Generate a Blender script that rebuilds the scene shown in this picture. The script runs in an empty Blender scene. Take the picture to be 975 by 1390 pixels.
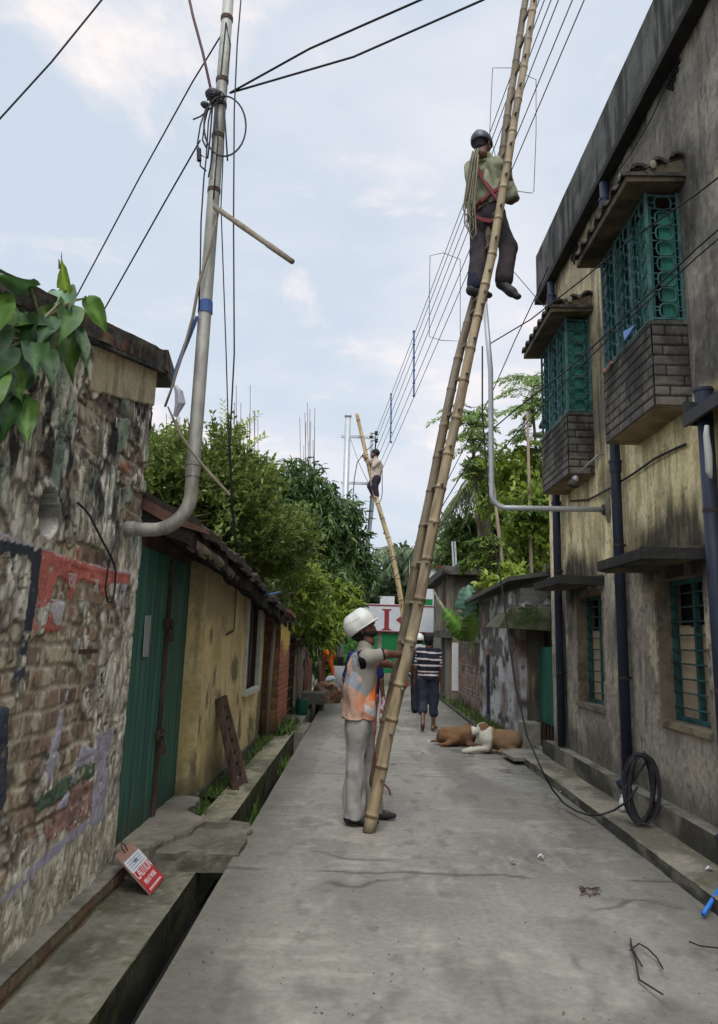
import bpy, math, random
import numpy as np
from mathutils import Matrix, Vector
R_ = math.radians
random.seed(7); rng = np.random.default_rng(11)
sc = bpy.context.scene; COL = sc.collection

# ---------------------------------------------------------------- camera
CH, FPX = 1.55, 1040.0           # eye height (m), focal length in pixels of a 975 wide frame
def cam_axes():
    d = np.array([491 - 487.5, -(866 - 650.0), -FPX]); d /= np.linalg.norm(d)
    t = R_(1.6); u = np.array([math.sin(t), math.cos(t), 0.0]); u -= u.dot(d) * d; u /= np.linalg.norm(u)
    return np.array([np.cross(d, u), d, u])
CM = cam_axes()
cd = bpy.data.cameras.new('camera'); cam = bpy.data.objects.new('camera', cd); COL.objects.link(cam)
mw = Matrix([list(CM[i]) + [0] for i in range(3)] + [[0, 0, 0, 1]]); mw.translation = (0, 0, CH)
cam.matrix_world = mw
cd.sensor_fit = 'HORIZONTAL'; cd.sensor_width = 36; cd.lens = 36 * FPX / 975
cd.shift_y = -45 / 975; cd.clip_start = 0.05; cd.clip_end = 3000
sc.camera = cam
def P(px, py, **k):
    """where the sight line of a pixel meets a plane of the place (X=, Y= or Z= in metres)"""
    r = CM @ np.array([px - 487.5, -(py - 650.0), -FPX]); o = np.array([0, 0, CH])
    if 'X' in k: t = k['X'] / r[0]
    elif 'Y' in k: t = k['Y'] / r[1]
    else: t = (k.get('Z', 0) - CH) / r[2]
    return o + t * r

# ---------------------------------------------------------------- sky, sun, exposure
SUN_EL, SUN_ROT = 58, 182
w = bpy.data.worlds.new('World'); sc.world = w; w.use_nodes = True
nt = w.node_tree; N = nt.nodes; L = nt.links; N.clear()
out = N.new('ShaderNodeOutputWorld'); bg = N.new('ShaderNodeBackground'); L.new(bg.outputs[0], out.inputs[0])
bg.inputs[1].default_value = 0.1
sky = N.new('ShaderNodeTexSky'); sky.sky_type = 'NISHITA'; sky.sun_disc = False
sky.sun_elevation = R_(SUN_EL); sky.sun_rotation = R_(SUN_ROT); sky.air_density = 1.3; sky.dust_density = 2.5
tc = N.new('ShaderNodeTexCoord')
sep = N.new('ShaderNodeSeparateXYZ'); L.new(tc.outputs['Generated'], sep.inputs[0])
ad = N.new('ShaderNodeMath'); ad.operation = 'ADD'; L.new(sep.outputs[2], ad.inputs[0]); ad.inputs[1].default_value = 0.35
mx_ = N.new('ShaderNodeMath'); mx_.operation = 'MAXIMUM'; L.new(ad.outputs[0], mx_.inputs[0]); mx_.inputs[1].default_value = 0.1
dv = N.new('ShaderNodeVectorMath'); dv.operation = 'DIVIDE'; L.new(tc.outputs['Generated'], dv.inputs[0])
cb = N.new('ShaderNodeCombineXYZ')
for i in range(3): L.new(mx_.outputs[0], cb.inputs[i])
L.new(cb.outputs[0], dv.inputs[1])
def sky_noise(scale, detail, rough, off, lo, hi):
    mp = N.new('ShaderNodeMapping'); mp.inputs['Location'].default_value = off; mp.inputs['Scale'].default_value = (1.0, 1.25, 0.6)
    L.new(dv.outputs[0], mp.inputs[0])
    n = N.new('ShaderNodeTexNoise'); n.inputs['Scale'].default_value = scale; n.inputs['Detail'].default_value = detail
    n.inputs['Roughness'].default_value = rough; n.inputs['Distortion'].default_value = 0.3
    L.new(mp.outputs[0], n.inputs['Vector'])
    r = N.new('ShaderNodeMapRange'); r.inputs[1].default_value = lo; r.inputs[2].default_value = hi; r.interpolation_type = 'SMOOTHSTEP'
    L.new(n.outputs[0], r.inputs[0]); return r
def mixc(f, a, b):
    m = N.new('ShaderNodeMix'); m.data_type = 'RGBA'; m.clamp_factor = True
    for s, v in ((m.inputs[0], f), (m.inputs[6], a), (m.inputs[7], b)):
        if hasattr(v, 'links') or isinstance(v, bpy.types.NodeSocket): L.new(v, s)
        else: s.default_value = v
    return m
veil = mixc(0.86, sky.outputs[0], (5.15, 5.75, 6.55, 1))                   # thin even cloud over the blue
c1 = sky_noise(1.5, 7, 0.55, (1.3, 0.2, 0.4), 0.40, 0.66)
m1 = mixc(c1.outputs[0], veil.outputs[2], (6.0, 6.2, 6.75, 1))         # pale grey-white banks
c2 = sky_noise(2.9, 9, 0.60, (4.1, 1.7, 0.0), 0.53, 0.74)
m2 = mixc(c2.outputs[0], m1.outputs[2], (7.8, 7.15, 6.95, 1))            # brighter, faintly warm tufts
# an overcast sky is brightest overhead and toward the veiled sun behind the camera
def mrange(src, a, b, c, d):
    r = N.new('ShaderNodeMapRange'); r.interpolation_type = 'SMOOTHSTEP'
    for i, v in zip((1, 2, 3, 4), (a, b, c, d)): r.inputs[i].default_value = v
    L.new(src, r.inputs[0]); return r
zb_ = mrange(sep.outputs[2], 0.70, 0.95, 1.0, 2.3); yb_ = mrange(sep.outputs[1], 0.0, -0.7, 1.0, 1.7)
mm = N.new('ShaderNodeMath'); mm.operation = 'MULTIPLY'; L.new(zb_.outputs[0], mm.inputs[0]); L.new(yb_.outputs[0], mm.inputs[1])
sc_n = N.new('ShaderNodeVectorMath'); sc_n.operation = 'SCALE'; L.new(m2.outputs[2], sc_n.inputs[0]); L.new(mm.outputs[0], sc_n.inputs['Scale'])
L.new(sc_n.outputs[0], bg.inputs[0])
sd = bpy.data.lights.new('sun', 'SUN'); sun = bpy.data.objects.new('sun', sd); COL.objects.link(sun)
sd.energy = 1.4; sd.angle = R_(30); sd.color = (1.0, 0.965, 0.92)
az = R_(SUN_ROT); el = R_(SUN_EL)
sv = Vector((math.sin(az) * math.cos(el), math.cos(az) * math.cos(el), math.sin(el)))
sun.rotation_euler = sv.to_track_quat('Z', 'Y').to_euler(); sun.location = (0, 0, 30)
sc.view_settings.view_transform = 'Standard'; sc.view_settings.look = 'None'
sc.view_settings.exposure = 0.46; sc.view_settings.gamma = 1.0
sc.render.engine = 'CYCLES'; sc.cycles.max_bounces = 6; sc.cycles.transparent_max_bounces = 8

# ---------------------------------------------------------------- numeric helpers
def lin(c):
    c = np.asarray(c, float) / 255.0
    return np.where(c <= 0.04045, c / 12.92, ((c + 0.055) / 1.055) ** 2.4)
def _h(i, j, k, s):
    n = (i.astype(np.int64) * 374761393 + j.astype(np.int64) * 668265263 + k.astype(np.int64) * 2147483647 + s * 974634777) & 0xFFFFFFFF
    n = ((n ^ (n >> 13)) * 1274126177) & 0xFFFFFFFF
    n = ((n ^ (n >> 16)) * 2246822519) & 0xFFFFFFFF
    return ((n ^ (n >> 15)) & 0xFFFFFF) / float(0xFFFFFF)
def vn(x, y, s=0):
    x = np.asarray(x, float); y = np.asarray(y, float)
    i = np.floor(x); j = np.floor(y); fx = x - i; fy = y - j; z = np.zeros_like(i)
    fx = fx * fx * (3 - 2 * fx); fy = fy * fy * (3 - 2 * fy)
    a = _h(i, j, z, s); b = _h(i + 1, j, z, s); c = _h(i, j + 1, z, s); d = _h(i + 1, j + 1, z, s)
    return (a * (1 - fx) + b * fx) * (1 - fy) + (c * (1 - fx) + d * fx) * fy
def fbm(x, y, s=0, o=4, g=0.5):
    t = 0; a = 1.0; q = 0
    for k in range(o):
        t = t + a * vn(x * 2 ** k, y * 2 ** k, s + k * 17); q += a; a *= g
    return t / q
def n3(p, f, s=0):
    p = p * f; i = np.floor(p); w_ = p - i; w_ = w_ * w_ * (3 - 2 * w_); r = 0
    for a in (0, 1):
        for b in (0, 1):
            for c in (0, 1):
                r = r + _h(i[..., 0] + a, i[..., 1] + b, i[..., 2] + c, s) * (w_[..., 0] if a else 1 - w_[..., 0]) * (w_[..., 1] if b else 1 - w_[..., 1]) * (w_[..., 2] if c else 1 - w_[..., 2])
    return r
def ss(x, a, b):
    t = np.clip((x - a) / (b - a), 0, 1); return t * t * (3 - 2 * t)
def inpoly(x, y, poly):
    r = np.zeros(np.shape(x), bool); n = len(poly)
    for k in range(n):
        x1, y1 = poly[k]; x2, y2 = poly[(k + 1) % n]
        if y1 == y2: continue
        c = ((y1 > y) != (y2 > y)) & (x < (x2 - x1) * (y - y1) / (y2 - y1) + x1); r ^= c
    return r
def mixn(a, b, t): return a + (b - a) * np.asarray(t)[..., None]

# ---------------------------------------------------------------- objects
def tag(o, label=None, cat=None, group=None, kind=None):
    if label: o['label'] = label
    if cat: o['category'] = cat
    if group: o['group'] = group
    if kind: o['kind'] = kind
    return o
def thing(name, label, cat, loc=(0, 0, 0), group=None, rz=0):
    o = bpy.data.objects.new(name, None); COL.objects.link(o); o.location = [float(v) for v in loc]; o.rotation_euler = (0, 0, rz)
    o.empty_display_size = 0.2
    return tag(o, label, cat, group)
def link_mesh(name, V, F, mat, parent=None, smooth=False, col=None, local=False, uvs=None):
    """V world coordinates (local=True: already in the parent's frame)"""
    V = np.asarray(V, float).reshape(-1, 3)
    me = bpy.data.meshes.new(name)
    if isinstance(F, np.ndarray):
        k = F.shape[1]; me.vertices.add(len(V)); me.vertices.foreach_set('co', V.ravel().astype(np.float32))
        me.loops.add(F.size); me.loops.foreach_set('vertex_index', F.ravel().astype(np.int32))
        me.polygons.add(len(F)); me.polygons.foreach_set('loop_start', np.arange(0, F.size, k, dtype=np.int32))
        me.polygons.foreach_set('loop_total', np.full(len(F), k, dtype=np.int32)); me.update(calc_edges=True)
    else:
        me.from_pydata(V.tolist(), [], F); me.update()
    if col is not None:
        a = me.attributes.new('Col', 'FLOAT_COLOR', 'POINT')
        c4 = np.ones((len(V), 4), np.float32); c4[:, :3] = col; a.data.foreach_set('color', c4.ravel())
    if smooth: me.polygons.foreach_set('use_smooth', np.ones(len(me.polygons), bool))
    me.materials.append(mat)
    o = bpy.data.objects.new(name, me); COL.objects.link(o)
    if parent is not None: o.parent = parent
    if not local:
        if parent is not None:
            base = Vector((0, 0, 0)); q = parent
            while q is not None: base += q.location; q = q.parent
            me.transform(Matrix.Translation(-base))
        elif len(V):
            b = Vector((float(V[:, 0].mean()), float(V[:, 1].mean()), float(V[:, 2].min())))
            me.transform(Matrix.Translation(-b)); o.location = b
    return o
def bevel(o, wd=0.006, seg=2):
    m = o.modifiers.new('bevel', 'BEVEL'); m.width = wd; m.segments = seg; m.limit_method = 'ANGLE'; m.angle_limit = R_(40); return o
class MB:
    def __init__(s): s.v = []; s.f = []
    def add(s, vs, fs):
        b = len(s.v); s.v += [tuple(float(c) for c in q) for q in vs]; s.f += [tuple(b + i for i in q) for q in fs]; return s
    def box(s, x0, x1, y0, y1, z0, z1):
        return s.hexa([(x0, y0, z0), (x1, y0, z0), (x1, y1, z0), (x0, y1, z0), (x0, y0, z1), (x1, y0, z1), (x1, y1, z1), (x0, y1, z1)])
    def hexa(s, v): return s.add(v, [(0, 3, 2, 1), (4, 5, 6, 7), (0, 1, 5, 4), (1, 2, 6, 5), (2, 3, 7, 6), (3, 0, 4, 7)])
    def bar(s, a, b, w1, w2, up=(0, 0, 1)):
        """rectangular bar from a to b, section w1 (across) x w2 (along up)"""
        a = Vector(a); b = Vector(b); d = (b - a).normalized(); u = Vector(up)
        r = d.cross(u)
        if r.length < 1e-4: r = d.cross(Vector((1, 0, 0)))
        r.normalize(); u = r.cross(d).normalized()
        c = [(-1, -1), (1, -1), (1, 1), (-1, 1)]
        v = [q + r * (i * w1 / 2) + u * (j * w2 / 2) for q in (a, b) for i, j in c]
        return s.add(v, [(3, 2, 1, 0), (4, 5, 6, 7), (0, 1, 5, 4), (1, 2, 6, 5), (2, 3, 7, 6), (3, 0, 4, 7)])
    def tube(s, pts, rad, n=8, cap=True, closed=False):
        pts = [Vector([float(c) for c in p]) for p in pts]
        m = len(pts); rad = rad if hasattr(rad, '__len__') else [rad] * m
        t0 = (pts[1] - pts[0]).normalized(); r = t0.orthogonal().normalized(); vs = []
        for i in range(m):
            if closed: t = (pts[(i + 1) % m] - pts[i - 1]).normalized()
            else: t = (pts[min(i + 1, m - 1)] - pts[max(i - 1, 0)]).normalized()
            r = (r - t * r.dot(t)); r = r.normalized() if r.length > 1e-6 else t.orthogonal().normalized()
            q = t.cross(r)
            for k in range(n):
                a = 2 * math.pi * k / n; vs.append(pts[i] + (r * math.cos(a) + q * math.sin(a)) * rad[i])
        fs = [(i * n + k, i * n + (k + 1) % n, (i + 1) * n + (k + 1) % n, (i + 1) * n + k) for i in range(m - 1) for k in range(n)]
        if closed: fs += [((m - 1) * n + k, (m - 1) * n + (k + 1) % n, (k + 1) % n, k) for k in range(n)]
        elif cap: fs += [tuple(range(n - 1, -1, -1)), tuple(range((m - 1) * n, m * n))]
        return s.add(vs, fs)
    def prism(s, poly, d):
        n = len(poly); d = Vector(d); p = [Vector([float(c) for c in q]) for q in poly]
        return s.add(p + [q + d for q in p], [tuple(range(n - 1, -1, -1)), tuple(range(n, 2 * n))] + [(i, (i + 1) % n, n + (i + 1) % n, n + i) for i in range(n)])
    def quad(s, a, b, c, d): return s.add([a, b, c, d], [(0, 1, 2, 3)])
    def ell(s, c, r, n=12, m=8):
        c = Vector([float(x) for x in c]); r = r if hasattr(r, '__len__') else (r, r, r)
        vs = [c + Vector((0, 0, -r[2]))]
        for i in range(1, m):
            a = -math.pi / 2 + math.pi * i / m
            for k in range(n):
                b = 2 * math.pi * k / n; vs.append(c + Vector((r[0] * math.cos(a) * math.cos(b), r[1] * math.cos(a) * math.sin(b), r[2] * math.sin(a))))
        vs.append(c + Vector((0, 0, r[2]))); e = len(vs) - 1
        fs = [(0, 1 + (k + 1) % n, 1 + k) for k in range(n)]
        fs += [(1 + (i - 1) * n + k, 1 + (i - 1) * n + (k + 1) % n, 1 + i * n + (k + 1) % n, 1 + i * n + k) for i in range(1, m - 1) for k in range(n)]
        fs += [(1 + (m - 2) * n + k, 1 + (m - 2) * n + (k + 1) % n, e) for k in range(n)]
        return s.add(vs, fs)
    def wobble(s, a, f, seed=0):
        v = np.array(s.v)
        for k in range(3): v[:, k] += (n3(v, f, seed + k * 7) - 0.5) * 2 * a
        s.v = [tuple(q) for q in v]; return s
    def build(s, name, mat, parent=None, smooth=False, bev=0, local=False):
        o = link_mesh(name, s.v, s.f, mat, parent, smooth, local=local)
        if bev: bevel(o, bev)
        return o
def one(o, label, cat, group=None): return tag(o, label, cat, group)
def structure(o): return tag(o, kind='structure')
def text_mesh(body, size, extrude=0.0):
    cu = bpy.data.curves.new('lettering', 'FONT'); cu.body = body; cu.size = size; cu.extrude = extrude; cu.align_x = 'CENTER'; cu.align_y = 'CENTER'
    o = bpy.data.objects.new('lettering', cu); COL.objects.link(o)
    bpy.context.view_layer.update()
    me = bpy.data.meshes.new_from_object(o.evaluated_get(bpy.context.evaluated_depsgraph_get())); bpy.data.objects.remove(o)
    V = np.zeros(len(me.vertices) * 3); me.vertices.foreach_get('co', V); F = [tuple(p.vertices) for p in me.polygons]
    bpy.data.meshes.remove(me)
    return V.reshape(-1, 3), F
def place_text(mb, body, size, O, U, Vv, sx=1.0, extrude=0.0):
    v, f = text_mesh(body, size, extrude)
    O = np.array(O, float); U = np.array(U, float); Vv = np.array(Vv, float); Nn = np.cross(U, Vv)
    mb.add([O + U * q[0] * sx + Vv * q[1] + Nn * q[2] for q in v], f)

# ---------------------------------------------------------------- materials
MATS = {}
def mat(name, c, rough=0.8, var=0.25, scale=6.0, bump=0.0, bscale=40.0, metal=0.0, attr=False, stretch=(1, 1, 1), transl=0.0, c2=None, spec=0.3, dirt=0.0):
    if name in MATS: return MATS[name]
    m = bpy.data.materials.new(name); m.use_nodes = True; t = m.node_tree; n = t.nodes; l = t.links
    b = n['Principled BSDF']; b.inputs['Roughness'].default_value = rough; b.inputs['Metallic'].default_value = metal
    b.inputs['Specular IOR Level'].default_value = spec
    tcd = n.new('ShaderNodeTexCoord'); mp = n.new('ShaderNodeMapping'); mp.inputs['Scale'].default_value = stretch
    l.new(tcd.outputs['Object'], mp.inputs[0])
    n1 = n.new('ShaderNodeTexNoise'); n1.inputs['Scale'].default_value = scale; n1.inputs['Detail'].default_value = 6; n1.inputs['Roughness'].default_value = 0.65
    l.new(mp.outputs[0], n1.inputs['Vector'])
    r = n.new('ShaderNodeMapRange'); r.inputs[1].default_value = 0.3; r.inputs[2].default_value = 0.7
    r.inputs[3].default_value = 1 - var; r.inputs[4].default_value = 1 + var; l.new(n1.outputs[0], r.inputs[0])
    mul = n.new('ShaderNodeVectorMath'); mul.operation = 'SCALE'; l.new(r.outputs[0], mul.inputs['Scale'])
    if attr:
        a = n.new('ShaderNodeAttribute'); a.attribute_name = 'Col'; l.new(a.outputs['Color'], mul.inputs[0])
    elif c2 is not None:
        n2 = n.new('ShaderNodeTexNoise'); n2.inputs['Scale'].default_value = scale * 0.45; n2.inputs['Detail'].default_value = 8; n2.inputs['Roughness'].default_value = 0.7
        l.new(mp.outputs[0], n2.inputs['Vector'])
        r2 = n.new('ShaderNodeMapRange'); r2.inputs[1].default_value = 0.45; r2.inputs[2].default_value = 0.6; l.new(n2.outputs[0], r2.inputs[0])
        mc = n.new('ShaderNodeMix'); mc.data_type = 'RGBA'; l.new(r2.outputs[0], mc.inputs[0])
        mc.inputs[6].default_value = (*c, 1); mc.inputs[7].default_value = (*c2, 1); l.new(mc.outputs[2], mul.inputs[0])
    else: mul.inputs[0].default_value = c
    l.new(mul.outputs[0], b.inputs['Base Color'])
    if bump:
        n3_ = n.new('ShaderNodeTexNoise'); n3_.inputs['Scale'].default_value = bscale; n3_.inputs['Detail'].default_value = 8; n3_.inputs['Roughness'].default_value = 0.7
        l.new(mp.outputs[0], n3_.inputs['Vector'])
        bp = n.new('ShaderNodeBump'); bp.inputs['Strength'].default_value = bump; bp.inputs['Distance'].default_value = 0.02
        l.new(n3_.outputs[0], bp.inputs['Height']); l.new(bp.outputs[0], b.inputs['Normal'])
    if transl:
        tr = n.new('ShaderNodeBsdfTranslucent'); l.new(mul.outputs[0], tr.inputs[0]); ms = n.new('ShaderNodeMixShader'); ms.inputs[0].default_value = transl
        l.new(b.outputs[0], ms.inputs[1]); l.new(tr.outputs[0], ms.inputs[2]); l.new(ms.outputs[0], n['Material Output'].inputs[0])
    MATS[name] = m; return m
M_PAINT = mat('weathered_plaster', (1, 1, 1), 0.9, 0.22, 22, 0.55, 60, attr=True, spec=0.2)
M_ROAD = mat('worn_concrete', (1, 1, 1), 0.85, 0.16, 24, 0.45, 90, attr=True, spec=0.25)
M_CONC = mat('old_concrete', tuple(lin((136, 131, 118))), 0.9, 0.3, 5, 0.6, 45, c2=tuple(lin((98, 96, 84))))
M_MOSS = mat('mossy_concrete', tuple(lin((92, 92, 74))), 0.95, 0.35, 7, 0.7, 40, c2=tuple(lin((60, 66, 42))))
M_DARKCONC = mat('mouldy_concrete', tuple(lin((88, 85, 78))), 0.95, 0.35, 6, 0.6, 40, c2=tuple(lin((44, 43, 40))))
M_GALV = mat('galvanised_steel', tuple(lin((176, 180, 182))), 0.45, 0.12, 14, 0.1, 60, metal=0.35, stretch=(1, 1, 0.3))
M_GALVOLD = mat('weathered_galvanised_pipe', tuple(lin((158, 156, 148))), 0.55, 0.2, 10, 0.15, 60, metal=0.25, c2=tuple(lin((120, 116, 106))), stretch=(1, 1, 0.3))
M_WIRE = mat('black_cable', tuple(lin((40, 40, 44))), 0.6, 0.1, 10)
M_WIREG = mat('aluminium_wire', tuple(lin((72, 76, 88))), 0.5, 0.1, 10, metal=0.3)
M_BAMBOO = mat('bamboo', (1, 1, 1), 0.6, 0.34, 9, 0.3, 60, attr=True, stretch=(1, 1, 0.15), spec=0.35)
M_WOOD = mat('old_dark_wood', tuple(lin((92, 72, 62))), 0.85, 0.3, 12, 0.5, 50, c2=tuple(lin((60, 46, 40))), stretch=(1, 1, 0.2))
M_GREYWOOD = mat('grey_wood', tuple(lin((118, 108, 92))), 0.85, 0.25, 14, 0.4, 50, stretch=(1, 1, 0.15))
M_GREEN = mat('green_painted_wood', (1, 1, 1), 0.6, 0.2, 9, 0.3, 50, attr=True, stretch=(1, 1, 0.12))
M_TEAL = mat('teal_painted_metal', tuple(lin((48, 92, 90))), 0.6, 0.3, 12, 0.3, 40, c2=tuple(lin((36, 66, 66))))
M_TEALB = mat('teal_painted_boards', tuple(lin((32, 104, 84))), 0.6, 0.25, 6, 0.2, 30, c2=tuple(lin((24, 78, 68))), stretch=(1, 1, 0.2))
M_PIPE = mat('dark_blue_grey_pipe', tuple(lin((44, 52, 68))), 0.5, 0.2, 8, 0.1, 40, stretch=(1, 1, 0.3), c2=tuple(lin((36, 40, 52))))
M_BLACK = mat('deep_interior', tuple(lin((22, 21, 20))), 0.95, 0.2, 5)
M_IRON = mat('rusty_iron', tuple(lin((74, 56, 46))), 0.8, 0.3, 20, 0.4, 60)
M_WHITE = mat('white_paint', tuple(lin((205, 205, 205))), 0.6, 0.1, 6)
M_PAINTLOOK = mat('painted_part', (1, 1, 1), 0.75, 0.12, 14, 0.2, 60, attr=True)
M_CLOTH = mat('cloth', (1, 1, 1), 0.9, 0.12, 14, 0.9, 9, attr=True, spec=0.12, stretch=(1, 1, .6))
M_SKIN = mat('skin', tuple(lin((98, 66, 50))), 0.5, 0.1, 12, spec=0.4)

# painted relief panel: fn(u, v) -> (rgb, height)
def panel(name, O, U, V, N_, su, sv, step, fn, mt, parent=None, holes=(), smooth=True, ustep=None):
    nu = max(2, int(su / (ustep or step))); nv = max(2, int(sv / step))
    u = np.linspace(0, su, nu + 1); v = np.linspace(0, sv, nv + 1); uu, vv = np.meshgrid(u, v)
    # snap grid to hole edges
    c, h = fn(uu, vv)
    for (a, b, c0, d) in holes:
        iu = [np.argmin(abs(u - q)) for q in (a, b)]; iv = [np.argmin(abs(v - q)) for q in (c0, d)]
        for i, q in zip(iu, (a, b)): uu[:, i] = q
        for i, q in zip(iv, (c0, d)): vv[i, :] = q
    O = np.array(O, float); U = np.array(U, float); V = np.array(V, float); N_ = np.array(N_, float)
    X = O + uu[..., None] * U + vv[..., None] * V + h[..., None] * N_
    idx = np.arange((nu + 1) * (nv + 1)).reshape(nv + 1, nu + 1)
    F = np.stack([idx[:-1, :-1], idx[:-1, 1:], idx[1:, 1:], idx[1:, :-1]], -1).reshape(-1, 4)
    if np.dot(np.cross(U, V), N_) < 0: F = F[:, ::-1]
    if holes:
        cu = (uu[:-1, :-1] + uu[1:, 1:]).ravel() / 2; cv = (vv[:-1, :-1] + vv[1:, 1:]).ravel() / 2
        keep = np.ones(len(F), bool)
        for (a, b, c0, d) in holes: keep &= ~((cu > a) & (cu < b) & (cv > c0) & (cv < d))
        F = F[keep]
    return link_mesh(name, X.reshape(-1, 3), np.ascontiguousarray(F), mt, parent, smooth, col=np.clip(c, 0.005, 0.95).reshape(-1, 3))
def bricks(u, v, bw, bh, s=0, mo=0.012, wob=0.006):
    u = u + (fbm(u * 9, v * 9, s, 2) - .5) * wob * 2; v = v + (fbm(u * 7, v * 7, s + 5, 2) - .5) * wob * 2
    r = np.floor(v / bh); uo = u + (r % 2) * bw / 2 + _h(r, r * 0, r * 0, s + 3) * bw * .25; cidx = np.floor(uo / bw)
    du = np.minimum(uo - cidx * bw, (cidx + 1) * bw - uo); dv_ = np.minimum(v - r * bh, (r + 1) * bh - v)
    e = np.minimum(du, dv_); return ss(e, mo * .4, mo * 1.2), _h(cidx, r, r * 0, s), _h(cidx, r, r * 0, s + 1)
def solid(name, x0, x1, y0, y1, z0, z1, mt, parent=None, bev=0):
    return MB().box(x0, x1, y0, y1, z0, z1).build(name, mt, parent, bev=bev)
# ================================================================ GROUND
XW, XB = -1.68, 2.65        # faces of the left wall and of the right-hand house
structure(MB().box(-300, 300, -40, 900, -0.9, -0.46).build('ground', mat('earth', tuple(lin((92, 86, 66))), 0.95, 0.3, 2, 0.4, 20, c2=tuple(lin((66, 74, 44))))))
def road_fn(x0, y0):
    def f(u, v):
        x = u + x0; y = v + y0
        big = fbm(x * .8, y * .5, 3, 4); fine = fbm(x * 9, y * 5, 9, 4); sc_ = fbm(x * 14, y * 5.5, 21, 4)
        c = mixn(lin((118, 115, 107)), lin((136, 132, 123)), ss(big, .35, .65))
        sk = fbm(x * 5, y * 13, 27, 4); c = mixn(c, lin((160, 155, 144)), ss(sk, .56, .7) * .6 * ss(fbm(x * 1.1, y * .8, 71, 3), .4, .6)); c = mixn(c, lin((156, 151, 141)), ss(sc_, .58, .74) * .45)
        c = mixn(c, lin((94, 91, 84)), ss(fine, .6, .78) * .5)
        # damp darker strips beside the drain and the kerb
        edge = ss(-x, .25 + .25 * (fbm(y * 1.3, x * 2, 5, 3) - .5), .85) + ss(x, 1.6 + .5 * (fbm(y * .9, x, 6, 3) - .5), 2.2)
        c = mixn(c, lin((92, 90, 80)), np.clip(edge, 0, 1) * .65)
        # casting joints and wandering hairline cracks
        h = (fbm(x * 2.2, y * 2.2, 8, 4) - .5) * .012 + (sc_ - .5) * .003
        for yj in (5.62, 9.4, 13.3, 17.5, 21.0):
            dj = abs(y - yj - (fbm(x * 3, x * 0 + yj, 2, 3) - .5) * .12); m = 1 - ss(dj, .006, .03)
            c = mixn(c, lin((58, 56, 52)), m * .8 * ss(fbm(x * 2, y * 0 + yj, 12, 2), .38, .5)); h = h - m * .004
        for sd_, fx in ((31, .35), (47, .28)):
            q = abs(fbm(x * fx + 3, y * fx, sd_, 5) - .5); m = (1 - ss(q, .0012, .005)) * ss(fbm(x, y, sd_ + 2, 2), .5, .62)
            c = mixn(c, lin((52, 50, 46)), m * .6)
        # damp smudges, drips and patches of dust
        for sx, sy, r in ((.55, 5.0, .35), (1.5, 6.4, .45), (.2, 8.2, .5), (1.3, 4.6, .3), (-.3, 6.2, .4), (.9, 10.4, .7), (.2, 13.5, .8)):
            m = 1 - ss(np.hypot(x - sx, (y - sy) * .8) + (fbm(x * 3, y * 3, 77, 3) - .5) * r, r * .4, r)
            c = mixn(c, lin((100, 97, 90)), m * .3)
        for px_, py_, a_, b_ in ((.9, 7.3, .55, .35), (-.35, 10.2, .4, .6), (1.6, 9.0, .4, .5)):
            m = 1 - ss(np.maximum(abs(x - px_) / a_, abs(y - py_) / b_) + (fbm(x * 4, y * 4, 91, 3) - .5) * .35, .9, .97); c = mixn(c, lin((126, 124, 118)), m * .45)
        c = mixn(c, lin((84, 81, 74)), ss(fbm(x * 1.6, y * .6, 95, 4), .56, .7) * .45)
        return c, h
    return f
road = structure(panel('road', (-0.87, -2, 0), (1, 0, 0), (0, 1, 0), (0, 0, 1), 3.03, 26, .03, road_fn(-0.87, -2), M_ROAD))
structure(MB().box(-0.872, 2.162, -2, 24, -.46, -.016).build('road_bed', M_MOSS))
structure(MB().box(-40, 40, 24.003, 30, -.46, -.004).build('cross_street', M_CONC))

def ledge_fn(seed, base=(120, 116, 102), moss=.5):
    def f(u, v):
        a = fbm(u * 3, v * 2.2, seed, 4); b = fbm(u * 14, v * 10, seed + 3, 4)
        c = mixn(lin(base), lin((88, 86, 72)), ss(a, .4, .65) * .8); c = mixn(c, lin((70, 74, 46)), ss(b, .55, .75) * moss)
        c = mixn(c, lin((150, 144, 128)), ss(fbm(u * 20, v * 14, seed + 9, 3), .62, .8) * .5)
        return c, (a - .5) * .015 + (b - .5) * .006
    return f
# near ledge (left), its mossy drain face, drain floor
structure(panel('pavement', (-1.72, -2, -.10), (1, 0, 0), (0, 1, 0), (0, 0, 1), .6, 8.0, .02, ledge_fn(40), M_PAINT))
def face_fn(u, v):
    a = fbm(u * 2.5, v * 6, 51, 4); s_ = fbm(u * 12, v * 1.4, 55, 4)
    c = mixn(lin((84, 84, 66)), lin((60, 62, 44)), ss(a, .35, .6)); c = mixn(c, lin((108, 112, 52)), ss(s_, .56, .74) * ss(v, .1, .35) * .8)
    c = mixn(c, lin((44, 42, 36)), ss(.28 - v + (a - .5) * .3, 0, .2)); return c, (a - .5) * .02
structure(panel('drain_wall', (-1.12, -2, -.5), (0, 1, 0), (0, 0, 1), (1, 0, 0), 8.0, .402, .02, face_fn, M_PAINT))
structure(MB().box(-1.70, -1.14, -2, 5.99, -.46, -.125).build('pavement_core', M_MOSS))
def roadside_fn(u, v):
    a = fbm(u * 2.5, v * 6, 61, 4); c = mixn(lin((92, 90, 74)), lin((54, 54, 42)), ss(a, .35, .6)); c = mixn(c, lin((96, 104, 50)), ss(fbm(u * 4, v * 5, 66, 3), .6, .75) * .7); return c, (a - .5) * .02
structure(panel('drain_wall', (-.874, -2, -.46), (0, 1, 0), (0, 0, 1), (-1, 0, 0), 26, .45, .03, roadside_fn, M_PAINT))
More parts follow.
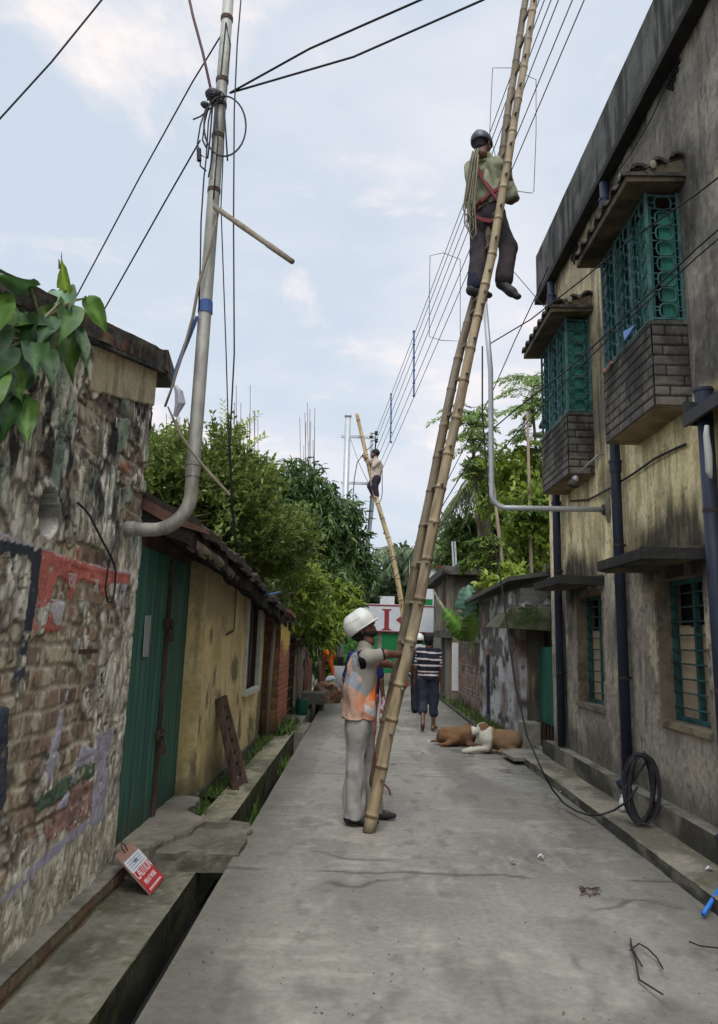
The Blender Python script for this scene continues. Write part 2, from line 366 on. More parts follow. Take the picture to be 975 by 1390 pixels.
structure(MB().box(-1.13, -.88, -2, 24, -.455, -.40).build('drain', mat('wet_silt', tuple(lin((38, 38, 34))), 0.35, 0.3, 9, 0.3, 30)))
# strip beyond the slab: earth bed against the yellow wall and a pale curb along the drain
structure(MB().box(-1.6, -1.3, 6.7, 13.0, -.46, -.03).wobble(.012, 3, 4).build('soil_bed', M_MOSS))
def curb_fn(u, v):
    c, h = ledge_fn(70, (146, 140, 118), .35)(u, v); return c, h
structure(panel('curb', (-1.32, 6.72, .035), (1, 0, 0), (0, 1, 0), (0, 0, 1), .27, 6.3, .02, curb_fn, M_PAINT))
structure(panel('curb_face', (-1.05, 6.72, -.46), (0, 1, 0), (0, 0, 1), (1, 0, 0), 6.3, .495, .03, face_fn, M_PAINT))
structure(MB().box(-1.32, -1.07, 6.73, 13.0, -.46, .02).build('curb_core', M_MOSS))
structure(MB().box(-1.9, -.876, 13.0, 14.6, -.3, .012).wobble(.01, 3, 4).build('culvert_slab', M_CONC))
structure(MB().box(-2.2, -1.05, 14.6, 24, -.46, .02).wobble(.01, 2, 6).build('path', M_CONC))
# door slab over the drain and worn doorstep
def rough_slab(name, poly, z0, z1, mt, seed, parent=None):
    """slab with an irregular outline: outline subdivided and jittered"""
    pts = []; n = len(poly)
    for k in range(n):
        a = np.array(poly[k]); b = np.array(poly[(k + 1) % n]); m = max(2, int(np.linalg.norm(b - a) / .05))
        for j in range(m):
            q = a + (b - a) * j / m; pts.append((q[0] + (vn(q[0] * 9, q[1] * 9, seed) - .5) * .045, q[1] + (vn(q[0] * 9, q[1] * 9, seed + 1) - .5) * .045))
    m = MB(); n = len(pts); cx = sum(p[0] for p in pts) / n; cy = sum(p[1] for p in pts) / n
    rings = [(1.0, z0), (1.0, (z0 + z1) / 2), (1.0, z1 - .02), (.985, z1), (.6, z1 + .004), (.3, z1 + .002)]; vs = []
    for k, (s, z) in enumerate(rings):
        for (x, y) in pts:
            jx = (vn(x * 14 + k * 3, y * 14, seed + 5) - .5) * (.03 if 0 < k < 3 else .006)
            vs.append((cx + (x - cx) * s + jx, cy + (y - cy) * s + jx, z + (vn(x * s * 6, y * s * 6, seed + 8) - .5) * .012))
    vs.append((cx, cy, z1)); fs = [(k * n + j, k * n + (j + 1) % n, (k + 1) * n + (j + 1) % n, (k + 1) * n + j) for k in range(len(rings) - 1) for j in range(n)]
    fs += [((len(rings) - 1) * n + j, (len(rings) - 1) * n + (j + 1) % n, len(vs) - 1) for j in range(n)]
    return m.add(vs, fs).build(name, mt, parent, smooth=False)
M_SLAB = mat('trodden_concrete', tuple(lin((118, 114, 100))), 0.9, 0.25, 8, 0.6, 50, c2=tuple(lin((86, 82, 68))))
M_STEP = mat('smooth_cement', tuple(lin((138, 132, 118))), 0.85, 0.18, 6, 0.35, 50, c2=tuple(lin((112, 106, 92))))
o = rough_slab('drain_slab', [(-1.5, 5.85), (-1.28, 5.86), (-.84, 5.9), (-.82, 6.3), (-.86, 6.76), (-1.45, 6.8), (-1.66, 6.3)], -.11, .035, M_SLAB, 5)
tag(o, 'rough concrete slab bridging the open drain in front of the green door', 'slab')
o = rough_slab('doorstep', [(-1.69, 5.68), (-1.44, 5.75), (-1.37, 5.98), (-1.28, 6.22), (-1.22, 6.6), (-1.34, 6.78), (-1.42, 6.9), (-1.42, 7.4), (-1.69, 7.55)], -.05, .085, M_STEP, 9)
tag(o, 'worn pale cement doorstep at the foot of the green double door', 'doorstep')

# right-hand pavement, kerb and plinth of the house
def pav_fn(u, v):
    c, h = ledge_fn(90, (138, 132, 118), .25)(u, v); return c, h
structure(panel('pavement', (2.16, -2, .085), (1, 0, 0), (0, 1, 0), (0, 0, 1), .36, 12.75, .02, pav_fn, M_PAINT))
def kerbface_fn(u, v):
    a = fbm(u * 4, v * 10, 15, 4); return mixn(lin((112, 108, 98)), lin((70, 68, 62)), ss(a, .4, .6)), (a - .5) * .02
structure(panel('kerb', (2.158, -2, -.02), (0, 1, 0), (0, 0, 1), (-1, 0, 0), 12.75, .105, .02, kerbface_fn, M_PAINT))
structure(MB().box(2.17, 2.5, -2, 10.74, -.4, .07).build('pavement_core', M_CONC))
# beyond the house: green verge with its own small drain, then more paving
structure(MB().box(2.16, 2.62, 10.9, 24, -.46, -.03).wobble(.02, 3, 9).build('verge', mat('weedy_soil', tuple(lin((78, 76, 54))), .95, .3, 8, .6, 30, c2=tuple(lin((58, 72, 36))))))
structure(MB().box(2.12, 2.24, 11.4, 22, -.3, .06).wobble(.012, 2, 2).build('kerb', M_DARKCONC, bev=.01))
o = MB().prism([(2.0, 10.45, .045), (2.62, 10.5, .045), (2.62, 11.35, .045), (2.16, 11.3, .045), (1.96, 11.0, .045)], (0, 0, .05)).wobble(.01, 3, 3).build('drain_slab', M_CONC, bev=.008)
tag(o, 'tilted grey slab over the drain beside the lying white-and-brown dog', 'slab')

# ================================================================ LEFT FOREGROUND WALL
YW = 5.65
def Wp(px, py): q = P(px, py, X=XW); return (q[1], q[2])
def WP(*pp): return [Wp(*p) for p in pp]
PO = {
 'band': WP((-20, 712), (0, 717), (50, 735), (90, 752), (172, 771), (172, 777), (115, 767), (50, 748), (0, 727), (-20, 722)),
 'navy': WP((-20, 722), (0, 726), (51, 738), (46, 800), (37, 845), (29, 884), (20, 881), (27, 832), (34, 790), (36, 757), (28, 745), (6, 748), (-20, 760)),
 'navy2': WP((15, 905), (30, 897), (29, 910), (15, 919)),
 'navy3': WP((-10, 950), (8, 953), (7, 1000), (4, 1080), (-10, 1100)),
 'red': WP((51, 739), (110, 758), (172, 774), (170, 788), (160, 786), (145, 785), (138, 806), (133, 790), (112, 781), (104, 780), (98, 797), (92, 815), (90, 786), (80, 776), (72, 777), (67, 785), (65, 800), (60, 811), (43, 823)),
 'red2': WP((42, 823), (37, 862), (40, 850), (56, 838), (62, 843), (78, 846), (64, 853), (44, 842)),
 'red3': WP((57, 834), (74, 812), (84, 812), (77, 847), (66, 852)),
 'lett': WP((66, 814), (76, 808), (84, 810), (79, 843), (73, 842), (67, 838)),
 'lavs': WP((160, 786), (166, 786), (166, 825), (162, 828)),
 'lav': WP((128, 990), (150, 983), (145, 1003), (142, 1053), (135, 1106), (94, 1132), (37, 1182), (-10, 1224), (-10, 1216), (35, 1170), (82, 1128), (118, 1102), (123, 1048), (126, 1011)),
 'lav2': WP((109, 1003), (126, 1012), (127, 1024), (96, 1040), (86, 1088), (68, 1096), (92, 1062), (98, 1040)),
 'lav3': WP((90, 927), (84, 965), (76, 1010), (62, 1055), (58, 1062), (60, 1030), (74, 985), (84, 945)),
 'green': WP((49, 1076), (70, 1057), (98, 1040), (129, 1024), (132, 1042), (94, 1061), (74, 1080), (49, 1095)),
 'pink': WP((62, 1096), (94, 1066), (124, 1050), (121, 1098), (82, 1127), (58, 1136)),
}
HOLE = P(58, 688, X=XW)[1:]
def wtop(y): return 3.56 - .237 * (YW - np.minimum(y, YW))
def lwall_fn(y0):
    def f(u, v):
        y = u + y0; z = v * wtop(y) / 3.56
        big = fbm(y * 1.1, z * 1.1, 101, 4); mid = fbm(y * 3.5, z * 3.5, 104, 4); fine = fbm(y * 16, z * 12, 107, 4); st = fbm(y * 12, z * 3.6, 110, 5)
        bm, b1, b2 = bricks(y, z, .26, .115, 7, .016, .012)
        # bricks: brown, dull, some orange or dark
        bc = mixn(lin((142, 124, 106)), lin((134, 108, 90)), b1); bc = mixn(bc, lin((108, 92, 80)), ss(b2, .5, .8)); bc = mixn(bc, lin((170, 104, 74)), (b1 * b2 > .68) * .8)
        bc = mixn(bc, lin((186, 176, 154)), ss(fbm(y * 8, z * 8, 120, 4), .46, .6) * .8); bc = mixn(bc, lin((76, 66, 56)), ss(fbm(y * 26, z * 20, 123, 3), .55, .75) * .7)          # lime left on the faces
        mc = mixn(lin((166, 156, 136)), lin((112, 102, 88)), ss(mid, .4, .6)); c = mixn(mc, bc, bm)
        h = bm * (.010 + .014 * (b1 - .5)) + (fbm(y * 22, z * 22, 111, 3) - .5) * .007
        # plaster: whole above, in scraps below, more of it toward the door end
        up = ss(z, 1.95, 2.35); dn = 1 - ss(z, .25, .62); rt = ss(y, 4.7, 5.3) * .45
        p = up * 1.15 + dn * ss(y, 3.6, 4.4) + rt + .34 + (mid - .5) * 1.5 + (big - .5) * .8; pm = ss(p, .55, .66)
        bare = ss(fbm(y * 2.1, z * 3.6, 131, 4), .66, .7) * (1 - ss(z, 2.9, 3.1)); pm = pm * (1 - bare * up * .95)
        bark = 1 - abs(fbm(y * 11, z * 6, 151, 4) * 2 - 1); bark = ss(bark, .55, 1.0)
        pc = mixn(lin((208, 200, 182)), lin((164, 157, 142)), ss(fine, .35, .62)); pc = mixn(pc, lin((214, 208, 194)), ss(fbm(y * 7, z * 3.2, 135, 4), .52, .66) * .8)
        pc = mixn(pc, lin((112, 104, 92)), ss(st, .48, .64) * (.35 + .5 * up)); pc = mixn(pc, lin((72, 64, 56)), ss(bark, .62, .95) * (.5 + .3 * up))
        mould = ss(fbm(y * 6, z * 2.8, 140, 5) + .03 * up, .53, .61) * ss(z, 1.75, 2.5); pc = mixn(pc, lin((34, 31, 28)), mould * ss(fine, .25, .5) * .95)
        pc = mixn(pc, lin((128, 148, 130)), ss(fbm(y * 4, z * 2, 144, 3), .62, .72) * .6 * up)
        pc = mixn(pc, lin((168, 158, 124)), dn * .25)
        c = mixn(c, pc, pm); h = h * (1 - pm) + pm * (.030 + (fine - .5) * .014 - bark * .006 + (fbm(y * 34, z * 9, 150, 3) - .5) * .010)
        # flake edges: a dark broken lip where the plaster ends
        lip = pm * (1 - pm) * 4; c = mixn(c, lin((58, 50, 42)), lip * .75)
        for sc1, sd1 in ((4.2, 160), (8.5, 163)):
            q = abs(fbm(y * sc1, z * sc1 * .8, sd1, 5) - .5); ck = (1 - ss(q, .002, .012)) * (pm if sc1 < 5 else pm * .7); c = mixn(c, lin((36, 31, 27)), ck * .85); h = h - ck * .008
        # new cement patch under the coping
        a = Wp(118, 500)[0]; m = (y > a + (z - 3) * .02) & (z > wtop(y) - .28); m = m.astype(float)
        c = mixn(c, mixn(lin((168, 156, 128)), lin((140, 128, 104)), ss(fbm(y * 12, z * 2, 170, 3), .4, .65)), m); h = h * (1 - m) + m * .036
        # oval hole: sunk in, its inside shade also put into the colour
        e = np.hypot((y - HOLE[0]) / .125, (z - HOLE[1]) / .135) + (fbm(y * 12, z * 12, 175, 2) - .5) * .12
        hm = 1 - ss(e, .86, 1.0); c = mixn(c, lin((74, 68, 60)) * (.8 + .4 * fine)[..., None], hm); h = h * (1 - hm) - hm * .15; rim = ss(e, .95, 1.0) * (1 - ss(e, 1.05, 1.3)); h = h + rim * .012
        # remains of paste-up and painted slogans
        yy = y + (fbm(y * 40, z * 40, 180, 2) - .5) * .018; zz = z + (fbm(y * 40, z * 40, 182, 2) - .5) * .018
        wear = fbm(y * 18, z * 18, 185, 3)
        def lay(c, h, key, col, wl=.68):
            m = inpoly(yy, zz, PO[key]) & (wear < wl); m = m.astype(float); col = mixn(lin(col), lin(col) * .82, ss(fbm(y * 9, z * 9, 190, 3), .4, .6))
            return mixn(c, col, m), h * (1 - m * .55) + m * .016
        c, h = lay(c, h, 'band', (176, 168, 172)); c, h = lay(c, h, 'navy', (58, 62, 70), .7)
        for k in ('navy2', 'navy3'): c, h = lay(c, h, k, (62, 66, 76), .66)
        for k in ('red', 'red2', 'red3'): c, h = lay(c, h, k, (182, 106, 94), .74)
        c, h = lay(c, h, 'lett', (186, 178, 180), .7)
        c, h = lay(c, h, 'pink', (146, 112, 104), .6); c, h = lay(c, h, 'green', (88, 104, 84), .66)
        for k in ('lav', 'lav2', 'lav3', 'lavs'): c, h = lay(c, h, k, (160, 154, 166), .68)
        c = mixn(c, lin((112, 92, 84)), (inpoly(yy, zz, WP((88, 1085), (100, 1062), (98, 1095), (86, 1118))) & (wear < .55)).astype(float) * .8)
        return c * 1.28, h
    return f
def slope_z(o):
    me = o.data; off = o.location.copy(); q = o.parent
    while q is not None: off += q.location; q = q.parent
    for v in me.vertices:
        y = v.co.y + off.y; z = v.co.z + off.z; v.co.z = z * float(wtop(y)) / 3.56 - off.z
    return o
bw = thing('brick_wall', 'tall crumbling brick and plaster wall with torn red and lilac poster scraps, left foreground', 'wall', (XW, 4.2, 0))
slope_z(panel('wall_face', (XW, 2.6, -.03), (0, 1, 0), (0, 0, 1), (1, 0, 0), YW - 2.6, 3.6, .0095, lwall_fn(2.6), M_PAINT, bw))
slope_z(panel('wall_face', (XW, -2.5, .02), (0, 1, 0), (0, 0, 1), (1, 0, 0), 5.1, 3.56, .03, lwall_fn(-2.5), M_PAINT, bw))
slope_z(solid('wall_core', XW - .34, XW - .17, -2.5, YW - .002, -.1, 3.57, M_CONC, bw))
def wend_fn(u, v):
    c, h = lwall_fn(9.0)(u, v + .001); return c, h * .6
panel('wall_end', (XW - .34, YW, .0), (1, 0, 0), (0, 0, 1), (0, 1, 0), .345, 3.57, .02, wend_fn, M_PAINT, bw)
# coping: rough dark slab running along the top, its end lifting off
def coping_fn(u, v):
    a = fbm(u * 5, v * 9, 201, 4); s_ = fbm(u * 16, v * 3, 203, 3); c = mixn(lin((78, 68, 58)), lin((48, 42, 38)), ss(a, .4, .6)); c = mixn(c, lin((112, 74, 58)), ss(s_, .58, .7) * .8); c = mixn(c, lin((86, 92, 66)), ss(a, .62, .75) * .6); return c, (a - .5) * .03 + (s_ - .5) * .012
cz0, cz1 = 3.55, 3.70
slope_z(panel('coping', (XW + .09, -2.5, cz0), (0, 1, 0), (0, 0, 1), (1, 0, 0), YW + 2.62, cz1 - cz0, .02, coping_fn, M_PAINT, bw))
slope_z(MB().box(XW - .42, XW + .085, -2.5, YW + .11, cz0 + .005, cz1).wobble(.008, 5, 3).build('coping_slab', M_DARKCONC, bw))
m = MB(); m.prism([(XW + .1, YW + .10, 3.52), (XW + .11, YW + .2, 3.46), (XW + .11, YW + .22, 3.62), (XW + .1, YW + .02, 3.72)], (-.5, 0, 0)); m.wobble(.01, 7, 2).build('coping_end', M_DARKCONC, bw)
# brick footing
def foot_fn(u, v):
    bm, b1, b2 = bricks(u, v + .05, .24, .1, 3); c = mixn(lin((112, 100, 80)), mixn(lin((136, 112, 84)), lin((120, 88, 70)), b1), bm * .8); c = mixn(c, lin((124, 118, 98)), ss(fbm(u * 4, v * 4, 210, 4), .45, .6) * .8); return c, bm * .012
panel('footing', (-1.555, -2.5, -.13), (0, 1, 0), (0, 0, 1), (1, 0, 0), YW + 2.46, .125, .015, foot_fn, M_PAINT, bw)
MB().box(XW - .02, -1.557, -2.5, YW - .05, -.13, -.004).wobble(.006, 9, 1).build('footing_core', M_CONC, bw)
# painted slogan letters left on the red band
U_ = (0, 1, 0); V_ = (0, 0, 1)
for s, (px, py), sz in (('\u09a8\u09bf', (74, 826), .15), ('\u09a4\u09be', (98, 789), .13), ('\u09ae', (131, 796), .13)):
    m = MB(); q = P(px, py, X=XW + .045); place_text(m, s, sz, q, U_, V_, .9, .001); m.build('slogan_lettering', mat('faded_white_paint', tuple(lin((188, 178, 178))), .8, .2, 30), bw)
# small iron bracket and flex hanging on the wall
m = MB(); a = P(113, 885, X=XW + .05); m.box(a[0] - .02, a[0] + .01, a[1] - .02, a[1] + .22, a[2] - .012, a[2] + .015); m.build('iron_bracket', M_IRON, bw)
m = MB(); pts = [P(x, y, X=XW + .05) for x, y in ((106, 683), (114, 690), (122, 700), (131, 718), (141, 738), (152, 758), (157, 775), (156, 800), (152, 818), (146, 817), (143, 800), (146, 775), (152, 750), (158, 732))]
m.tube(pts, .007, 6); o = m.build('flex_cable', M_WIRE, smooth=True); tag(o, 'short loop of black flex dangling on the brick wall beside the red poster', 'cable')

# ================================================================ GREEN DOUBLE DOOR + HUT
hut = thing('yellow_hut', 'low ochre plastered hut with sagging black tiled eave and green double door', 'hut', (-2.3, 9, 0))
def door_leaf(y0, y1, x, seed, name='door_leaf'):
    def f(u, v):
        pl = np.floor(u / .135); e = np.minimum(u - pl * .135, (pl + 1) * .135 - u); g = 1 - ss(e, .002, .008)
        t = vn(pl * 3.7, pl * 0, seed); c = mixn(lin((58, 108, 94)), lin((42, 84, 74)), t); s_ = fbm(u * 30, v * 2, seed + 4, 4)
        c = mixn(c, lin((84, 122, 108)), ss(s_, .6, .75) * .6); c = mixn(c, lin((70, 66, 56)), ss(fbm(u * 22, v * 3, seed + 7, 4), .64, .74) * .8)
        c = mixn(c, lin((18, 24, 22)), g); c = mixn(c, lin((60, 62, 52)), ss(.25 - v + (s_ - .5) * .3, 0, .2) * .6); return c, -g * .008 + (s_ - .5) * .004
    return panel(name, (x, y0, .08), (0, 1, 0), (0, 0, 1), (1, 0, 0), y1 - y0, 2.1, .012, f, M_GREEN, hut)
YD0, YD1, YD2 = 5.67, 6.62, 7.5
door_leaf(YD0, YD1 - .01, XW + .02, 301); d2 = door_leaf(YD1 + .012, YD2, XW, 311)
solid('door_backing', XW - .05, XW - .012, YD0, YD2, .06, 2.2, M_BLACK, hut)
m = MB(); m.box(XW + .022, XW + .05, YD1 - .035, YD1 + .005, .1, 2.15); m.build('door_strip', M_WOOD, hut, bev=.003)
# bolts and padlock
for zc in (.72, 1.62):
    m = MB(); m.tube([(XW + .06, YD1 - .12, zc), (XW + .06, YD1 + .1, zc)], .01, 8); m.box(XW + .03, XW + .06, YD1 - .1, YD1 - .06, zc - .04, zc + .04); m.box(XW + .03, XW + .06, YD1 + .03, YD1 + .07, zc - .04, zc + .04)
    m.tube([(XW + .07, YD1 + .02 * math.cos(a), zc - .05 - .04 * math.sin(a)) for a in np.linspace(0, math.pi * 2, 12)], .006, 6); m.box(XW + .05, XW + .085, YD1 - .03, YD1 + .03, zc - .15, zc - .08); m.build('door_bolt', M_IRON, hut)
q = P(200, 861, X=XW + .03); m = MB(); m.box(XW + .03, XW + .034, q[1] - .09, q[1] + .06, q[2] - .17, q[2] + .14); m.wobble(.006, 12, 3).build('notice_paper', mat('dirty_paper', tuple(lin((148, 152, 148))), .9, .2, 30), hut)
MB().box(XW - .1, XW + .0, YW, YD2 + .03, 2.18, 2.5).build('door_lintel', M_WOOD, hut)
# yellow wall: return face toward camera and long street face
def yel(u, v, s=0, u0=0):
    st = fbm(u * 16, v * 1.2, 401 + s, 4); a = fbm(u * 2, v * 2, 405 + s, 4); c = mixn(lin((222, 198, 144)), lin((198, 174, 122)), ss(a, .4, .62))
    c = mixn(c, lin((164, 150, 114)), ss(st, .52, .7) * .7); c = mixn(c, lin((96, 90, 76)), ss(fbm(u * 3, v * 2.5, 411 + s, 5) + (1.0 - v) * .12, .58, .72) * .85)
    c = mixn(c, lin((88, 84, 66)), ss(.42 - v + (a - .5) * .6, 0, .3) * .8); c = mixn(c, lin((146, 134, 122)), ss(v - 1.2 + (a - .5) * 1.4, .3, .8) * .45); return c, (st - .5) * .008 + (a - .5) * .012
YY0, YY1 = 7.48, 12.0
wy = [P(333, 880, X=-1.5)[1], P(350, 880, X=-1.5)[1]]; wz = [.84, 2.0]
panel('yellow_wall', (-1.5, YY0, -.06), (0, 1, 0), (0, 0, 1), (1, 0, 0), YY1 - YY0, 2.3, .03, lambda u, v: yel(u, v, 5), M_PAINT, hut, holes=[(wy[0] - YY0, wy[1] - YY0, wz[0] + .06, wz[1] + .06)])
panel('yellow_wall', (-1.7, YY0, -.06), (1, 0, 0), (0, 0, 1), (0, -1, 0), .2, 2.3, .02, lambda u, v: (yel(u, v, 31)[0] * .92, yel(u, v, 31)[1] * 0), M_PAINT, hut)
solid('wall_core', -1.95, -1.62, YY0 + .01, YY1, -.1, 2.24, M_CONC, hut)
MB().box(-1.5, -1.475, YY0 - .01, YY1, -.06, .09).wobble(.006, 6, 3).build('skirting', M_MOSS, hut)
wf = MB(); W0, W1 = wy
for a in ((-1.52, -1.46, W0 - .07, W0, wz[0] - .06, wz[1] + .06), (-1.52, -1.46, W1, W1 + .07, wz[0] - .06, wz[1] + .06), (-1.52, -1.462, W0, W1, wz[1], wz[1] + .06), (-1.52, -1.44, W0 - .03, W1 + .03, wz[0] - .07, wz[0] - .002)): wf.box(*a)
win = wf.build('window', mat('whitewashed_frame', tuple(lin((186, 184, 170))), .8, .2, 10), hut, bev=.004)
m = MB(); m.box(-1.6, -1.57, W0, W1, wz[0], wz[1]); m.build('shutter', mat('grey_shutter', tuple(lin((104, 94, 96))), .8, .2, 10, .3, 30, c2=tuple(lin((70, 54, 52)))), win)
m = MB()
for y in np.linspace(W0 + .08, W1 - .08, 6): m.tube([(-1.54, y, wz[0]), (-1.54, y, wz[1])], .009, 6)
m.build('window_bars', M_IRON, win)
q = P(312, 858, X=-1.48); m = MB(); m.tube([(-1.48, q[1] + .25, q[2] + .02), (-1.47, q[1] - .25, q[2] - .03)], .012, 6); m.tube([(-1.48, q[1] + .22, q[2] + .75), (-1.47, q[1] + .23, q[2] + .03)], .006, 6); m.build('hanging_rod', M_IRON, hut)
# sagging roof
ys = np.array([5.72, 6.1, 6.6, 7.3, 8.4, 9.8, 11, 12.3, 13.6]); ez = np.interp(ys, [5.7, 6.4, 8.5, 11.8, 13.6], [2.31, 2.28, 2.15, 1.92, 1.80])
def roof_strip(name, dx0, dz0, th, seed, mt, wob=.012, y0=None):
    V = []; F = []; yy = np.arange(5.70 if y0 is None else y0, 13.7, .07); xs = np.linspace(0, 1, 26)
    zz = np.interp(yy, ys, ez)
    for lay in (0, 1):
        for j, y in enumerate(yy):
            for i, t in enumerate(xs):
                x = -1.2 + dx0 - t * 2.0; z = zz[j] + dz0 + t * 2.0 * .46 - lay * th
                cell = abs(math.sin(y * math.pi / .17)); z += (cell * .03 if lay == 0 else 0) + (float(vn(x * 6, y * 6, seed)) - .5) * wob * 2
                if i == 0: x += (float(vn(y * 9, 3, seed + 1)) - .5) * .09; z -= (float(vn(y * 5, 9, seed + 1)) - .3) * .05
                V.append((x, y, z))
    a = len(yy); b = len(xs); K = lambda l, j, i: l * a * b + j * b + i
    for j in range(a - 1):
        for i in range(b - 1): F.append((K(0, j, i), K(0, j + 1, i), K(0, j + 1, i + 1), K(0, j, i + 1))[::-1]); F.append((K(1, j, i), K(1, j + 1, i), K(1, j + 1, i + 1), K(1, j, i + 1)))
        F.append((K(0, j, 0), K(1, j, 0), K(1, j + 1, 0), K(0, j + 1, 0)))
    for i in range(b - 1): F.append((K(0, 0, i), K(0, 0, i + 1), K(1, 0, i + 1), K(1, 0, i)))
    return link_mesh(name, V, F, mt, hut)
M_TILE = mat('blackened_tiles', tuple(lin((56, 50, 46))), .95, .4, 14, .8, 60, c2=tuple(lin((70, 58, 50))))
M_THATCH = mat('dark_thatch', tuple(lin((40, 36, 32))), .95, .4, 12, .8, 50)  # one near-black tone for the eave lining and the shed roof
roof = roof_strip('roof', 0, .03, .05, 3, M_TILE)
roof_strip('roof_lining', -.05, -.03, .12, 8, M_THATCH, .03)
m = MB(); m.prism([(-1.5, 5.68, 2.36), (-1.18, 5.68, 2.28), (-1.18, 5.68, 2.305), (-1.5, 5.68, 2.45), (-2.6, 5.68, 2.98), (-2.6, 5.68, 2.93)], (0, .12, 0)); m.build('roof_edge_sheet', mat('rust_red_sheet', tuple(lin((98, 70, 58))), .7, .3, 10, .3, 30), hut)
m = MB(); m.tube([(-1.29, 5.75, 2.2), (-1.27, 6.5, 2.17), (-1.27, 7.35, 2.11)], [.05, .048, .044], 10); m.build('eave_pole', M_GREYWOOD, hut, smooth=True)
for k in range(7):
    m = MB(); y = 7.7 + k * .8; m.tube([(-1.25, y, float(np.interp(y, ys, ez)) - .11), (-2.2, y, float(np.interp(y, ys, ez)) + .3)], .03, 7)
    m.build('rafter', M_WOOD, hut)
m = MB()
for k in range(9):
    y = 12.7 + k * .11; z = float(np.interp(y, ys, ez)) + .05
    m.prism([(-1.16, y - .05, z), (-1.16, y, z + .045), (-1.16, y + .05, z), (-1.16, y + .04, z - .012), (-1.16, y, z + .025), (-1.16, y - .04, z - .012)], (-.3, 0, .14))
m.build('clay_tiles', mat('clay_tile', tuple(lin((150, 102, 82))), .9, .3, 20, .4, 60), roof)
# blue water pipe poking from the eave
m = MB(); m.tube([P(*p, Y=9.5) for p in ((300, 795), (320, 803), (338, 808))] + [P(362, 808, Y=9.9), P(380, 804, Y=10.3)], .016, 7); o = m.build('blue_hose', mat('blue_plastic_pipe', tuple(lin((60, 92, 128))), .5, .1, 5), smooth=True); tag(o, 'thin blue plastic hose sticking out under the black eave', 'hose')
# leaning broken shutter frame
A = P(370, 1075, Z=.03); dl = thing('wooden_ladder', 'short dark wooden slatted ladder leaning against the ochre wall', 'ladder', (A[0], A[1], 0))
bot = [np.array(P(321, 1077, Z=.0)), np.array(P(330, 1056, Z=.03))]; top = [np.array(P(296, 948, X=-1.48)), np.array(P(310, 945, X=-1.46))]
top[1] = top[0] + np.array([0.0, .32, 0]); bot[1] = bot[0] + np.array([0.03, .36, 0.02])
for a, b in zip(bot, top):
    m = MB(); m.bar(a, b, .045, .07, (1, 0, .3)); m.wobble(.004, 8).build('rail', M_WOOD, dl, bev=.004)
for k in range(8):
    t = .06 + k * .126; m = MB(); a = bot[0] + (top[0] - bot[0]) * t; b = bot[1] + (top[1] - bot[1]) * t
    m.bar(a - (b - a) * .08, b + (b - a) * .05, .075, .02, (1, 0, .3)); m.wobble(.006, 9, k).build('slat', M_WOOD, dl)
# caution board leaning on the slab
Pb = np.array(P(206, 1217, Z=.015)); Pr = np.array(P(222, 1193, Z=.03)); 
o4 = [np.array(P(158, 1160, Y=5.55)), np.array(P(185, 1150, Y=5.80)), np.array(P(222, 1195, Y=5.42)), np.array(P(205, 1216, Y=5.18))]
tl, tr_, br, bl = o4
def unit_(v): return v / np.linalg.norm(v)
# ---- caution board
tl = np.array([-1.54, 5.32, .14]); bl = np.array([-1.295, 5.31, -.088]); br = np.array([-1.30, 5.66, -.088])
U_ = (br - bl); wU = np.linalg.norm(U_); U_ = U_ / wU; Vv = (tl - bl); Vv -= U_ * Vv.dot(U_); hV = np.linalg.norm(Vv); Vv /= hV; Nn = np.cross(U_, Vv)
sg = thing('caution_sign', 'small red and white caution board propped against the door slab', 'sign', bl)
def bp(u, v, n=0): return bl + U_ * u * wU + Vv * v * hV + Nn * n
def rect(mb, u0, u1, v0, v1, n0, n1):
    q = [bp(u0, v0, n0), bp(u1, v0, n0), bp(u1, v1, n0), bp(u0, v1, n0), bp(u0, v0, n1), bp(u1, v0, n1), bp(u1, v1, n1), bp(u0, v1, n1)]; mb.hexa(q)
m = MB(); rect(m, 0, 1, 0, 1, -.012, 0); m.build('board', mat('brown_board', tuple(lin((150, 118, 104))), .8, .2, 30), sg)
m = MB(); rect(m, .0, 1, 0, .52, 0.0005, .002); m.build('red_panel', mat('red_sign_paint', tuple(lin((176, 44, 48))), .55, .15, 30), sg)
m = MB(); rect(m, .0, 1, .52, .78, 0.0005, .002); m.build('white_panel', mat('white_sign_paint', tuple(lin((206, 210, 214))), .55, .12, 30), sg)
m = MB(); place_text(m, 'CAUTION', .098, bp(.5, .43, .0028), U_, Vv, .78, .0005); m.build('lettering', mat('sign_letters', tuple(lin((225, 222, 220))), .6, .1, 30), sg); m = MB(); place_text(m, 'MEN AT WORK', .05, bp(.5, .22, .0028), U_, Vv, .72, .0005)
for k in range(9): rect(m, .1 + k * .09, .15 + k * .09, .05, .09, .0026, .0034)
m.build('lettering', mat('sign_letters', tuple(lin((225, 222, 220))), .6, .1, 30), sg)
m = MB()
for k in range(4): rect(m, .08, .9 - .05 * (k % 2), .555 + k * .055, .567 + k * .055, .0026, .0034)
m.tube([bp(.38 + .03 * k, .66 + .03 * (-1) ** k, .004) for k in range(8)], .0022, 4); m.build('blue_lines', mat('blue_ink', tuple(lin((92, 104, 130))), .6, .1, 30), sg)
m = MB(); m.tube([bp(.35, .9, .004), bp(.25, 1.02, .02), bp(.4, 1.1, .02), bp(.55, 1.02, .01), bp(.5, .9, .004)], .004, 5); m.build('cord', mat('dark_red_cord', tuple(lin((84, 40, 40))), .8, .1, 20), sg)

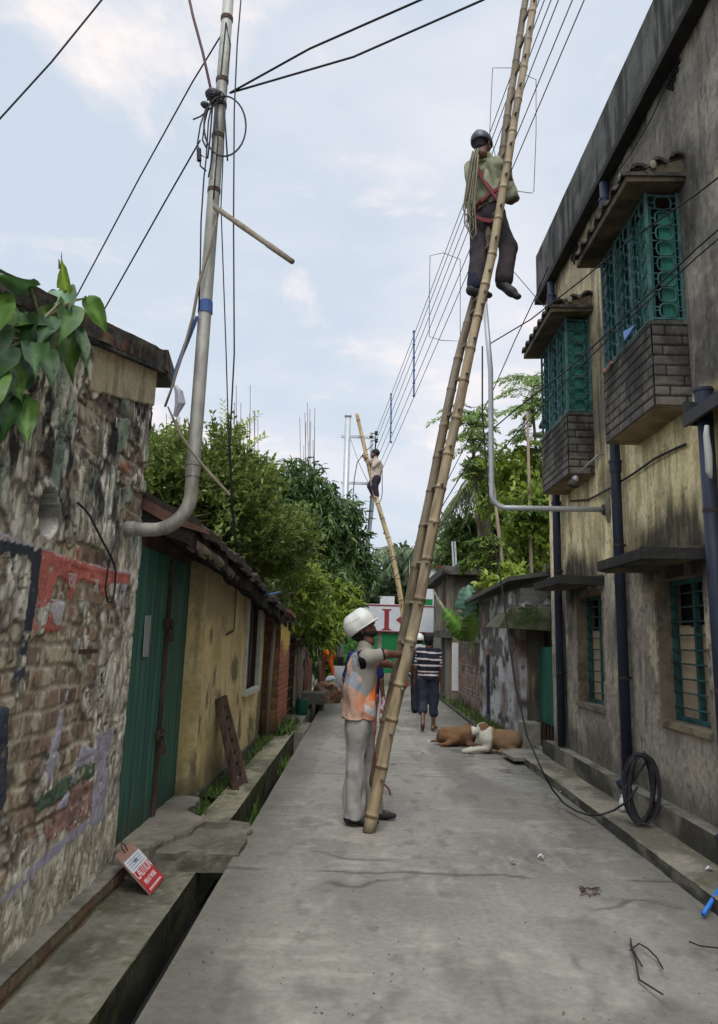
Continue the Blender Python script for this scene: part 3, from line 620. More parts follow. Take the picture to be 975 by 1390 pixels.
# ================================================================ RIGHT-HAND HOUSE
HE = 10.9; PT = 7.45; PB_ = 6.68
house = thing('two_storey_house', 'stained grey and cream two storey house with teal grilled bay windows, right side', 'house', (XB, 6, 0))
def fac(u, v, y0=0.0, z0=0.2):
    y = u + y0; z = v + z0
    big = fbm(y * .7, z * .7, 501, 4); mid = fbm(y * 2.4, z * 2.4, 504, 4); st = fbm(y * 9, z * .8, 507, 5); fine = fbm(y * 14, z * 14, 511, 4)
    gr = fbm(y * 30, z * 24, 517, 3)
    lo = mixn(lin((152, 144, 130)), lin((124, 117, 106)), ss(mid, .4, .62)); lo = mixn(lo, lin((188, 176, 146)), ss(fbm(y * 5, z * 2.5, 515, 4) + (z - 1.9) * .25, .56, .66) * .8); lo = mixn(lo, lin((98, 90, 80)), ss(gr, .55, .8) * .55); lo = mixn(lo, lin((176, 168, 152)), ss(1 - gr, .6, .85) * .5)
    crm = mixn(lin((212, 196, 150)), lin((178, 163, 124)), ss(st, .42, .62)); crm = mixn(crm, lin((126, 118, 98)), ss(mid, .56, .7) * .5); crm = mixn(crm, lin((226, 214, 176)), ss(fbm(y * 8, z * 3, 519, 4), .58, .7) * .6)
    upf = mixn(lin((188, 174, 138)), lin((156, 145, 118)), ss(mid, .4, .6)); upn = mixn(lin((138, 131, 118)), lin((112, 107, 98)), ss(mid, .4, .6)); upn = mixn(upn, lin((84, 80, 74)), ss(gr, .5, .8) * .5)
    up = mixn(upn, upf, ss(y + (big - .5) * 2.5, 7.4, 8.9)); up = mixn(up, lin((86, 82, 74)), ss(st, .56, .72) * .6)
    c = mixn(lo, crm, ss(z + (fine - .5) * .3, 2.35, 2.5)); c = mixn(c, up, ss(z + (mid - .5) * .2, 3.5, 3.62))
    # black algae: above the sun shades, under the parapet, beside the down pipes, below the bays
    w_ = (fbm(y * 3.2, z * .9, 521, 5) - .5)
    def blob(yc, zc, ry, rz, k=1.0): return np.clip(1 - np.hypot((y - yc) / ry, (z - zc) / rz) + w_ * 1.1, 0, 1) * k
    al = ss(blob(6.9, 2.4, 1.3, .6), .05, .6) + ss(blob(9.3, 2.35, 1.3, .5), .05, .6) + ss(blob(8.0, 2.2, .45, .9), .1, .5) * .7
    al = al + ss(blob(10.35, 1.2, .35, 1.6), .1, .5) * .9 + ss(blob(9.95, 2.0, .25, .7), .1, .5) * .6
    al = al + ss(z, 6.35, 6.68) * ss(w_ + .5, .3, .5) * .9 + ss(blob(5.9, 5.3, .5, .7), .1, .5) * .7 + ss(blob(8.4, 4.5, .4, 1.1), .1, .5) * .6
    al = al + ss(blob(5.6, 3.75, .5, .5), .1, .5) * .6 + ss(blob(8.2, 3.3, .5, .3), .1, .5) * .6
    c = mixn(c, lin((36, 35, 33)), np.clip(al * (.75 + .5 * fbm(y * 22, z * 3, 527, 3)), 0, 1) * ss(fine + .2, .2, .55) * .92)
    c = mixn(c, lin((60, 57, 52)), ss(fbm(y * 26, z * 2.2, 530, 4), .62, .74) * .5)
    c = mixn(c, lin((74, 70, 62)), ss(.45 - v + (mid - .5) * .5, 0, .25) * .6)
    q = abs(fbm(y * 1.6, z * 1.6, 533, 5) - .5); c = mixn(c, lin((50, 46, 42)), (1 - ss(q, .001, .005)) * .6)
    return c * 1.24, (mid - .5) * .02 + (fine - .5) * .014 + (gr - .5) * .006
win1 = (6.03, 7.0, .93, 2.13); win2 = (8.62, 9.62, .88, 2.12)
# the facade stands behind the bay openings, so those are cut too
bayA = (6.02, 7.29); bayB = (8.68, 9.97); BZ0, BZ1, BG = 3.48, 4.2, 5.42
cuts = [win1, win2, (bayA[0] + .03, bayA[1] - .03, BZ1, BG), (bayB[0] + .03, bayB[1] - .03, BZ1, BG)]
panel('street_wall', (XB, 0, .2), (0, 1, 0), (0, 0, 1), (-1, 0, 0), HE, PB_ - .2, .022, lambda u, v: fac(u, v), M_PAINT, house, holes=[(a, b, c - .2, d - .2) for a, b, c, d in cuts])
panel('end_wall', (XB, HE, .2), (1, 0, 0), (0, 0, 1), (0, 1, 0), 4.5, PB_ - .2, .08, lambda u, v: fac(u, v, 30), M_PAINT, house)
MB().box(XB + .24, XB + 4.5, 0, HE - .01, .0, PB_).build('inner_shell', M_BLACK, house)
# parapet with drip band
def par_fn(u, v):
    st = fbm(u * 9, v * 1.2, 541, 5); a = fbm(u * 1.5, v * 3, 545, 4); c = mixn(lin((104, 103, 99)), lin((76, 75, 72)), ss(a, .35, .6)); c = mixn(c, lin((44, 43, 41)), ss(st, .48, .66) * .85); c = mixn(c, lin((124, 122, 116)), ss(fbm(u * 14, v * 1.5, 548, 4), .62, .76) * .5)
    c = mixn(c, lin((36, 35, 33)), ss(.14 - v, 0, .08) * .8); return c, (a - .5) * .012
panel('parapet', (XB - .1, 0, PB_), (0, 1, 0), (0, 0, 1), (-1, 0, 0), HE + .1, PT - PB_, .03, par_fn, M_PAINT, house)
MB().box(XB - .095, XB + .15, 0, HE + .095, PB_ + .004, PT).build('parapet_core', M_DARKCONC, house)
MB().box(XB - .13, XB + .2, -.02, HE + .13, PB_ - .03, PB_ + .05).build('drip_band', mat('black_algae_concrete', tuple(lin((46, 45, 43))), .95, .35, 7, .6, 40), house, bev=.008)
# shades on the far gable, seen past the corner
for z in (6.32, 4.85):
    m = MB(); m.hexa([(XB - .0, HE + .002, z), (XB + 1.4, HE + .002, z), (XB + 1.4, HE + .65, z - .03), (XB + .02, HE + .65, z - .03), (XB, HE + .002, z + .1), (XB + 1.4, HE + .002, z + .1), (XB + 1.4, HE + .65, z + .03), (XB + .02, HE + .65, z + .03)]); m.build('sun_shade', M_DARKCONC, house, bev=.01)
# reveals, shutters, bars of the two ground floor windows
M_SACK = mat('sun_bleached_board', tuple(lin((176, 160, 132))), .9, .2, 6, .3, 20, c2=tuple(lin((168, 150, 122))), stretch=(1, 1, .25))
M_REV = mat('window_reveal', tuple(lin((132, 120, 100))), .9, .25, 6, .4, 40, c2=tuple(lin((84, 78, 68))))
for (y0, y1, z0, z1) in (win1, win2):
    f = MB(); x1 = XB + .22
    f.box(XB - .0, x1, y0 - .05, y0, z0 - .05, z1 + .05); f.box(XB - .0, x1, y1, y1 + .05, z0 - .05, z1 + .05); f.box(XB + .002, x1, y0, y1, z1, z1 + .05); f.box(XB - .03, x1, y0 - .03, y1 + .03, z0 - .05, z0)
    o = f.build('window', M_REV, house)
    xf = XB + .15; fr = MB()
    for yy in (y0 + .02, (y0 + y1) / 2, y1 - .02): fr.box(xf - .025, xf + .02, yy - .022, yy + .022, z0, z1)
    for zz in (z0 + .02, z1 - .02): fr.box(xf - .024, xf + .019, y0, y1, zz - .02, zz + .02)
    fr.build('window_frame', M_TEAL, o, bev=.003)
    b = MB()
    for k in range(1, 10):
        zz = z0 + (z1 - z0) * k / 10; b.tube([(xf - .03, y0 + .01, zz), (xf - .03, y1 - .01, zz + .004 * (-1) ** k)], .0085, 6)
    b.build('window_bars', M_TEAL, o, smooth=True)
    s = MB(); n = 4
    for k in range(n):
        a = y0 + .02 + (y1 - y0 - .04) * k / n; s.box(xf + .03, xf + .045 + .006 * (k % 2), a + .004, a + (y1 - y0) / n - .012, z0 + .01, z0 + (z1 - z0) * (.66 + .015 * (k % 2)))
    s.build('inner_board', M_SACK, o)
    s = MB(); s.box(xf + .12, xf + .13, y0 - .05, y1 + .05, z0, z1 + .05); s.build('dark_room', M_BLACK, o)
# sun shades over the ground floor windows
for nm, (ya, yb), z in (('sun_shade', (5.9, 7.35), 2.235), ('sun_shade', (8.5, 9.95), 2.225)):
    m = MB(); n = 14; vs = []
    for k in range(n + 1):
        y = ya + (yb - ya) * k / n; xf = XB - .50 + (vn(k * .9, 3, 5) - .5) * .02 + .16 * max(0, (k - n + 3) / 3.0)
        vs += [(xf, y, z - .02), (XB + .004, y, z + .0), (XB + .004, y, z + .09), (xf, y, z + .045)]
    fs = [tuple(4 * k + j for j in q) for k in range(n) for q in ((0, 4, 5, 1), (1, 5, 6, 2), (2, 6, 7, 3), (3, 7, 4, 0))] + [(0, 1, 2, 3), (4 * n + 3, 4 * n + 2, 4 * n + 1, 4 * n)]
    m.add(vs, fs); m.wobble(.012, 7, 6); m.build(nm, mat('shade_slab', tuple(lin((98, 88, 70))), .95, .35, 5, .6, 40, c2=tuple(lin((54, 51, 46)))), house, bev=.006)
    m = MB(); m.box(XB - .515, XB - .47, ya - .012, yb - .3, z - .026, z + .06); m.box(XB - .515, XB, ya - .015, ya + .02, z - .024, z + .07); m.wobble(.01, 9, 4); m.build('shade_rim', mat('black_algae_concrete', (0, 0, 0)), house)
# bays
M_BAYB = mat('bay_underside', tuple(lin((142, 128, 102))), .9, .3, 4, .4, 40, c2=tuple(lin((96, 88, 74))))
def bay_brick(u, v):
    bm, b1, b2 = bricks(u, v + .002, .3, .088, 21, .008, .002); c = mixn(lin((98, 93, 86)), lin((82, 78, 73)), b1); c = mixn(c, lin((118, 110, 98)), ss(fbm(u * 6, v * 6, 551, 4), .52, .68) * .7)
    c = mixn(c, lin((50, 48, 45)), ss(fbm(u * 4, v * 3, 555, 4) + (v - .4) * .25, .5, .66) * .8); c = mixn(lin((30, 29, 28)), c, bm); return c, bm * .009
def ring_column(mb, O, A, w_, z0, z1, n, off=0.0):
    """column of rounded links with short ties; O base point, A unit vector across, w_ width"""
    O = np.array(O); A = np.array(A); h = (z1 - z0) / n
    for k in range(n):
        zc = z0 + (k + .5) * h + off * h
        if zc + h * .4 > z1 or zc - h * .4 < z0: continue
        pts = [O + A * (w_ * .30 * math.copysign(abs(math.cos(a)) ** .6, math.cos(a))) + np.array([0, 0, zc + h * .44 * math.copysign(abs(math.sin(a)) ** .6, math.sin(a))]) for a in np.linspace(0, 2 * math.pi, 17)[:-1]]
        mb.tube(pts, .0075, 5, closed=True)
        for s in (-1, 1): mb.tube([O + A * s * w_ * .30 + np.array([0, 0, zc]), O + A * s * w_ * .5 + np.array([0, 0, zc])], .006, 5)
for bi, (ya, yb) in enumerate((bayA, bayB)):
    XA = XB - .30; rows = 8
    bay = MB().box(XA + .012, XB - .002, ya + .012, yb - .012, BZ0 + .012, BZ1 - .01).build('bay_window', M_DARKCONC, house)
    panel('bay_brickwork', (XA, ya, BZ0), (0, 1, 0), (0, 0, 1), (-1, 0, 0), yb - ya, BZ1 - BZ0, .01, bay_brick, M_PAINT, bay)
    panel('bay_brickwork', (XA, ya, BZ0), (1, 0, 0), (0, 0, 1), (0, -1, 0), XB - XA, BZ1 - BZ0, .01, bay_brick, M_PAINT, bay)
    panel('bay_brickwork', (XA, yb, BZ0), (1, 0, 0), (0, 0, 1), (0, 1, 0), XB - XA, BZ1 - BZ0, .02, bay_brick, M_PAINT, bay)
    MB().box(XA + .002, XB, ya + .002, yb - .002, BZ0 - .003, BZ0 + .01).build('bay_floor', M_BAYB, bay)
    MB().box(XA - .012, XB, ya - .012, yb + .012, BZ1 - .006, BZ1 + .03).wobble(.004, 9).build('bay_sill', M_DARKCONC, bay, bev=.004)
    g = MB(); T = .022
    for y in (ya + .015, ya + (yb - ya) / 3, ya + (yb - ya) * 2 / 3, yb - .015): g.box(XA, XA + T, y - .014, y + .014, BZ1 + .02, BG)
    for y in (ya + .015, yb - .015): g.box(XB - .03, XB - .005, y - .012, y + .012, BZ1 + .02, BG)
    for z in (BZ1 + .05, BG - .03): g.box(XA + .001, XA + .016, ya + .02, yb - .02, z - .008, z + .008); g.box(XA + .02, XB - .02, ya + .008, ya + .022, z - .008, z + .008); g.box(XA + .02, XB - .02, yb - .022, yb - .008, z - .008, z + .008)
    for k in range(1, rows):
        z = BZ1 + (BG - BZ1) * k / rows
        for (p, q) in (((XA + .02, ya + .012, z), (XA + .09, ya + .012, z)), ((XB - .09, ya + .012, z), (XB - .02, ya + .012, z))): g.tube([p, q], .006, 5)
    for c in range(6):
        yc = ya + (yb - ya) * (c + .5) / 6; ring_column(g, (XA + .008, yc, 0), (0, 1, 0), (yb - ya) / 6, BZ1 + .05, BG - .03, rows, 0 if c % 2 else .0)
    for y in (ya + .012, yb - .012): ring_column(g, ((XA + XB) / 2 + .005, y, 0), (1, 0, 0), XB - XA - .06, BZ1 + .05, BG - .03, rows)
    g.build('window_grille', mat('teal_grille_paint', tuple(lin((64, 98, 98))), .65, .3, 12, .3, 40, c2=tuple(lin((42, 70, 72)))), bay, smooth=False)
    # green shutters behind, leaves with dark gaps
    s = MB(); s.box(XA + .05, XA + .07, ya + .06, ya + .36, BZ1 + .03, BG - .1); s.box(XA + .05, XA + .07, ya + .45, ya + .62, BZ1 + .03, BG - .1); s.box(XA + .06, XA + .08, ya + .82, ya + 1.0, BZ1 + .03, BG - .1)
    if bi == 0: s.box(XA + .12, XB - .04, ya + .035, ya + .05, BZ1 + .03, BG - .16)
    else: s.box(XA + .03, XB - .02, ya + .035, ya + .05, BZ1 + .03, BG - .05)
    s.box(XA + .04, XB - .02, yb - .05, yb - .035, BZ1 + .03, BG - .05)
    s.build('shutter', M_TEALB, bay)
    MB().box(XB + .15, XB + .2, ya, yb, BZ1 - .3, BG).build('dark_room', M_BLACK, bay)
    # canopy: sloping slab with a wavy tiled edge
    c0, c1 = ya - .14, yb + .16; XC = XB - .50
    cs = MB(); cs.hexa([(XC, c0, BG + .0), (XB, c0, BG + .02), (XB, c1, BG + .02), (XC, c1, BG + .0), (XC, c0, BG + .07), (XB, c0, BG + .24), (XB, c1, BG + .24), (XC, c1, BG + .07)])
    can = cs.build('canopy', mat('shade_slab', (0, 0, 0)), bay, bev=.01)
    t = MB(); nT = 7; M_T2 = mat('black_roof_tiles', tuple(lin((58, 54, 50))), .95, .35, 12, .7, 50, c2=tuple(lin((86, 78, 70))))
    for k in range(nT):
        y = c0 + .08 + (c1 - c0 - .16) * k / (nT - 1)
        arc = [(math.cos(a) * .075, math.sin(a) * .062) for a in np.linspace(0, math.pi, 9)] + [(math.cos(a) * .048, math.sin(a) * .036) for a in np.linspace(math.pi, 0, 9)]
        t.prism([(XC - .03, y + p, BG + .075 + q) for p, q in arc], (XB - XC + .02, 0, .17))
        if k < nT - 1:
            y2 = y + (c1 - c0 - .16) / (nT - 1) / 2; t.prism([(XC - .015, y2 - .07, BG + .09), (XC - .015, y2 + .07, BG + .09), (XC - .015, y2 + .05, BG + .07), (XC - .015, y2 - .05, BG + .07)], (XB - XC, 0, .165))
    for k in range(3):
        x = XC + .1 + k * .17; arc = [(math.cos(a) * .07, math.sin(a) * .055) for a in np.linspace(0, math.pi, 9)] + [(math.cos(a) * .045, math.sin(a) * .03) for a in np.linspace(math.pi, 0, 9)]
        t.prism([(x + p, c0 - .03, BG + .08 + .34 * (x - XC) + q) for p, q in arc], (0, .2, 0))
    t.box(XC - .025, XB, c0 - .02, c0 + .01, BG + .055, BG + .09); t.wobble(.007, 12, 3)
    t.build('canopy_tiles', M_T2, can)
    e = MB()
    q = np.array([XC + .22, c0 - .032, BG + .15]); e.ell(q, (.03, .012, .04), 8, 6); q = np.array([XC - .03, c0 + .09, BG + .1]); e.ell(q, (.012, .03, .035), 8, 6); e.build('tile_end_mortar', M_CONC, can)
# blue cloth scrap and clutter on bay A sill
m = MB(); m.prism([P(846, 450, X=XB - .31), P(862, 441, X=XB - .31), P(848, 462, X=XB - .31)], (.02, 0, 0)); o = m.build('cloth_scrap', mat('pale_blue_cloth', tuple(lin((120, 150, 205))), .9, .1, 9)); tag(o, 'scrap of pale blue cloth poking through the grille of the nearer bay window', 'cloth')
m = MB(); m.tube([(XB - .32, 7.0, BZ1 + .02), (XB - .34, 7.1, BZ1 - .04), (XB - .33, 7.18, BZ1 + .0)], .018, 6); o = m.build('rag', mat('faded_pink_rag', tuple(lin((150, 112, 104))), .9, .1, 9)); tag(o, 'small pink rag on the far end of the nearer bay window sill', 'rag')
# plinth
def plinth_fn(u, v):
    a = fbm(u * 2, v * 4, 561, 4); c = mixn(lin((134, 128, 112)), lin((104, 100, 88)), ss(a, .4, .6)); c = mixn(c, lin((54, 52, 47)), ss(fbm(u * 1.6, v * 1.5, 565, 4) + ss(u, 9.5, 10.7) * .3, .56, .7) * .8); return c, (a - .5) * .02
panel('plinth_face', (2.50, 0, .06), (0, 1, 0), (0, 0, 1), (-1, 0, 0), HE + .05, .215, .02, plinth_fn, M_PAINT, house)
MB().box(2.508, XB + .3, 0, HE + .04, -.3, .262).wobble(.004, 5).build('plinth', M_CONC, house)
# lattice vents
for (px, py) in ((912, 100), (780, 343)):
    m = MB(); q = P(px, py, X=XB - .012); r = .17
    for i in range(-3, 4):
        for j in range(-3, 4):
            if abs(i) + abs(j) <= 3: m.box(XB - .018, XB + .0, q[1] + i * .05 - .016, q[1] + i * .05 + .016, q[2] + j * .05 - .016, q[2] + j * .05 + .016)
    m.build('lattice_vent', M_BLACK, house)
# down pipes
def downpipe(y, ztop, zbot, lab, x=XB - .075, r=.052, coll=(), shoe=True):
    t = thing('down_pipe', lab, 'down pipe', (x, y, zbot), 'dark down pipes on the house front')
    m = MB(); m.tube([(x, y, zbot), (x, y, ztop)], r, 16); m.build('pipe', M_PIPE, t, smooth=True)
    for z in coll: m = MB(); m.tube([(x, y, z), (x, y, z + .1), (x, y, z + .101), (x, y, z + .125)], [r * 1.16, r * 1.16, r * 1.3, r * 1.3], 16); m.build('collar', M_PIPE, t)
    for z in [zbot + 1.3 * k + .9 for k in range(int((ztop - zbot - .3) / 1.3))]: m = MB(); m.box(x, XB + .01, y - .012, y + .012, z + .002, z + .026); m.tube([(x, y, z), (x, y, z + .028)], r * 1.05, 14); m.build('clamp', mat('dull_iron', tuple(lin((58, 50, 48))), .8, .3, 20), t)
    if shoe: m = MB(); m.tube([(x, y, zbot + .05), (x, y, zbot - .01), (x - .03, y, zbot - .06), (x - .09, y, zbot - .09)], [r * 1.15, r * 1.1, r, r * .95], 12); m.build('shoe', M_PIPE, t, smooth=True)
    return t
downpipe(5.64, 3.5, .34, 'dark blue drain pipe nearest the camera with socket top under a tin sheet', r=.056, coll=(3.38,))
downpipe(7.74, 6.62, .33, 'dark blue drain pipe between the two ground floor windows, coil at its foot', coll=(3.3, 4.9, 6.3))
downpipe(10.2, 6.62, .28, 'dark blue drain pipe at the far corner of the grey house', coll=(3.3, 6.3), shoe=False)
# tin sheet hood at the near end + white rag
m = MB(); a = [P(931, 603, X=XB - .16), P(975, 575, X=XB - .62), P(1040, 560, X=XB - .62), P(1040, 620, X=XB - .1)]
x0 = XB - .17; m.hexa([(x0, 4.6, 3.30), (XB, 4.6, 3.42), (XB, 5.78, 3.42), (x0, 5.78, 3.30), (x0, 4.6, 3.33), (XB, 4.6, 3.45), (XB, 5.78, 3.45), (x0, 5.78, 3.33)]); m.box(x0 - .01, x0 + .02, 4.6, 5.8, 3.24, 3.34); m.box(x0, XB, 5.77, 5.8, 3.25, 3.44)
m.build('tin_hood', mat('dark_tin', tuple(lin((52, 52, 54))), .6, .2, 9, .2, 30), house)
q = P(960, 580, X=XB - .17); m = MB(); m.tube([q + np.array(k) for k in ((0, 0, .02), (-.01, .0, -.06), (.0, .01, -.2), (-.005, 0, -.33), (0, 0, -.38))], [.012, .022, .028, .026, .01], 8); m.wobble(.008, 20); o = m.build('plastic_strip', mat('dirty_white_plastic', tuple(lin((168, 168, 162))), .5, .1, 20, .4, 30), smooth=True); tag(o, 'dirty white plastic strip hanging on the pipe nearest the camera', 'plastic strip')
# conduit lamp bracket, wall cable, fan hook
m = MB(); pts = [P(x, y, X=XB - .03) for x, y in ((775, 680), (800, 678), (830, 662), (860, 643), (890, 622), (915, 610), (931, 603))]; m.tube(pts, .012, 6); o = m.build('wall_cable', M_WIRE, smooth=True); tag(o, 'thick black cable sagging along the cream wall below the bay windows', 'cable')
m = MB(); m.tube([P(786, 642, X=XB - .2), P(812, 618, X=XB - .08), P(818, 616, X=XB)], .012, 7); m.ell(P(781, 650, X=XB - .22), (.04, .05, .05), 10, 8)
t = thing('wall_lamp', 'small lamp on a pale bent arm under the farther bay window', 'lamp', P(818, 616, X=XB)); m.build('lamp_arm', M_GALV, t, smooth=True)
m = MB(); a = P(781, 652, X=XB - .22); m.tube([a + np.array((0, 0, .03)), a + np.array((-.02, 0, -.02)), a + np.array((-.03, 0, -.07))], [.02, .05, .075], 12); m.build('lamp_shade', M_DARKCONC, t, smooth=True)
m = MB(); pts = [P(x, y, X=XB - .04) for x, y in ((912, 98), (885, 160), (856, 210), (830, 245), (800, 290), (775, 330), (750, 362), (730, 395))]; m.tube(pts, .006, 5); o = m.build('wall_cable', M_WIRE, smooth=True); tag(o, 'thin black cable running from the lattice vent down the upper grey wall', 'cable')
# cable coil, white bottle, blue stick, litter
coil = thing('cable_coil', 'coil of thick black cable standing against the house plinth', 'cable coil', (2.44, 6.85, .08))
c0 = P(872, 1080, Y=6.85); c0 = np.array([c0[0], 6.85, .08 + .30]); m = MB(); ux = unit_(np.array([1.0, -.35, 0.0])); uz = unit_(np.array([.1, .05, 1.0]))
for k in range(13):
    rx = .085 + .06 * rng.random(); rz = .25 + .035 * rng.random(); cx0 = (rng.random() - .5) * .05; tl = rng.uniform(-.25, .25); nn = np.cross(ux, uz)
    pts = [c0 + ux * (cx0 + rx * math.cos(a) + tl * .12 * math.sin(a)) + uz * (rz * math.sin(a) * (1 if math.sin(a) > 0 else .98)) + nn * ((k - 5) * .011 + .02 * math.sin(a * 2 + k)) for a in np.linspace(0, 2 * math.pi, 41)[:-1]]
    m.tube(pts, .008, 6, closed=True)
m.build('loops', M_WIRE, coil, smooth=True)
m = MB(); m.tube([c0 + ux * -.13 + uz * -.05, c0 + ux * -.04 + uz * .1, c0 + ux * .03 + uz * .22, c0 + ux * .01 + uz * .3], .0085, 6); m.build('tail', M_WIRE, coil, smooth=True)
q = P(846, 1100, Z=.1); t = thing('plastic_bottle', 'small white plastic bottle beside the black cable coil', 'bottle', q); m = MB()
m.tube([q + np.array((0, 0, z)) for z in (0, .01, .08, .1, .11)], [.026, .031, .031, .022, .014], 14); m.build('body', M_WHITE, t, smooth=True)
m = MB(); m.tube([q + np.array((0, 0, z)) for z in (.11, .13)], .016, 12); m.build('cap', mat('grey_cap', tuple(lin((190, 192, 196))), .5, .1, 9), t)
a = P(955, 1241, Z=.03); b = P(982, 1200, X=2.3); m = MB(); d = (b - a); m.tube([a, a + d * 1.6], .014, 10); o = m.build('blue_stick', mat('bright_blue_plastic', tuple(lin((40, 112, 196))), .4, .05, 9), smooth=True); tag(o, 'bright blue plastic stick leaning on the right kerb at the picture edge', 'stick')
for (px, py), c, lab in (((735, 1165), (205, 205, 210), 'white crumpled wrapper left of the right kerb, mid road'), ((764, 1076), (200, 198, 190), 'tiny white paper scrap lying close to the right kerb'), ((697, 1172), (150, 146, 138), 'pale bottle cap ring on the road, left of the white wrapper'), ((964, 1182), (190, 192, 196), 'white wrapper on the pavement at the right edge')):
    q = P(px, py, Z=.09 if px > 940 else .012); m = MB(); n = 7
    m.add([q + np.array((.03 * math.cos(k * 6.28 / n) * (.6 + .5 * (k % 2)), .022 * math.sin(k * 6.28 / n), .012 * (k % 3) + .003)) for k in range(n)] + [q + np.array((0, 0, .02))], [(k, (k + 1) % n, n) for k in range(n)] + [tuple(range(n - 1, -1, -1))])
    o = m.build('litter_scrap', mat('litter_%d' % c[0], tuple(lin(c)), .6, .05, 9)); tag(o, lab, 'litter')
m = MB(); wp = [[(856, 1274), (858, 1287), (864, 1298), (872, 1312)], [(856, 1290), (868, 1281), (880, 1288), (892, 1300), (900, 1315)], [(856, 1282), (862, 1300), (868, 1330), (900, 1350)], [(936, 1278), (950, 1284), (985, 1288)]]
for k, wq in enumerate(wp): m.tube([P(x, y, Z=.02 + .02 * ((i + k) % 2)) for i, (x, y) in enumerate(wq)], .0045, 5)
o = m.build('wire_offcut', M_WIRE, smooth=True); tag(o, 'tangle of thin black wire offcuts on the road at the bottom right', 'wire offcuts')
m = MB()
for k in range(26):
    q = P(800 + rng.uniform(-12, 14), 1210 + rng.uniform(-6, 8), Z=.012); a = rng.uniform(0, 6.3); d = np.array((math.cos(a), math.sin(a), .1)) * .02; m.tube([q - d, q + d * .3 + np.array((0, 0, .008)), q + d], .003, 4)
o = m.build('dry_leaves', M_IRON); tag(o, 'small heap of dark dry leaf bits on the road right of centre', 'leaf litter')
# ================================================================ BEYOND THE HUT, LEFT SIDE
def brickfn(seed, bw_=.25, bh=.085, c1=(138, 84, 66), c2=(112, 74, 60), mc=(120, 112, 98), lime=.5, top=None):
    def f(u, v):
        bm, b1, b2 = bricks(u, v, bw_, bh, seed, .01, .005); c = mixn(lin(mc), mixn(lin(c1), lin(c2), b1), bm)
        c = mixn(c, lin((146, 138, 118)), ss(fbm(u * 2.5, v * 2.5, seed + 3, 4), .5, .68) * lime); c = mixn(c, lin((58, 54, 46)), ss(.35 - v + (fbm(u * 3, v * 3, seed + 6, 3) - .5) * .4, 0, .25) * .9)
        if top is not None: c = mixn(c, lin(top), ss(v - 1.3 + (fbm(u * 3, v * 3, seed + 8, 4) - .5) * .5, 0, .15))
        return c, bm * .008
    return f
pil = thing('brick_pillar', 'brick gate pillar with yellow plastered top at the end of the tiled hut', 'pillar', (-1.6, 13, 0))
panel('pillar_face', (-2.1, 12.32, 0), (1, 0, 0), (0, 0, 1), (0, -1, 0), .82, 1.84, .02, brickfn(21, c1=(126, 92, 62), c2=(92, 66, 50), mc=(96, 84, 62), lime=.15), M_PAINT, pil)
panel('pillar_face', (-1.28, 12.32, 0), (0, 1, 0), (0, 0, 1), (1, 0, 0), 1.6, 1.8, .02, brickfn(22, c1=(176, 104, 82), c2=(150, 92, 70), mc=(134, 106, 84), lime=.2, top=(204, 176, 96)), M_PAINT, pil)
MB().box(-2.1, -1.30, 12.34, 13.91, -.1, 1.83).build('pillar_core', M_DARKCONC, pil)
o = MB().tube([P(361, 1008, Y=12.0), P(366, 930, Y=12.05), P(375, 822, Y=12.1)], [.035, .032, .03], 8).build('wooden_post', M_GREYWOOD, smooth=True); tag(o, 'thin leaning timber post holding up the hut eave beside the brick pillar', 'post')
o = MB().tube([P(352, 1000, Y=12.0), P(354, 830, Y=12.0)], [.04, .035], 8).build('wooden_post', M_WOOD, smooth=True); tag(o, 'dark upright post at the far edge of the ochre wall', 'post')
fen = thing('woven_fence', 'dark split bamboo fence with pale horizontal laths beyond the brick pillar', 'fence', (-1.4, 15, 0))
m = MB()
for k in range(22): y = 14.0 + k * .125; m.bar((-1.42 + .01 * (k % 3), y, -.05), (-1.42, y + .02, 1.5 + .05 * math.sin(k * 2.1)), .02, .105, (0, 1, 0))
m.build('slat_panel', mat('black_bamboo_slats', tuple(lin((66, 60, 50))), .9, .35, 8, .4, 40, c2=tuple(lin((40, 38, 32)))), fen)
m = MB()
for k in range(7): z = .12 + k * .21; m.tube([(-1.39, 13.98, z), (-1.385, 15.3, z + .02), (-1.39, 16.75, z - .01)], .012, 5)
m.build('laths', M_GREYWOOD, fen)
m = MB(); m.bar((-1.38, 16.0, 0), (-1.38, 16.0, 1.56), .06, .08, (0, 1, 0)); m.build('corner_post', M_WOOD, fen)
ow = thing('old_brick_wall', 'low crumbling brick wall end behind the woven fence under the mango tree', 'wall', (-1.4, 18, 0))
panel('wall_face', (-1.36, 16.8, -.2), (0, 1, 0), (0, 0, 1), (1, 0, 0), 2.0, 1.68, .03, brickfn(31, c1=(150, 134, 108), c2=(126, 108, 86), lime=.8), M_PAINT, ow)
panel('wall_face', (-1.34, 18.8, -.2), (0, 1, 0), (0, 0, 1), (1, 0, 0), 3.0, 1.55, .03, brickfn(32, c1=(142, 84, 70), c2=(116, 76, 66), lime=.3), M_PAINT, ow)
panel('wall_face', (-1.7, 16.8, -.2), (1, 0, 0), (0, 0, 1), (0, -1, 0), .34, 1.68, .03, brickfn(33, c1=(150, 134, 108), c2=(126, 108, 86), lime=.8), M_PAINT, ow)
MB().box(-1.7, -1.4, 16.82, 21.7, -.2, 1.34).build('wall_core', M_CONC, ow)
o = MB().tube([P(434, 945, Y=19.2), P(433, 868, Y=19.2)], [.05, .045], 8).build('wooden_post', M_GREYWOOD, smooth=True); tag(o, 'pale wooden post standing at the end of the old brick wall, near the debris heap', 'post')
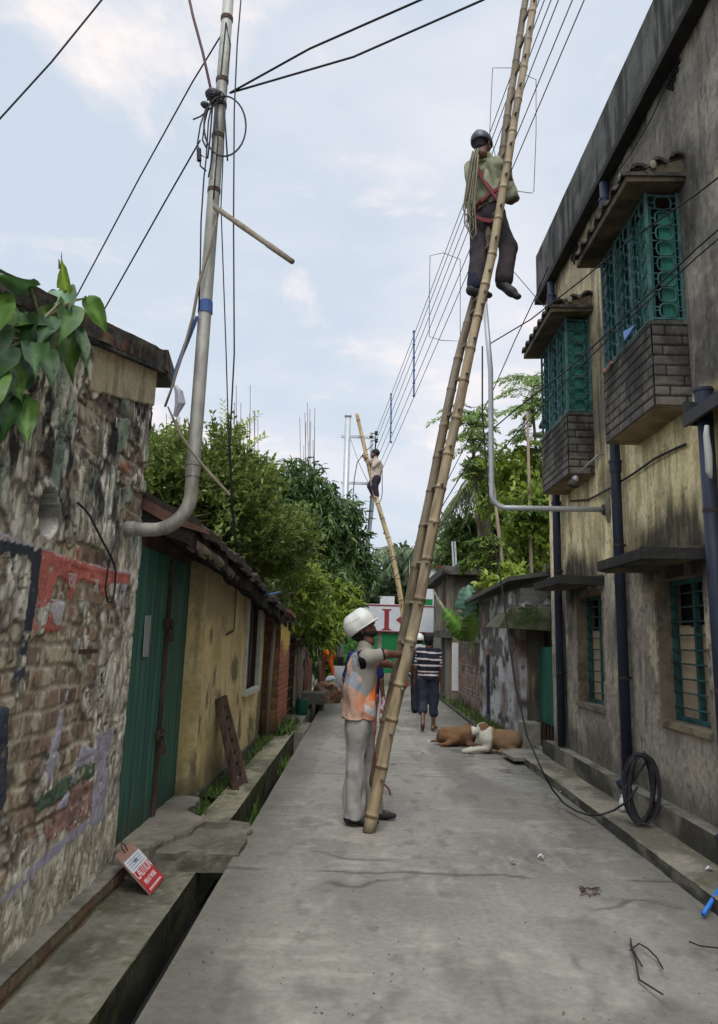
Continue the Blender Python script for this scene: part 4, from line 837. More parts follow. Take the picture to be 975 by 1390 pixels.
# shed roof scraps under the tree, draped cloth, barrel, bench, heap, orange cloth
m = MB(); m.hexa([(-2.4, 14.3, 1.75), (-1.25, 14.3, 1.5), (-1.2, 18.4, 1.5), (-2.4, 18.4, 1.8), (-2.4, 14.3, 1.82), (-1.25, 14.3, 1.56), (-1.2, 18.4, 1.56), (-2.4, 18.4, 1.87)]); m.wobble(.04, 2.5, 4); o = m.build('shed_roof', M_THATCH); tag(o, 'sagging black shed roof on top of the woven fence, under the tree', 'shed roof')
m = MB(); q = P(404, 866, X=-1.3); m.add([q + np.array(k) for k in ((0, -.5, -.02), (.04, -.25, .03), (0, 0, .12), (.03, .3, .02), (.05, .55, -.02), (.1, .62, -.5), (.06, .2, -.06), (.05, -.3, -.05))], [(0, 1, 6, 7), (1, 2, 3, 6), (3, 4, 5, 6)]); m.prism([q + np.array(k) for k in ((.1, .3, -.02), (.1, .5, -.02), (.12, .55, -.55))], (.02, 0, 0)); o = m.build('draped_cloth', M_WHITE); tag(o, 'dirty white cloth draped over the woven fence top', 'cloth')
q = P(413, 972, Z=0); m = MB(); m.tube([q + np.array((-.05, 0, z)) for z in (.02, .05, .3, .33)], [.1, .12, .13, .12], 14); o = m.build('plastic_tub', mat('dark_green_plastic', tuple(lin((28, 84, 68))), .4, .1, 5), smooth=True); tag(o, 'dark green plastic tub beside the old brick wall', 'tub')
q = P(428, 962, Z=.03); bn = thing('stone_bench', 'small grey slab bench on two legs beside the green tub', 'bench', q)
m = MB(); m.box(q[0] - .3, q[0] + .2, q[1] - .15, q[1] + .55, .3, .36); m.hexa([(q[0] - .28, q[1] - .16, .12), (q[0] + .2, q[1] - .16, .12), (q[0] + .2, q[1] - .12, .12), (q[0] - .28, q[1] - .12, .12), (q[0] - .3, q[1] - .16, .3), (q[0] + .2, q[1] - .16, .3), (q[0] + .2, q[1] - .12, .3), (q[0] - .3, q[1] - .12, .3)]); m.build('seat', M_CONC, bn, bev=.008)
for dx in (-.12, .14): MB().box(q[0] + dx - .03, q[0] + dx + .03, q[1] - .05, q[1] + .4, .01, .3).build('leg', M_DARKCONC, bn)
# ---- utility pole with concrete muff
def upole(x, y, h, lab, arms=True):
    t = thing('utility_pole', lab, 'utility pole', (x, y, 0))
    m = MB(); m.tube([(x, y, 0), (x, y, .82)], [.17, .155], 16); m.build('concrete_muff', mat('pale_concrete', tuple(lin((136, 138, 138))), .9, .15, 5, .3, 40), t, smooth=True)
    m = MB(); m.tube([(x, y, .82), (x, y, 1.04)], .088, 14); m.build('black_band', M_BLACK, t)
    m = MB(); m.tube([(x, y, 1.04), (x, y, 3.2), (x, y, h)], [.085, .085, .085], 14); m.tube([(x, y, h), (x, y, h + .06)], [.1, .1], 14); m.build('shaft', M_GALV, t, smooth=True)
    return t
PX, PY = -.55, 20.6
up = upole(PX, PY, P(470, 566, Y=PY)[2], 'grey tubular utility pole with black band and cross arms beyond the mango tree')
def arm(py, tilt=0): a = P(463, py, Y=PY); b = P(511, py + 2, Y=PY); return a, b
for py in (592, 655):
    a, b = arm(py); MB().bar(a, b, .06, .07).build('cross_arm', M_GALV, up)
m = MB(); a = P(504, 587, Y=PY); b = P(505, 668, Y=PY); m.bar(a, b, .09, .06, (0, 1, 0)); m.tube([P(476, 596, Y=PY), P(488, 630, Y=PY), P(500, 655, Y=PY)], .012, 5); m.build('insulator_rack', M_GALV, up)
INS = [P(511, y, Y=PY - .1) for y in (588, 598, 612, 626, 641, 655)]
for q in INS:
    m = MB(); m.tube([q + np.array((-.14, .05, 0)), q + np.array((0, 0, 0))], .012, 5); m.tube([q + np.array((0, 0, z)) for z in (-.06, -.05, -.015, 0, .015, .05, .06)], [.03, .05, .05, .032, .05, .05, .03], 10); m.build('insulator', mat('brown_porcelain', tuple(lin((58, 46, 44))), .3, .1, 5), up, smooth=True)
m = MB(); m.tube([P(x, y, Y=PY - .15) for x, y in ((507, 603), (494, 615), (485, 628), (481, 650), (479, 680), (474, 712), (470, 760))], .014, 5); m.tube([P(x, y, Y=PY - .15) for x, y in ((519, 637), (519, 670), (517, 680), (511, 682))], .012, 5); o = m.build('service_cable', M_WIREG, smooth=True); tag(o, 'slack dark service cable hanging from the far utility pole', 'cable')
# ---- overhead lines
g = 'overhead wires along the lane'
for k, (x0, lab) in enumerate(zip((732, 739, 748, 758, 777, 793), ('topmost', 'second from the top', 'third from the top', 'fourth from the top', 'fifth from the top', 'lowest'))):
    A = INS[k]; B = P(x0, 0, Z=A[2] + 1.9); n = 14; m = MB()
    pts = []
    for i in range(n + 1):
        t = i / n * 1.5; q = A + (B - A) * t; s = min(t, 1.0); pts.append(q + np.array((0, 0, -.10 * 4 * s * (1 - s) * .5)))
    m.tube(pts, .0065, 5); o = m.build('overhead_wire', M_WIREG, smooth=True); tag(o, '%s of the six overhead wires fanning toward the far pole' % lab, 'wire', g)
    m = MB(); C_ = A + np.array((-.25, 26, -1.4 + .02 * k)); m.tube([A, A + (C_ - A) * .5 + np.array((0, 0, -.3)), C_], .012, 5); o = m.build('overhead_wire', M_WIREG, smooth=True); tag(o, '%s of the wires running on behind the far pole' % lab, 'wire', 'wires beyond the far pole')
def loopwire(pts, Y, r, lab, closed=True):
    m = MB(); m.tube([P(x, y, Y=Y) for x, y in pts], r, 5, closed=closed); o = m.build('guard_loop', M_WIREG, smooth=False); tag(o, lab, 'guard loop')
loopwire([(669, 92), (700, 92), (712, 101), (728, 108), (728, 180), (725, 259), (722, 262), (700, 259), (680, 240), (665, 180)], 7.9, .0045, 'nearest rectangular wire guard loop around the overhead wires, right of the climber')
loopwire([(584, 347), (602, 343), (625, 352), (625, 400), (625, 463), (600, 462), (583, 457), (583, 400)], 11.5, .006, 'small rectangular wire guard loop left of the climbing man')
for pts, Y in (([(562, 450), (562, 495), (562, 537)], 14.0), ([(531, 535), (531, 570), (530, 600)], 17.5)):
    m = MB(); m.tube([P(x, y, Y=Y) for x, y in pts], .018, 6)
    for t in np.linspace(0, 1, 6): q = P(pts[0][0], pts[0][1] + (pts[-1][1] - pts[0][1]) * t, Y=Y); m.ell(q, (.03, .03, .03), 7, 5)
    o = m.build('wire_spacer', mat('blue_spacer', tuple(lin((72, 96, 132))), .5, .1, 5)); tag(o, 'blue vertical spacer rod on the overhead wires, %s one' % ('nearer' if Y < 15 else 'farther'), 'spacer')
def wire(pts, r, lab, mt=M_WIRE, cat='wire', name='service_wire'):
    q = [P(x, y, Y=Y) for x, y, Y in pts]; m = MB(); Q = []
    for a, b in zip(q[:-1], q[1:]):
        for i in range(5): Q.append(a + (b - a) * i / 5)
    Q.append(q[-1]); m.tube(Q, r, 5); o = m.build(name, mt, smooth=True); tag(o, lab, cat)
ZY = lambda x, y, z: float(P(x, y, Z=z)[1])
wire([(312, 126, 5.45), (420, 66, 5.0), (570, 0, 4.6), (720, -66, 4.2)], .009, 'upper of two black service wires leaving the mast to the upper right')
wire([(312, 126, 5.45), (480, 77, 5.1), (655, 0, 4.7), (800, -80, 4.3)], .009, 'lower of two black service wires leaving the mast to the upper right')
wire([(170, -36, 4.5), (138, 0, 4.5), (70, 84, 4.6), (-10, 172, 4.7)], .007, 'lone black wire crossing the top left corner of the sky')
wire([(300, 48, 5.6), (262, 110, 6.0), (190, 240, 6.6), (105, 400, 7.2), (60, 470, 7.6)], .007, 'upper of two thin wires running from the mast down behind the leafy plant')
wire([(272, 190, 5.6), (225, 272, 6.0), (145, 414, 6.8), (100, 490, 7.2)], .007, 'lower of two thin wires running from the mast down behind the leafy plant')
wire([(1000, 222, 4.9), (945, 264, 5.4), (860, 322, 6.2), (790, 380, 7.4), (720, 434, 8.2), (663, 468, 8.8)], .008, 'black wire crossing the nearer bay window toward the steel mast top')
wire([(1000, 290, 4.6), (945, 338, 5.2), (870, 410, 6.0), (773, 500, 7.2), (700, 556, 8.0), (660, 590, 8.8), (600, 688, 11), (556, 756, 14), (515, 815, 20)], .0075, 'thick black wire crossing both bay windows toward the foot of the far pole')
wire([(1000, 303, 4.6), (945, 350, 5.2), (870, 418, 6.0), (780, 505, 7.2), (700, 590, 8.6), (640, 662, 10.4), (593, 719, 12.5)], .0065, 'thinner black wire sagging just below the thick one across the bay windows')
wire([(745, 362, 9), (727, 403, 9.5), (700, 460, 10.5), (665, 540, 12), (600, 667, 15)], .008, 'thin wire dropping from the far parapet corner past the steel mast')
wire([(692, 362, 9), (735, 412, 8.8), (792, 472, 8.6)], .005, 'short thin wire slanting down to the farther bay window')
wire([(327, 0, 5.0), (322, 60, 5.0), (318, 150, 5.0), (317, 300, 5.0), (318, 480, 5.0), (312, 600, 5.1), (316, 690, 5.3), (322, 742, 5.6)], .006, 'right one of two black cables hanging beside the weathered mast', name='hanging_cable', cat='cable')
wire([(313, 30, 5.5), (306, 140, 5.4), (300, 280, 5.4), (307, 480, 5.4), (311, 620, 5.5), (318, 735, 5.7)], .005, 'left one of two black cables hanging beside the weathered mast', name='hanging_cable', cat='cable')
wire([(655, 470, 8.3), (655, 560, 8.2), (665, 700, 8.1), (682, 800, 8.0), (700, 930, 7.9), (716, 1000, 7.8), (738, 1050, 7.6), (750, 1072, ZY(750, 1072, .18)), (765, 1090, ZY(765, 1090, .06)), (782, 1101, ZY(782, 1101, .05)), (800, 1107, ZY(800, 1107, .07)), (816, 1106, ZY(816, 1106, .12)), (834, 1100, ZY(834, 1100, .16)), (852, 1088, 6.8), (866, 1068, 6.8)], .0095, 'long black cable dropping from the steel mast to the coil at the plinth', name='hanging_cable', cat='cable')
wire([(255, -10, 5.3), (262, 22, 5.3), (275, 70, 5.35), (287, 125, 5.42)], .012, 'stiff pinkish brown cable coming down to the mast from the top', mat('brown_cable', tuple(lin((96, 72, 72))), .6, .1, 10), 'cable', 'service_cable')
wire([(430, 826, 30), (560, 826, 30)], .012, 'thin wire across the dark trees above the sign building')
for k, y in enumerate((744, 757, 764, 826, 838, 850)): wire([(470, y - 3, 34), (530, y, 34), (600, y + 1, 34)], .01, 'faint distant wire, number %s from the top, left of the far palm' % ('one', 'two', 'three', 'four', 'five', 'six')[k], M_WIREG)
# ---- weathered service mast on the left wall
mast = thing('service_mast', 'weathered grey steel service mast bent out of the left brick wall', 'mast', (XW, 5.44, 2.25))
my = P(165, 718, X=XW)[1]; E0 = P(165, 718, X=XW); mx = P(262, 640, Y=my)[0]
pts = [E0 + np.array((-.05, 0, 0)), E0 + np.array((.16, 0, 0.0))]; cx_, cz_ = mx - .26, E0[2] + .26
pts += [np.array((cx_ + .26 * math.sin(a), my, E0[2] + .26 - .26 * math.cos(a))) for a in np.linspace(0, math.pi / 2, 12)]
pts += [np.array((mx, my, z)) for z in (3.0, 4.0, 5.5, 7.6)]
m = MB(); m.tube(pts, [.048] * (len(pts) - 2) + [.045, .042], 16); m.build('pipe', M_GALVOLD, mast, smooth=True)
m = MB(); m.tube([E0 + np.array((.03, 0, 0)), E0 + np.array((.1, 0, 0))], .056, 16); m.build('pipe_socket', M_GALVOLD, mast); m = MB(); m.tube([(mx, my, 2.62), (mx, my, 2.70), (mx, my, 2.701), (mx, my, 2.72)], [.053, .053, .057, .057], 16); m.build('pipe_socket', M_GALVOLD, mast)
m = MB()
for py in (28, 112, 145, 188, 262): q = P(290, py, Y=my); m.tube([(mx, my, q[2]), (mx, my, q[2] + .035)], .05, 14)
m.build('clamp_band', M_IRON, mast)
m = MB(); q = P(272, 418, Y=my); m.tube([(mx, my, q[2] - .04), (mx, my, q[2] + .05)], .052, 14); m.tube([P(268, 430, Y=my - .05), P(255, 460, Y=my - .05), P(240, 500, Y=my - .05), P(234, 524, Y=my - .05)], [.015, .02, .014, .01], 6); m.wobble(.006, 20); m.build('blue_rag', mat('blue_cloth_tie', tuple(lin((70, 92, 142))), .9, .1, 20), mast)
m = MB(); m.tube([P(300, 100, Y=my - .05), P(307, 30, Y=my - .05), P(313, 60, Y=my - .02), P(309, 110, Y=my - .05)], .006, 5); m.build('flex', M_WIRE, mast)
# tangled service cables on the mast head
tang = thing('cable_tangle', 'tangle of black service cables knotted round the weathered mast', 'cable tangle', P(290, 150, Y=my - .06))
for pts in ([(282, 140), (272, 170), (268, 195), (272, 210), (282, 215), (285, 190), (288, 150), (292, 130)], [(286, 135), (278, 165), (275, 190), (280, 200)], [(262, 162), (272, 158), (284, 148), (296, 138)], [(290, 130), (283, 165), (280, 215), (277, 240), (273, 300), (272, 360), (270, 420)],
            [(296, 130), (290, 180), (287, 220), (283, 240)], [(303, 128), (306, 170), (309, 218)], [(294, 140), (296, 190), (292, 240), (290, 270)], [(272, 212), (272, 225), (280, 232)], [(280, 128), (287, 122), (300, 124), (306, 130), (300, 138), (288, 140)], [(281, 136), (290, 131), (303, 133), (304, 142)]):
    m = MB(); m.tube([P(x, y, Y=my - .06 - .01 * (k % 2)) for k, (x, y) in enumerate(pts)], .0065, 6); m.build('cable', M_WIRE, tang, smooth=True)
m = MB(); cxp, cyp, rr = 304, 170, 1; m.tube([P(304 + 30 * math.cos(a) * (1 if math.cos(a) > 0 else .9), 171 + 41 * math.sin(a), Y=my - .08) for a in np.linspace(0, 2 * math.pi, 31)[:-1]], .007, 6, closed=True); m.build('cable_loop', M_WIRE, tang, smooth=True)
m = MB(); m.ell(P(290, 130, Y=my - .03), (.07, .07, .05), 10, 8); m.ell(P(279, 142, Y=my - .05), (.035, .03, .03), 8, 6); m.wobble(.012, 25); m.build('knot', M_WIRE, tang)
m = MB(); a = P(270, 202, Y=my - .08); m.tube([a, a + np.array((0.01, 0, -.1))], .018, 8); m.build('plug_connector', M_WIRE, tang)
# bamboo stick, leaning strap and stick ties
def bam_c(n): return None
a = P(292, 281, Y=my - .07); b = P(397, 355, Y=my - .75); m = MB(); m.tube([a, a + (b - a) * .3, a + (b - a) * .32, a + (b - a) * .7, a + (b - a) * .72, b], [.021, .019, .022, .018, .021, .018], 9); o = m.build('bamboo_stick', M_GREYWOOD, smooth=True); tag(o, 'weathered bamboo stick tied to the mast, pointing down to the right', 'stick')
m = MB(); pts = [(296, 290), (284, 340), (270, 385), (262, 430), (245, 490), (232, 530), (224, 552)]; m.tube([P(x, y, Y=my - .09) for x, y in pts], [.009, .009, .012, .012, .009, .009, .009], 8); o = m.build('leaning_stick', M_GREYWOOD, smooth=True); tag(o, 'long thin stick bound along the left side of the weathered mast', 'stick')
m = MB(); pts = [P(x, y, Y=my - .1) for x, y in ((228, 552), (245, 590), (262, 615), (285, 643), (312, 672))]; m.tube(pts, [.006, .012, .009, .012, .01], 6); o = m.build('strap', M_GREYWOOD); tag(o, 'pale strip of bamboo lath hanging across the mast in front of the tree', 'lath')
m = MB(); pts = [P(x, y, Y=my - .12) for x, y in ((236, 524), (243, 532), (245, 548), (238, 566))]; m.tube(pts, [.012, .03, .035, .012], 8); m.wobble(.01, 25); o = m.build('plastic_bag', mat('thin_white_plastic', tuple(lin((186, 188, 196))), .4, .1, 9, .2, 30, transl=.4)); tag(o, 'torn white plastic bag tied to the stick beside the mast', 'plastic bag')
# ---- steel service mast on the right-hand house
yG = P(820, 692, X=XB)[1]; e = P(668, 686, Y=yG); g0 = P(822, 692, X=XB - .002); gm = thing('service_mast', 'shiny grey steel service mast with elbow fixed to the cream house wall', 'mast', g0)
m = MB(); r = .16; pts = [g0, np.array((e[0] + r, yG, g0[2]))] + [np.array((e[0] + r - r * math.sin(a), yG, g0[2] + r - r * math.cos(a))) for a in np.linspace(.1, math.pi / 2, 10)] + [np.array((e[0] - .005, yG, z)) for z in (3.8, 4.6)] + [P(658, 408, Y=yG)]
m.tube(pts, .03, 14); m.build('pipe', M_GALV, gm, smooth=True); m = MB(); m.tube([g0 + np.array((-.03, 0, 0)), g0], .06, 14); t_ = P(658, 408, Y=yG); m.tube([t_, t_ + np.array((0, 0, .03))], .036, 12); m.build('flange', M_IRON, gm)
m = MB(); m.ell(P(826, 692, X=XB + .0), (.03, .07, .15), 10, 8); m.wobble(.01, 12); m.build('cement_patch', M_CONC, gm)

# ================================================================ BAMBOO LADDERS
def bamboo(name, pts, r0, r1, parent, seed, node=.34, col=(176, 150, 106)):
    pts = [np.array(p, float) for p in pts]; d = [0]
    for a, b in zip(pts[:-1], pts[1:]): d.append(d[-1] + np.linalg.norm(b - a))
    Lt = d[-1]; S = [0.0]; nodes = []; s = .12; k = 0
    while s < Lt: nodes.append(s); s += node * (.85 + .35 * float(vn(k * 1.7, 2, seed))); k += 1
    S = sorted(set([0, Lt] + [round(n + o, 4) for n in nodes for o in (-.05, -.016, -.008, 0, .008, .02, .05) if 0 < n + o < Lt] + list(np.arange(.1, Lt, .12))))
    pos = np.stack([np.interp(S, d, [p[i] for p in pts]) for i in range(3)], -1); pos[:, 0] += (vn(np.array(S) * .9, 1, seed + 3) - .5) * .035; rad = []; cols = []; n = 12
    for s_ in S:
        r = r0 + (r1 - r0) * s_ / Lt; dn = min([abs(s_ - q) for q in nodes] + [9]); r *= 1 + .075 * (dn < .01) + .035 * (dn < .021) + .03 * (float(vn(s_ * 5, 1, seed)) - .5); rad.append(r)
        seg = sum(q < s_ for q in nodes); v = .85 + .3 * float(vn(seg * 3.3, 5, seed)); c = lin(col) * v
        c = c * (1, .98 + .06 * float(vn(seg, 9, seed)), .95)
        if dn < .009: c = lin((92, 76, 54))
        elif dn < .022: c = c * 1.18
        for kk in range(n):
            mo = float(fbm(np.array(s_ * 3.1), np.array(kk * .9 + seed), seed + 5, 3)); mo2 = float(fbm(np.array(s_ * 9.0), np.array(kk * .7), seed + 8, 2)); cc = c * (1 - .45 * float(ss(mo, .5, .68))) * (.88 + .24 * mo2); cols.append(cc + (lin((120, 116, 108)) * .5 - cc * .5) * float(ss(mo2, .6, .75)))
    mb = MB(); mb.tube([Vector(p) for p in pos], rad, n); return link_mesh(name, mb.v, mb.f, M_BAMBOO, parent, True, col=np.array(cols))
def spt(px, py, Y0, dY): # point of a pole: its depth grows slowly with height
    q = P(px, py, Y=Y0)
    for _ in range(4): q = P(px, py, Y=Y0 + dY * q[2])
    return q
lad = thing('bamboo_ladder', 'very tall double bamboo ladder with a climber, leaning up past the frame top', 'ladder', (.12, 6.95, 0))
fr = [P(502, 1130, Z=0)] + [spt(x, y, 6.72, .045) for x, y in ((516, 1060), (527.5, 1000), (552, 900), (564, 839), (580, 747), (590, 693), (607, 615), (625, 538), (642, 460), (668, 344), (689, 215), (699, 150), (708, 98), (724, 0), (739, -120))]
bk = [P(499, 1100, Z=0)] + [spt(x, y, 7.0, .045) for x, y in ((507, 1060), (517, 1000), (540, 900), (552, 839), (568, 747), (579, 693), (595, 615), (613, 538), (630, 460), (657, 344), (680, 215), (691, 150), (700, 98), (715, 0), (730, -120))]
bamboo('pole', fr, .053, .036, lad, 3, col=(150, 132, 106)); bamboo('pole', bk, .048, .035, lad, 9, col=(112, 98, 80))
fz = np.array(fr); bz = np.array(bk)
def lpt(A, z): return np.array([np.interp(z, A[:, 2], A[:, i]) for i in (0, 1)] + [z])
RUNG = [.42 + .36 * k for k in range(24)]
for z in RUNG:
    a = lpt(fz, z); b = lpt(bz, z + .02); d = (b - a) / np.linalg.norm(b - a); m = MB(); m.tube([a - d * .08, a, b, b + d * .08], [.013, .016, .016, .013], 7); o = m.build('rung', M_GREYWOOD, lad, smooth=True)
m = MB(); q = lpt(fz, .42); m.tube([q + np.array((-.05, .02, .0)), q + np.array((-.05, 0, .12)), q + np.array((-.055, 0, .2))], .012, 6); q2 = lpt(fz, .34); m.tube([q2 + np.array((.05, .03, .02)), q2 + np.array((.09, .03, -.02)), q2 + np.array((.1, .03, -.06))], .008, 6); m.build('rope_tie', mat('dark_red_rope', tuple(lin((92, 44, 40))), .9, .1, 20), lad)
# far ladder (a single thick bamboo with pegs) against the utility pole
l2 = thing('bamboo_ladder', 'far thin bamboo climbing pole leaning against the utility pole rack', 'ladder', P(556, 880, Y=19.6))
fp = [P(562, 905, Y=19.3), P(548, 835, Y=19.6), P(531, 740, Y=19.9), P(509, 672, Y=20.15), P(497, 620, Y=20.3), P(484, 562, Y=20.5)]
bamboo('pole', fp, .075, .05, l2, 15, node=.5, col=(178, 152, 112))
m = MB()
for k in range(9): q = np.array(fp[1]) + (np.array(fp[4]) - np.array(fp[1])) * (k + .5) / 9; m.tube([q - np.array((.0, .14, 0)), q + np.array((0, .14, 0))], .018, 5)
m.build('pegs', M_WOOD, l2)
m = MB(); q = P(534, 760, Y=19.6); m.tube([q + np.array((-.4, 0, -.25)), q, q + np.array((.35, 0, .3))], .012, 5); m.build('guy_rope', M_WIRE, l2)

# ================================================================ RIGHT SIDE BEYOND THE HOUSE
ann = thing('side_entrance', 'mossy concrete side entrance with teal half door beyond the grey house', 'entrance', (2.6, 11.6, 0))
def annx(u, v):
    a = fbm(u * 3, v * 2, 601, 4); c = mixn(lin((120, 108, 86)), lin((84, 78, 66)), ss(a, .4, .6)); c = mixn(c, lin((48, 46, 40)), ss(fbm(u * 9, v * 1.2, 604, 4), .5, .7) * .8); return c, (a - .5) * .02
panel('jamb', (2.58, 11.92, 0), (0, 1, 0), (0, 0, 1), (-1, 0, 0), .34, 1.8, .03, annx, M_PAINT, ann); panel('jamb', (2.58, 11.92, 0), (1, 0, 0), (0, 0, 1), (0, -1, 0), .3, 1.8, .03, annx, M_PAINT, ann); MB().box(2.6, 2.9, 11.94, 12.26, 0, 1.8).build('jamb_core', M_CONC, ann)
m = MB(); m.hexa([(2.02, 11.5, 1.74), (3.2, 11.5, 1.72), (3.2, 13.4, 1.78), (2.12, 13.4, 1.80), (2.2, 11.5, 2.06), (3.2, 11.5, 2.1), (3.2, 13.4, 2.02), (2.26, 13.4, 1.98)]); m.wobble(.02, 4, 3); m.build('entrance_canopy', M_MOSS, ann, bev=.01)
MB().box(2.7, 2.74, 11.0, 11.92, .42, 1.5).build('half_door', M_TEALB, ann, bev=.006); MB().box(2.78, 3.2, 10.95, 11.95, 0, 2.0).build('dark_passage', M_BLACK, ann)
m = MB()
for k in range(5): m.box(2.69, 2.71, 11.05 + k * .19, 11.08 + k * .19, .1, .42)
m.build('door_bars', M_IRON, ann); MB().box(2.36, 2.62, 11.55, 11.9, -.3, .42).build('gate_block', M_CONC, ann, bev=.01); MB().box(2.52, 2.8, 10.95, 11.5, -.3, .12).build('threshold', M_CONC, ann)
m = MB(); 
for k in range(60): q = np.array((rng.uniform(2.3, 2.6), rng.uniform(11.47, 11.52), rng.uniform(1.85, 2.08))); m.add([q, q + np.array((.03, -.02, .02)), q + np.array((.0, -.03, .05))], [(0, 1, 2)])
m.build('moss_tuft', mat('fern_green', tuple(lin((74, 100, 44))), .8, .2, 9), ann)
def whitew(u, v):
    st = fbm(u * 2.2, v * 3.0, 611, 5); bm, b1, b2 = bricks(u, v, .25, .085, 61, .01, .004); c = mixn(lin((196, 196, 196)), lin((150, 147, 142)), ss(st, .4, .6)); c = mixn(c, lin((66, 63, 58)), ss(fbm(u * 3.2, v * 5.5, 614, 5) + ss(v, 1.0, 2.3) * .12, .53, .64) * .85)
    c = mixn(c, lin((128, 96, 84)) * .9, ss(fbm(u * 1.2, v * 1.5, 618, 4), .56, .66) * .5); return c, bm * .004 + (st - .5) * .01
ww = thing('whitewashed_wall', 'tall streaky whitewashed gable wall with tin capping beyond the side entrance', 'wall', (2.5, 14, 0))
panel('wall_face', (2.5, 12.26, -.1), (0, 1, 0), (0, 0, 1), (-1, 0, 0), 4.3, 2.5, .03, whitew, M_PAINT, ww); panel('wall_end', (2.5, 12.26, -.1), (1, 0, 0), (0, 0, 1), (0, -1, 0), 1.2, 2.5, .03, whitew, M_PAINT, ww); MB().box(2.52, 3.7, 12.28, 16.5, -.1, 2.38).build('wall_core', M_CONC, ww)
m = MB(); m.hexa([(2.3, 12.2, 2.5), (3.7, 12.2, 2.72), (3.7, 17.6, 2.72), (2.26, 17.6, 2.36), (2.3, 12.2, 2.56), (3.7, 12.2, 2.8), (3.7, 17.6, 2.8), (2.26, 17.6, 2.42)]); m.wobble(.02, 3, 8); m.build('tin_capping', mat('tin_edge', tuple(lin((78, 76, 72))), .6, .3, 6, .2, 30), ww)
m = MB(); m.tube([(2.47, 15.3, 1.3), (2.47, 15.3, .2), (2.46, 15.25, .08), (2.36, 15.2, .04)], .035, 8); m.build('waste_pipe', M_PIPE, ww); MB().box(2.48, 2.5, 12.3, 16.5, -.1, .02).build('wall_foot', M_MOSS, ww)
# clutter on top: blackened brick stack seen above the entrance
bs = MB()
for r in range(7):
    for k in range(9):
        if rng.random() < .9: x = 2.9 + k * .27 + (r % 2) * .12; bs.box(x, x + .245, 12.0 + rng.uniform(-.03, .03), 12.24, 2.06 + r * .105, 2.15 + r * .105)
o = bs.build('brick_stack', mat('sooty_brick', tuple(lin((62, 58, 54))), .95, .35, 6, .6, 40, c2=tuple(lin((92, 84, 76)))), bev=.006); tag(o, 'stack of sooty bricks on the roof above the teal half door', 'brick stack')
lw = thing('low_brick_wall', 'low brick boundary wall stained grey, between the whitewashed gable and the far house', 'wall', (2.5, 19, 0))
def lowb(u, v):
    c, h = brickfn(71, c1=(156, 122, 110), c2=(126, 102, 92), mc=(150,144,134), lime=.7)(u, v); c = mixn(c, lin((76, 70, 62)), ss(fbm(u * 8, v * 4, 621, 4) + ss(v, .8, 1.5) * .2, .52, .66) * .8); return c, h
panel('wall_face', (2.5, 16.56, -.1), (0, 1, 0), (0, 0, 1), (-1, 0, 0), 5.3, 1.62, .03, lowb, M_PAINT, lw); MB().box(2.51, 2.75, 16.56, 21.85, -.1, 1.53).build('wall_core', M_CONC, lw)
# flat roofed house with the brick patch
fh = thing('flat_roof_house', 'grey flat roofed house with exposed brick patch and porch posts, behind the banana plant', 'house', (3.5, 20, 0))
def fhw(u, v):
    a = fbm(u * 1.5, v * 1.5, 631, 4); c = mixn(lin((138, 130, 112)), lin((112, 106, 92)), ss(a, .4, .6)); bm, b1, b2 = bricks(u, v, .3, .15, 63, .016, .004); bc = mixn(lin((120, 110, 96)), mixn(lin((142, 86, 72)), lin((120, 74, 64)), b1), bm)
    m = ((u > .3) & (u < 1.45) & (v > 1.9) & (v < 3.02)).astype(float); c = mixn(c, bc, m); c = mixn(c, lin((56, 54, 48)), ss(fbm(u * 8, v * .8, 636, 4) + ss(v, 2.6, 3.3) * .2, .56, .7) * .8); return c, -m * .01 + m * bm * .01
YH = 20.2
panel('front_wall', (2.32, YH, 0), (1, 0, 0), (0, 0, 1), (0, -1, 0), 3.6, 3.25, .04, fhw, M_PAINT, fh); MB().box(2.34, 5.9, YH + .01, 25.5, 0, 3.2).build('house_core', M_CONC, fh)
m = MB(); m.box(2.05, 6.1, YH - .25, 25.9, 3.22, 3.44); m.wobble(.02, 2.5, 5); m.build('roof_slab', M_DARKCONC, fh, bev=.02); m = MB(); m.box(2.0, 2.32, YH - .1, YH + 1.6, 1.62, 1.8); m.build('porch_beam', M_DARKCONC, fh)
for y in (YH + .1, YH + 1.3): MB().box(2.2, 2.32, y, y + .12, 0, 3.22).build('porch_post', M_GREYWOOD, fh)
m = MB(); m.box(2.28, 2.30, YH + .4, YH + 1.2, .1, 1.9); m.build('blue_door', mat('faded_blue_boards', tuple(lin((84, 116, 148))), .8, .2, 5, .2, 20), fh); MB().box(2.33, 2.9, YH - .02, YH - .005, .3, 1.5).build('white_panel', M_WHITE, fh)
for dx in (0, .09): m = MB(); m.tube([P(616 + dx * 40, 770, Y=22), P(614 + dx * 40, 735, Y=22)], .03, 7); m.build('roof_pipe', M_WHITE, fh)
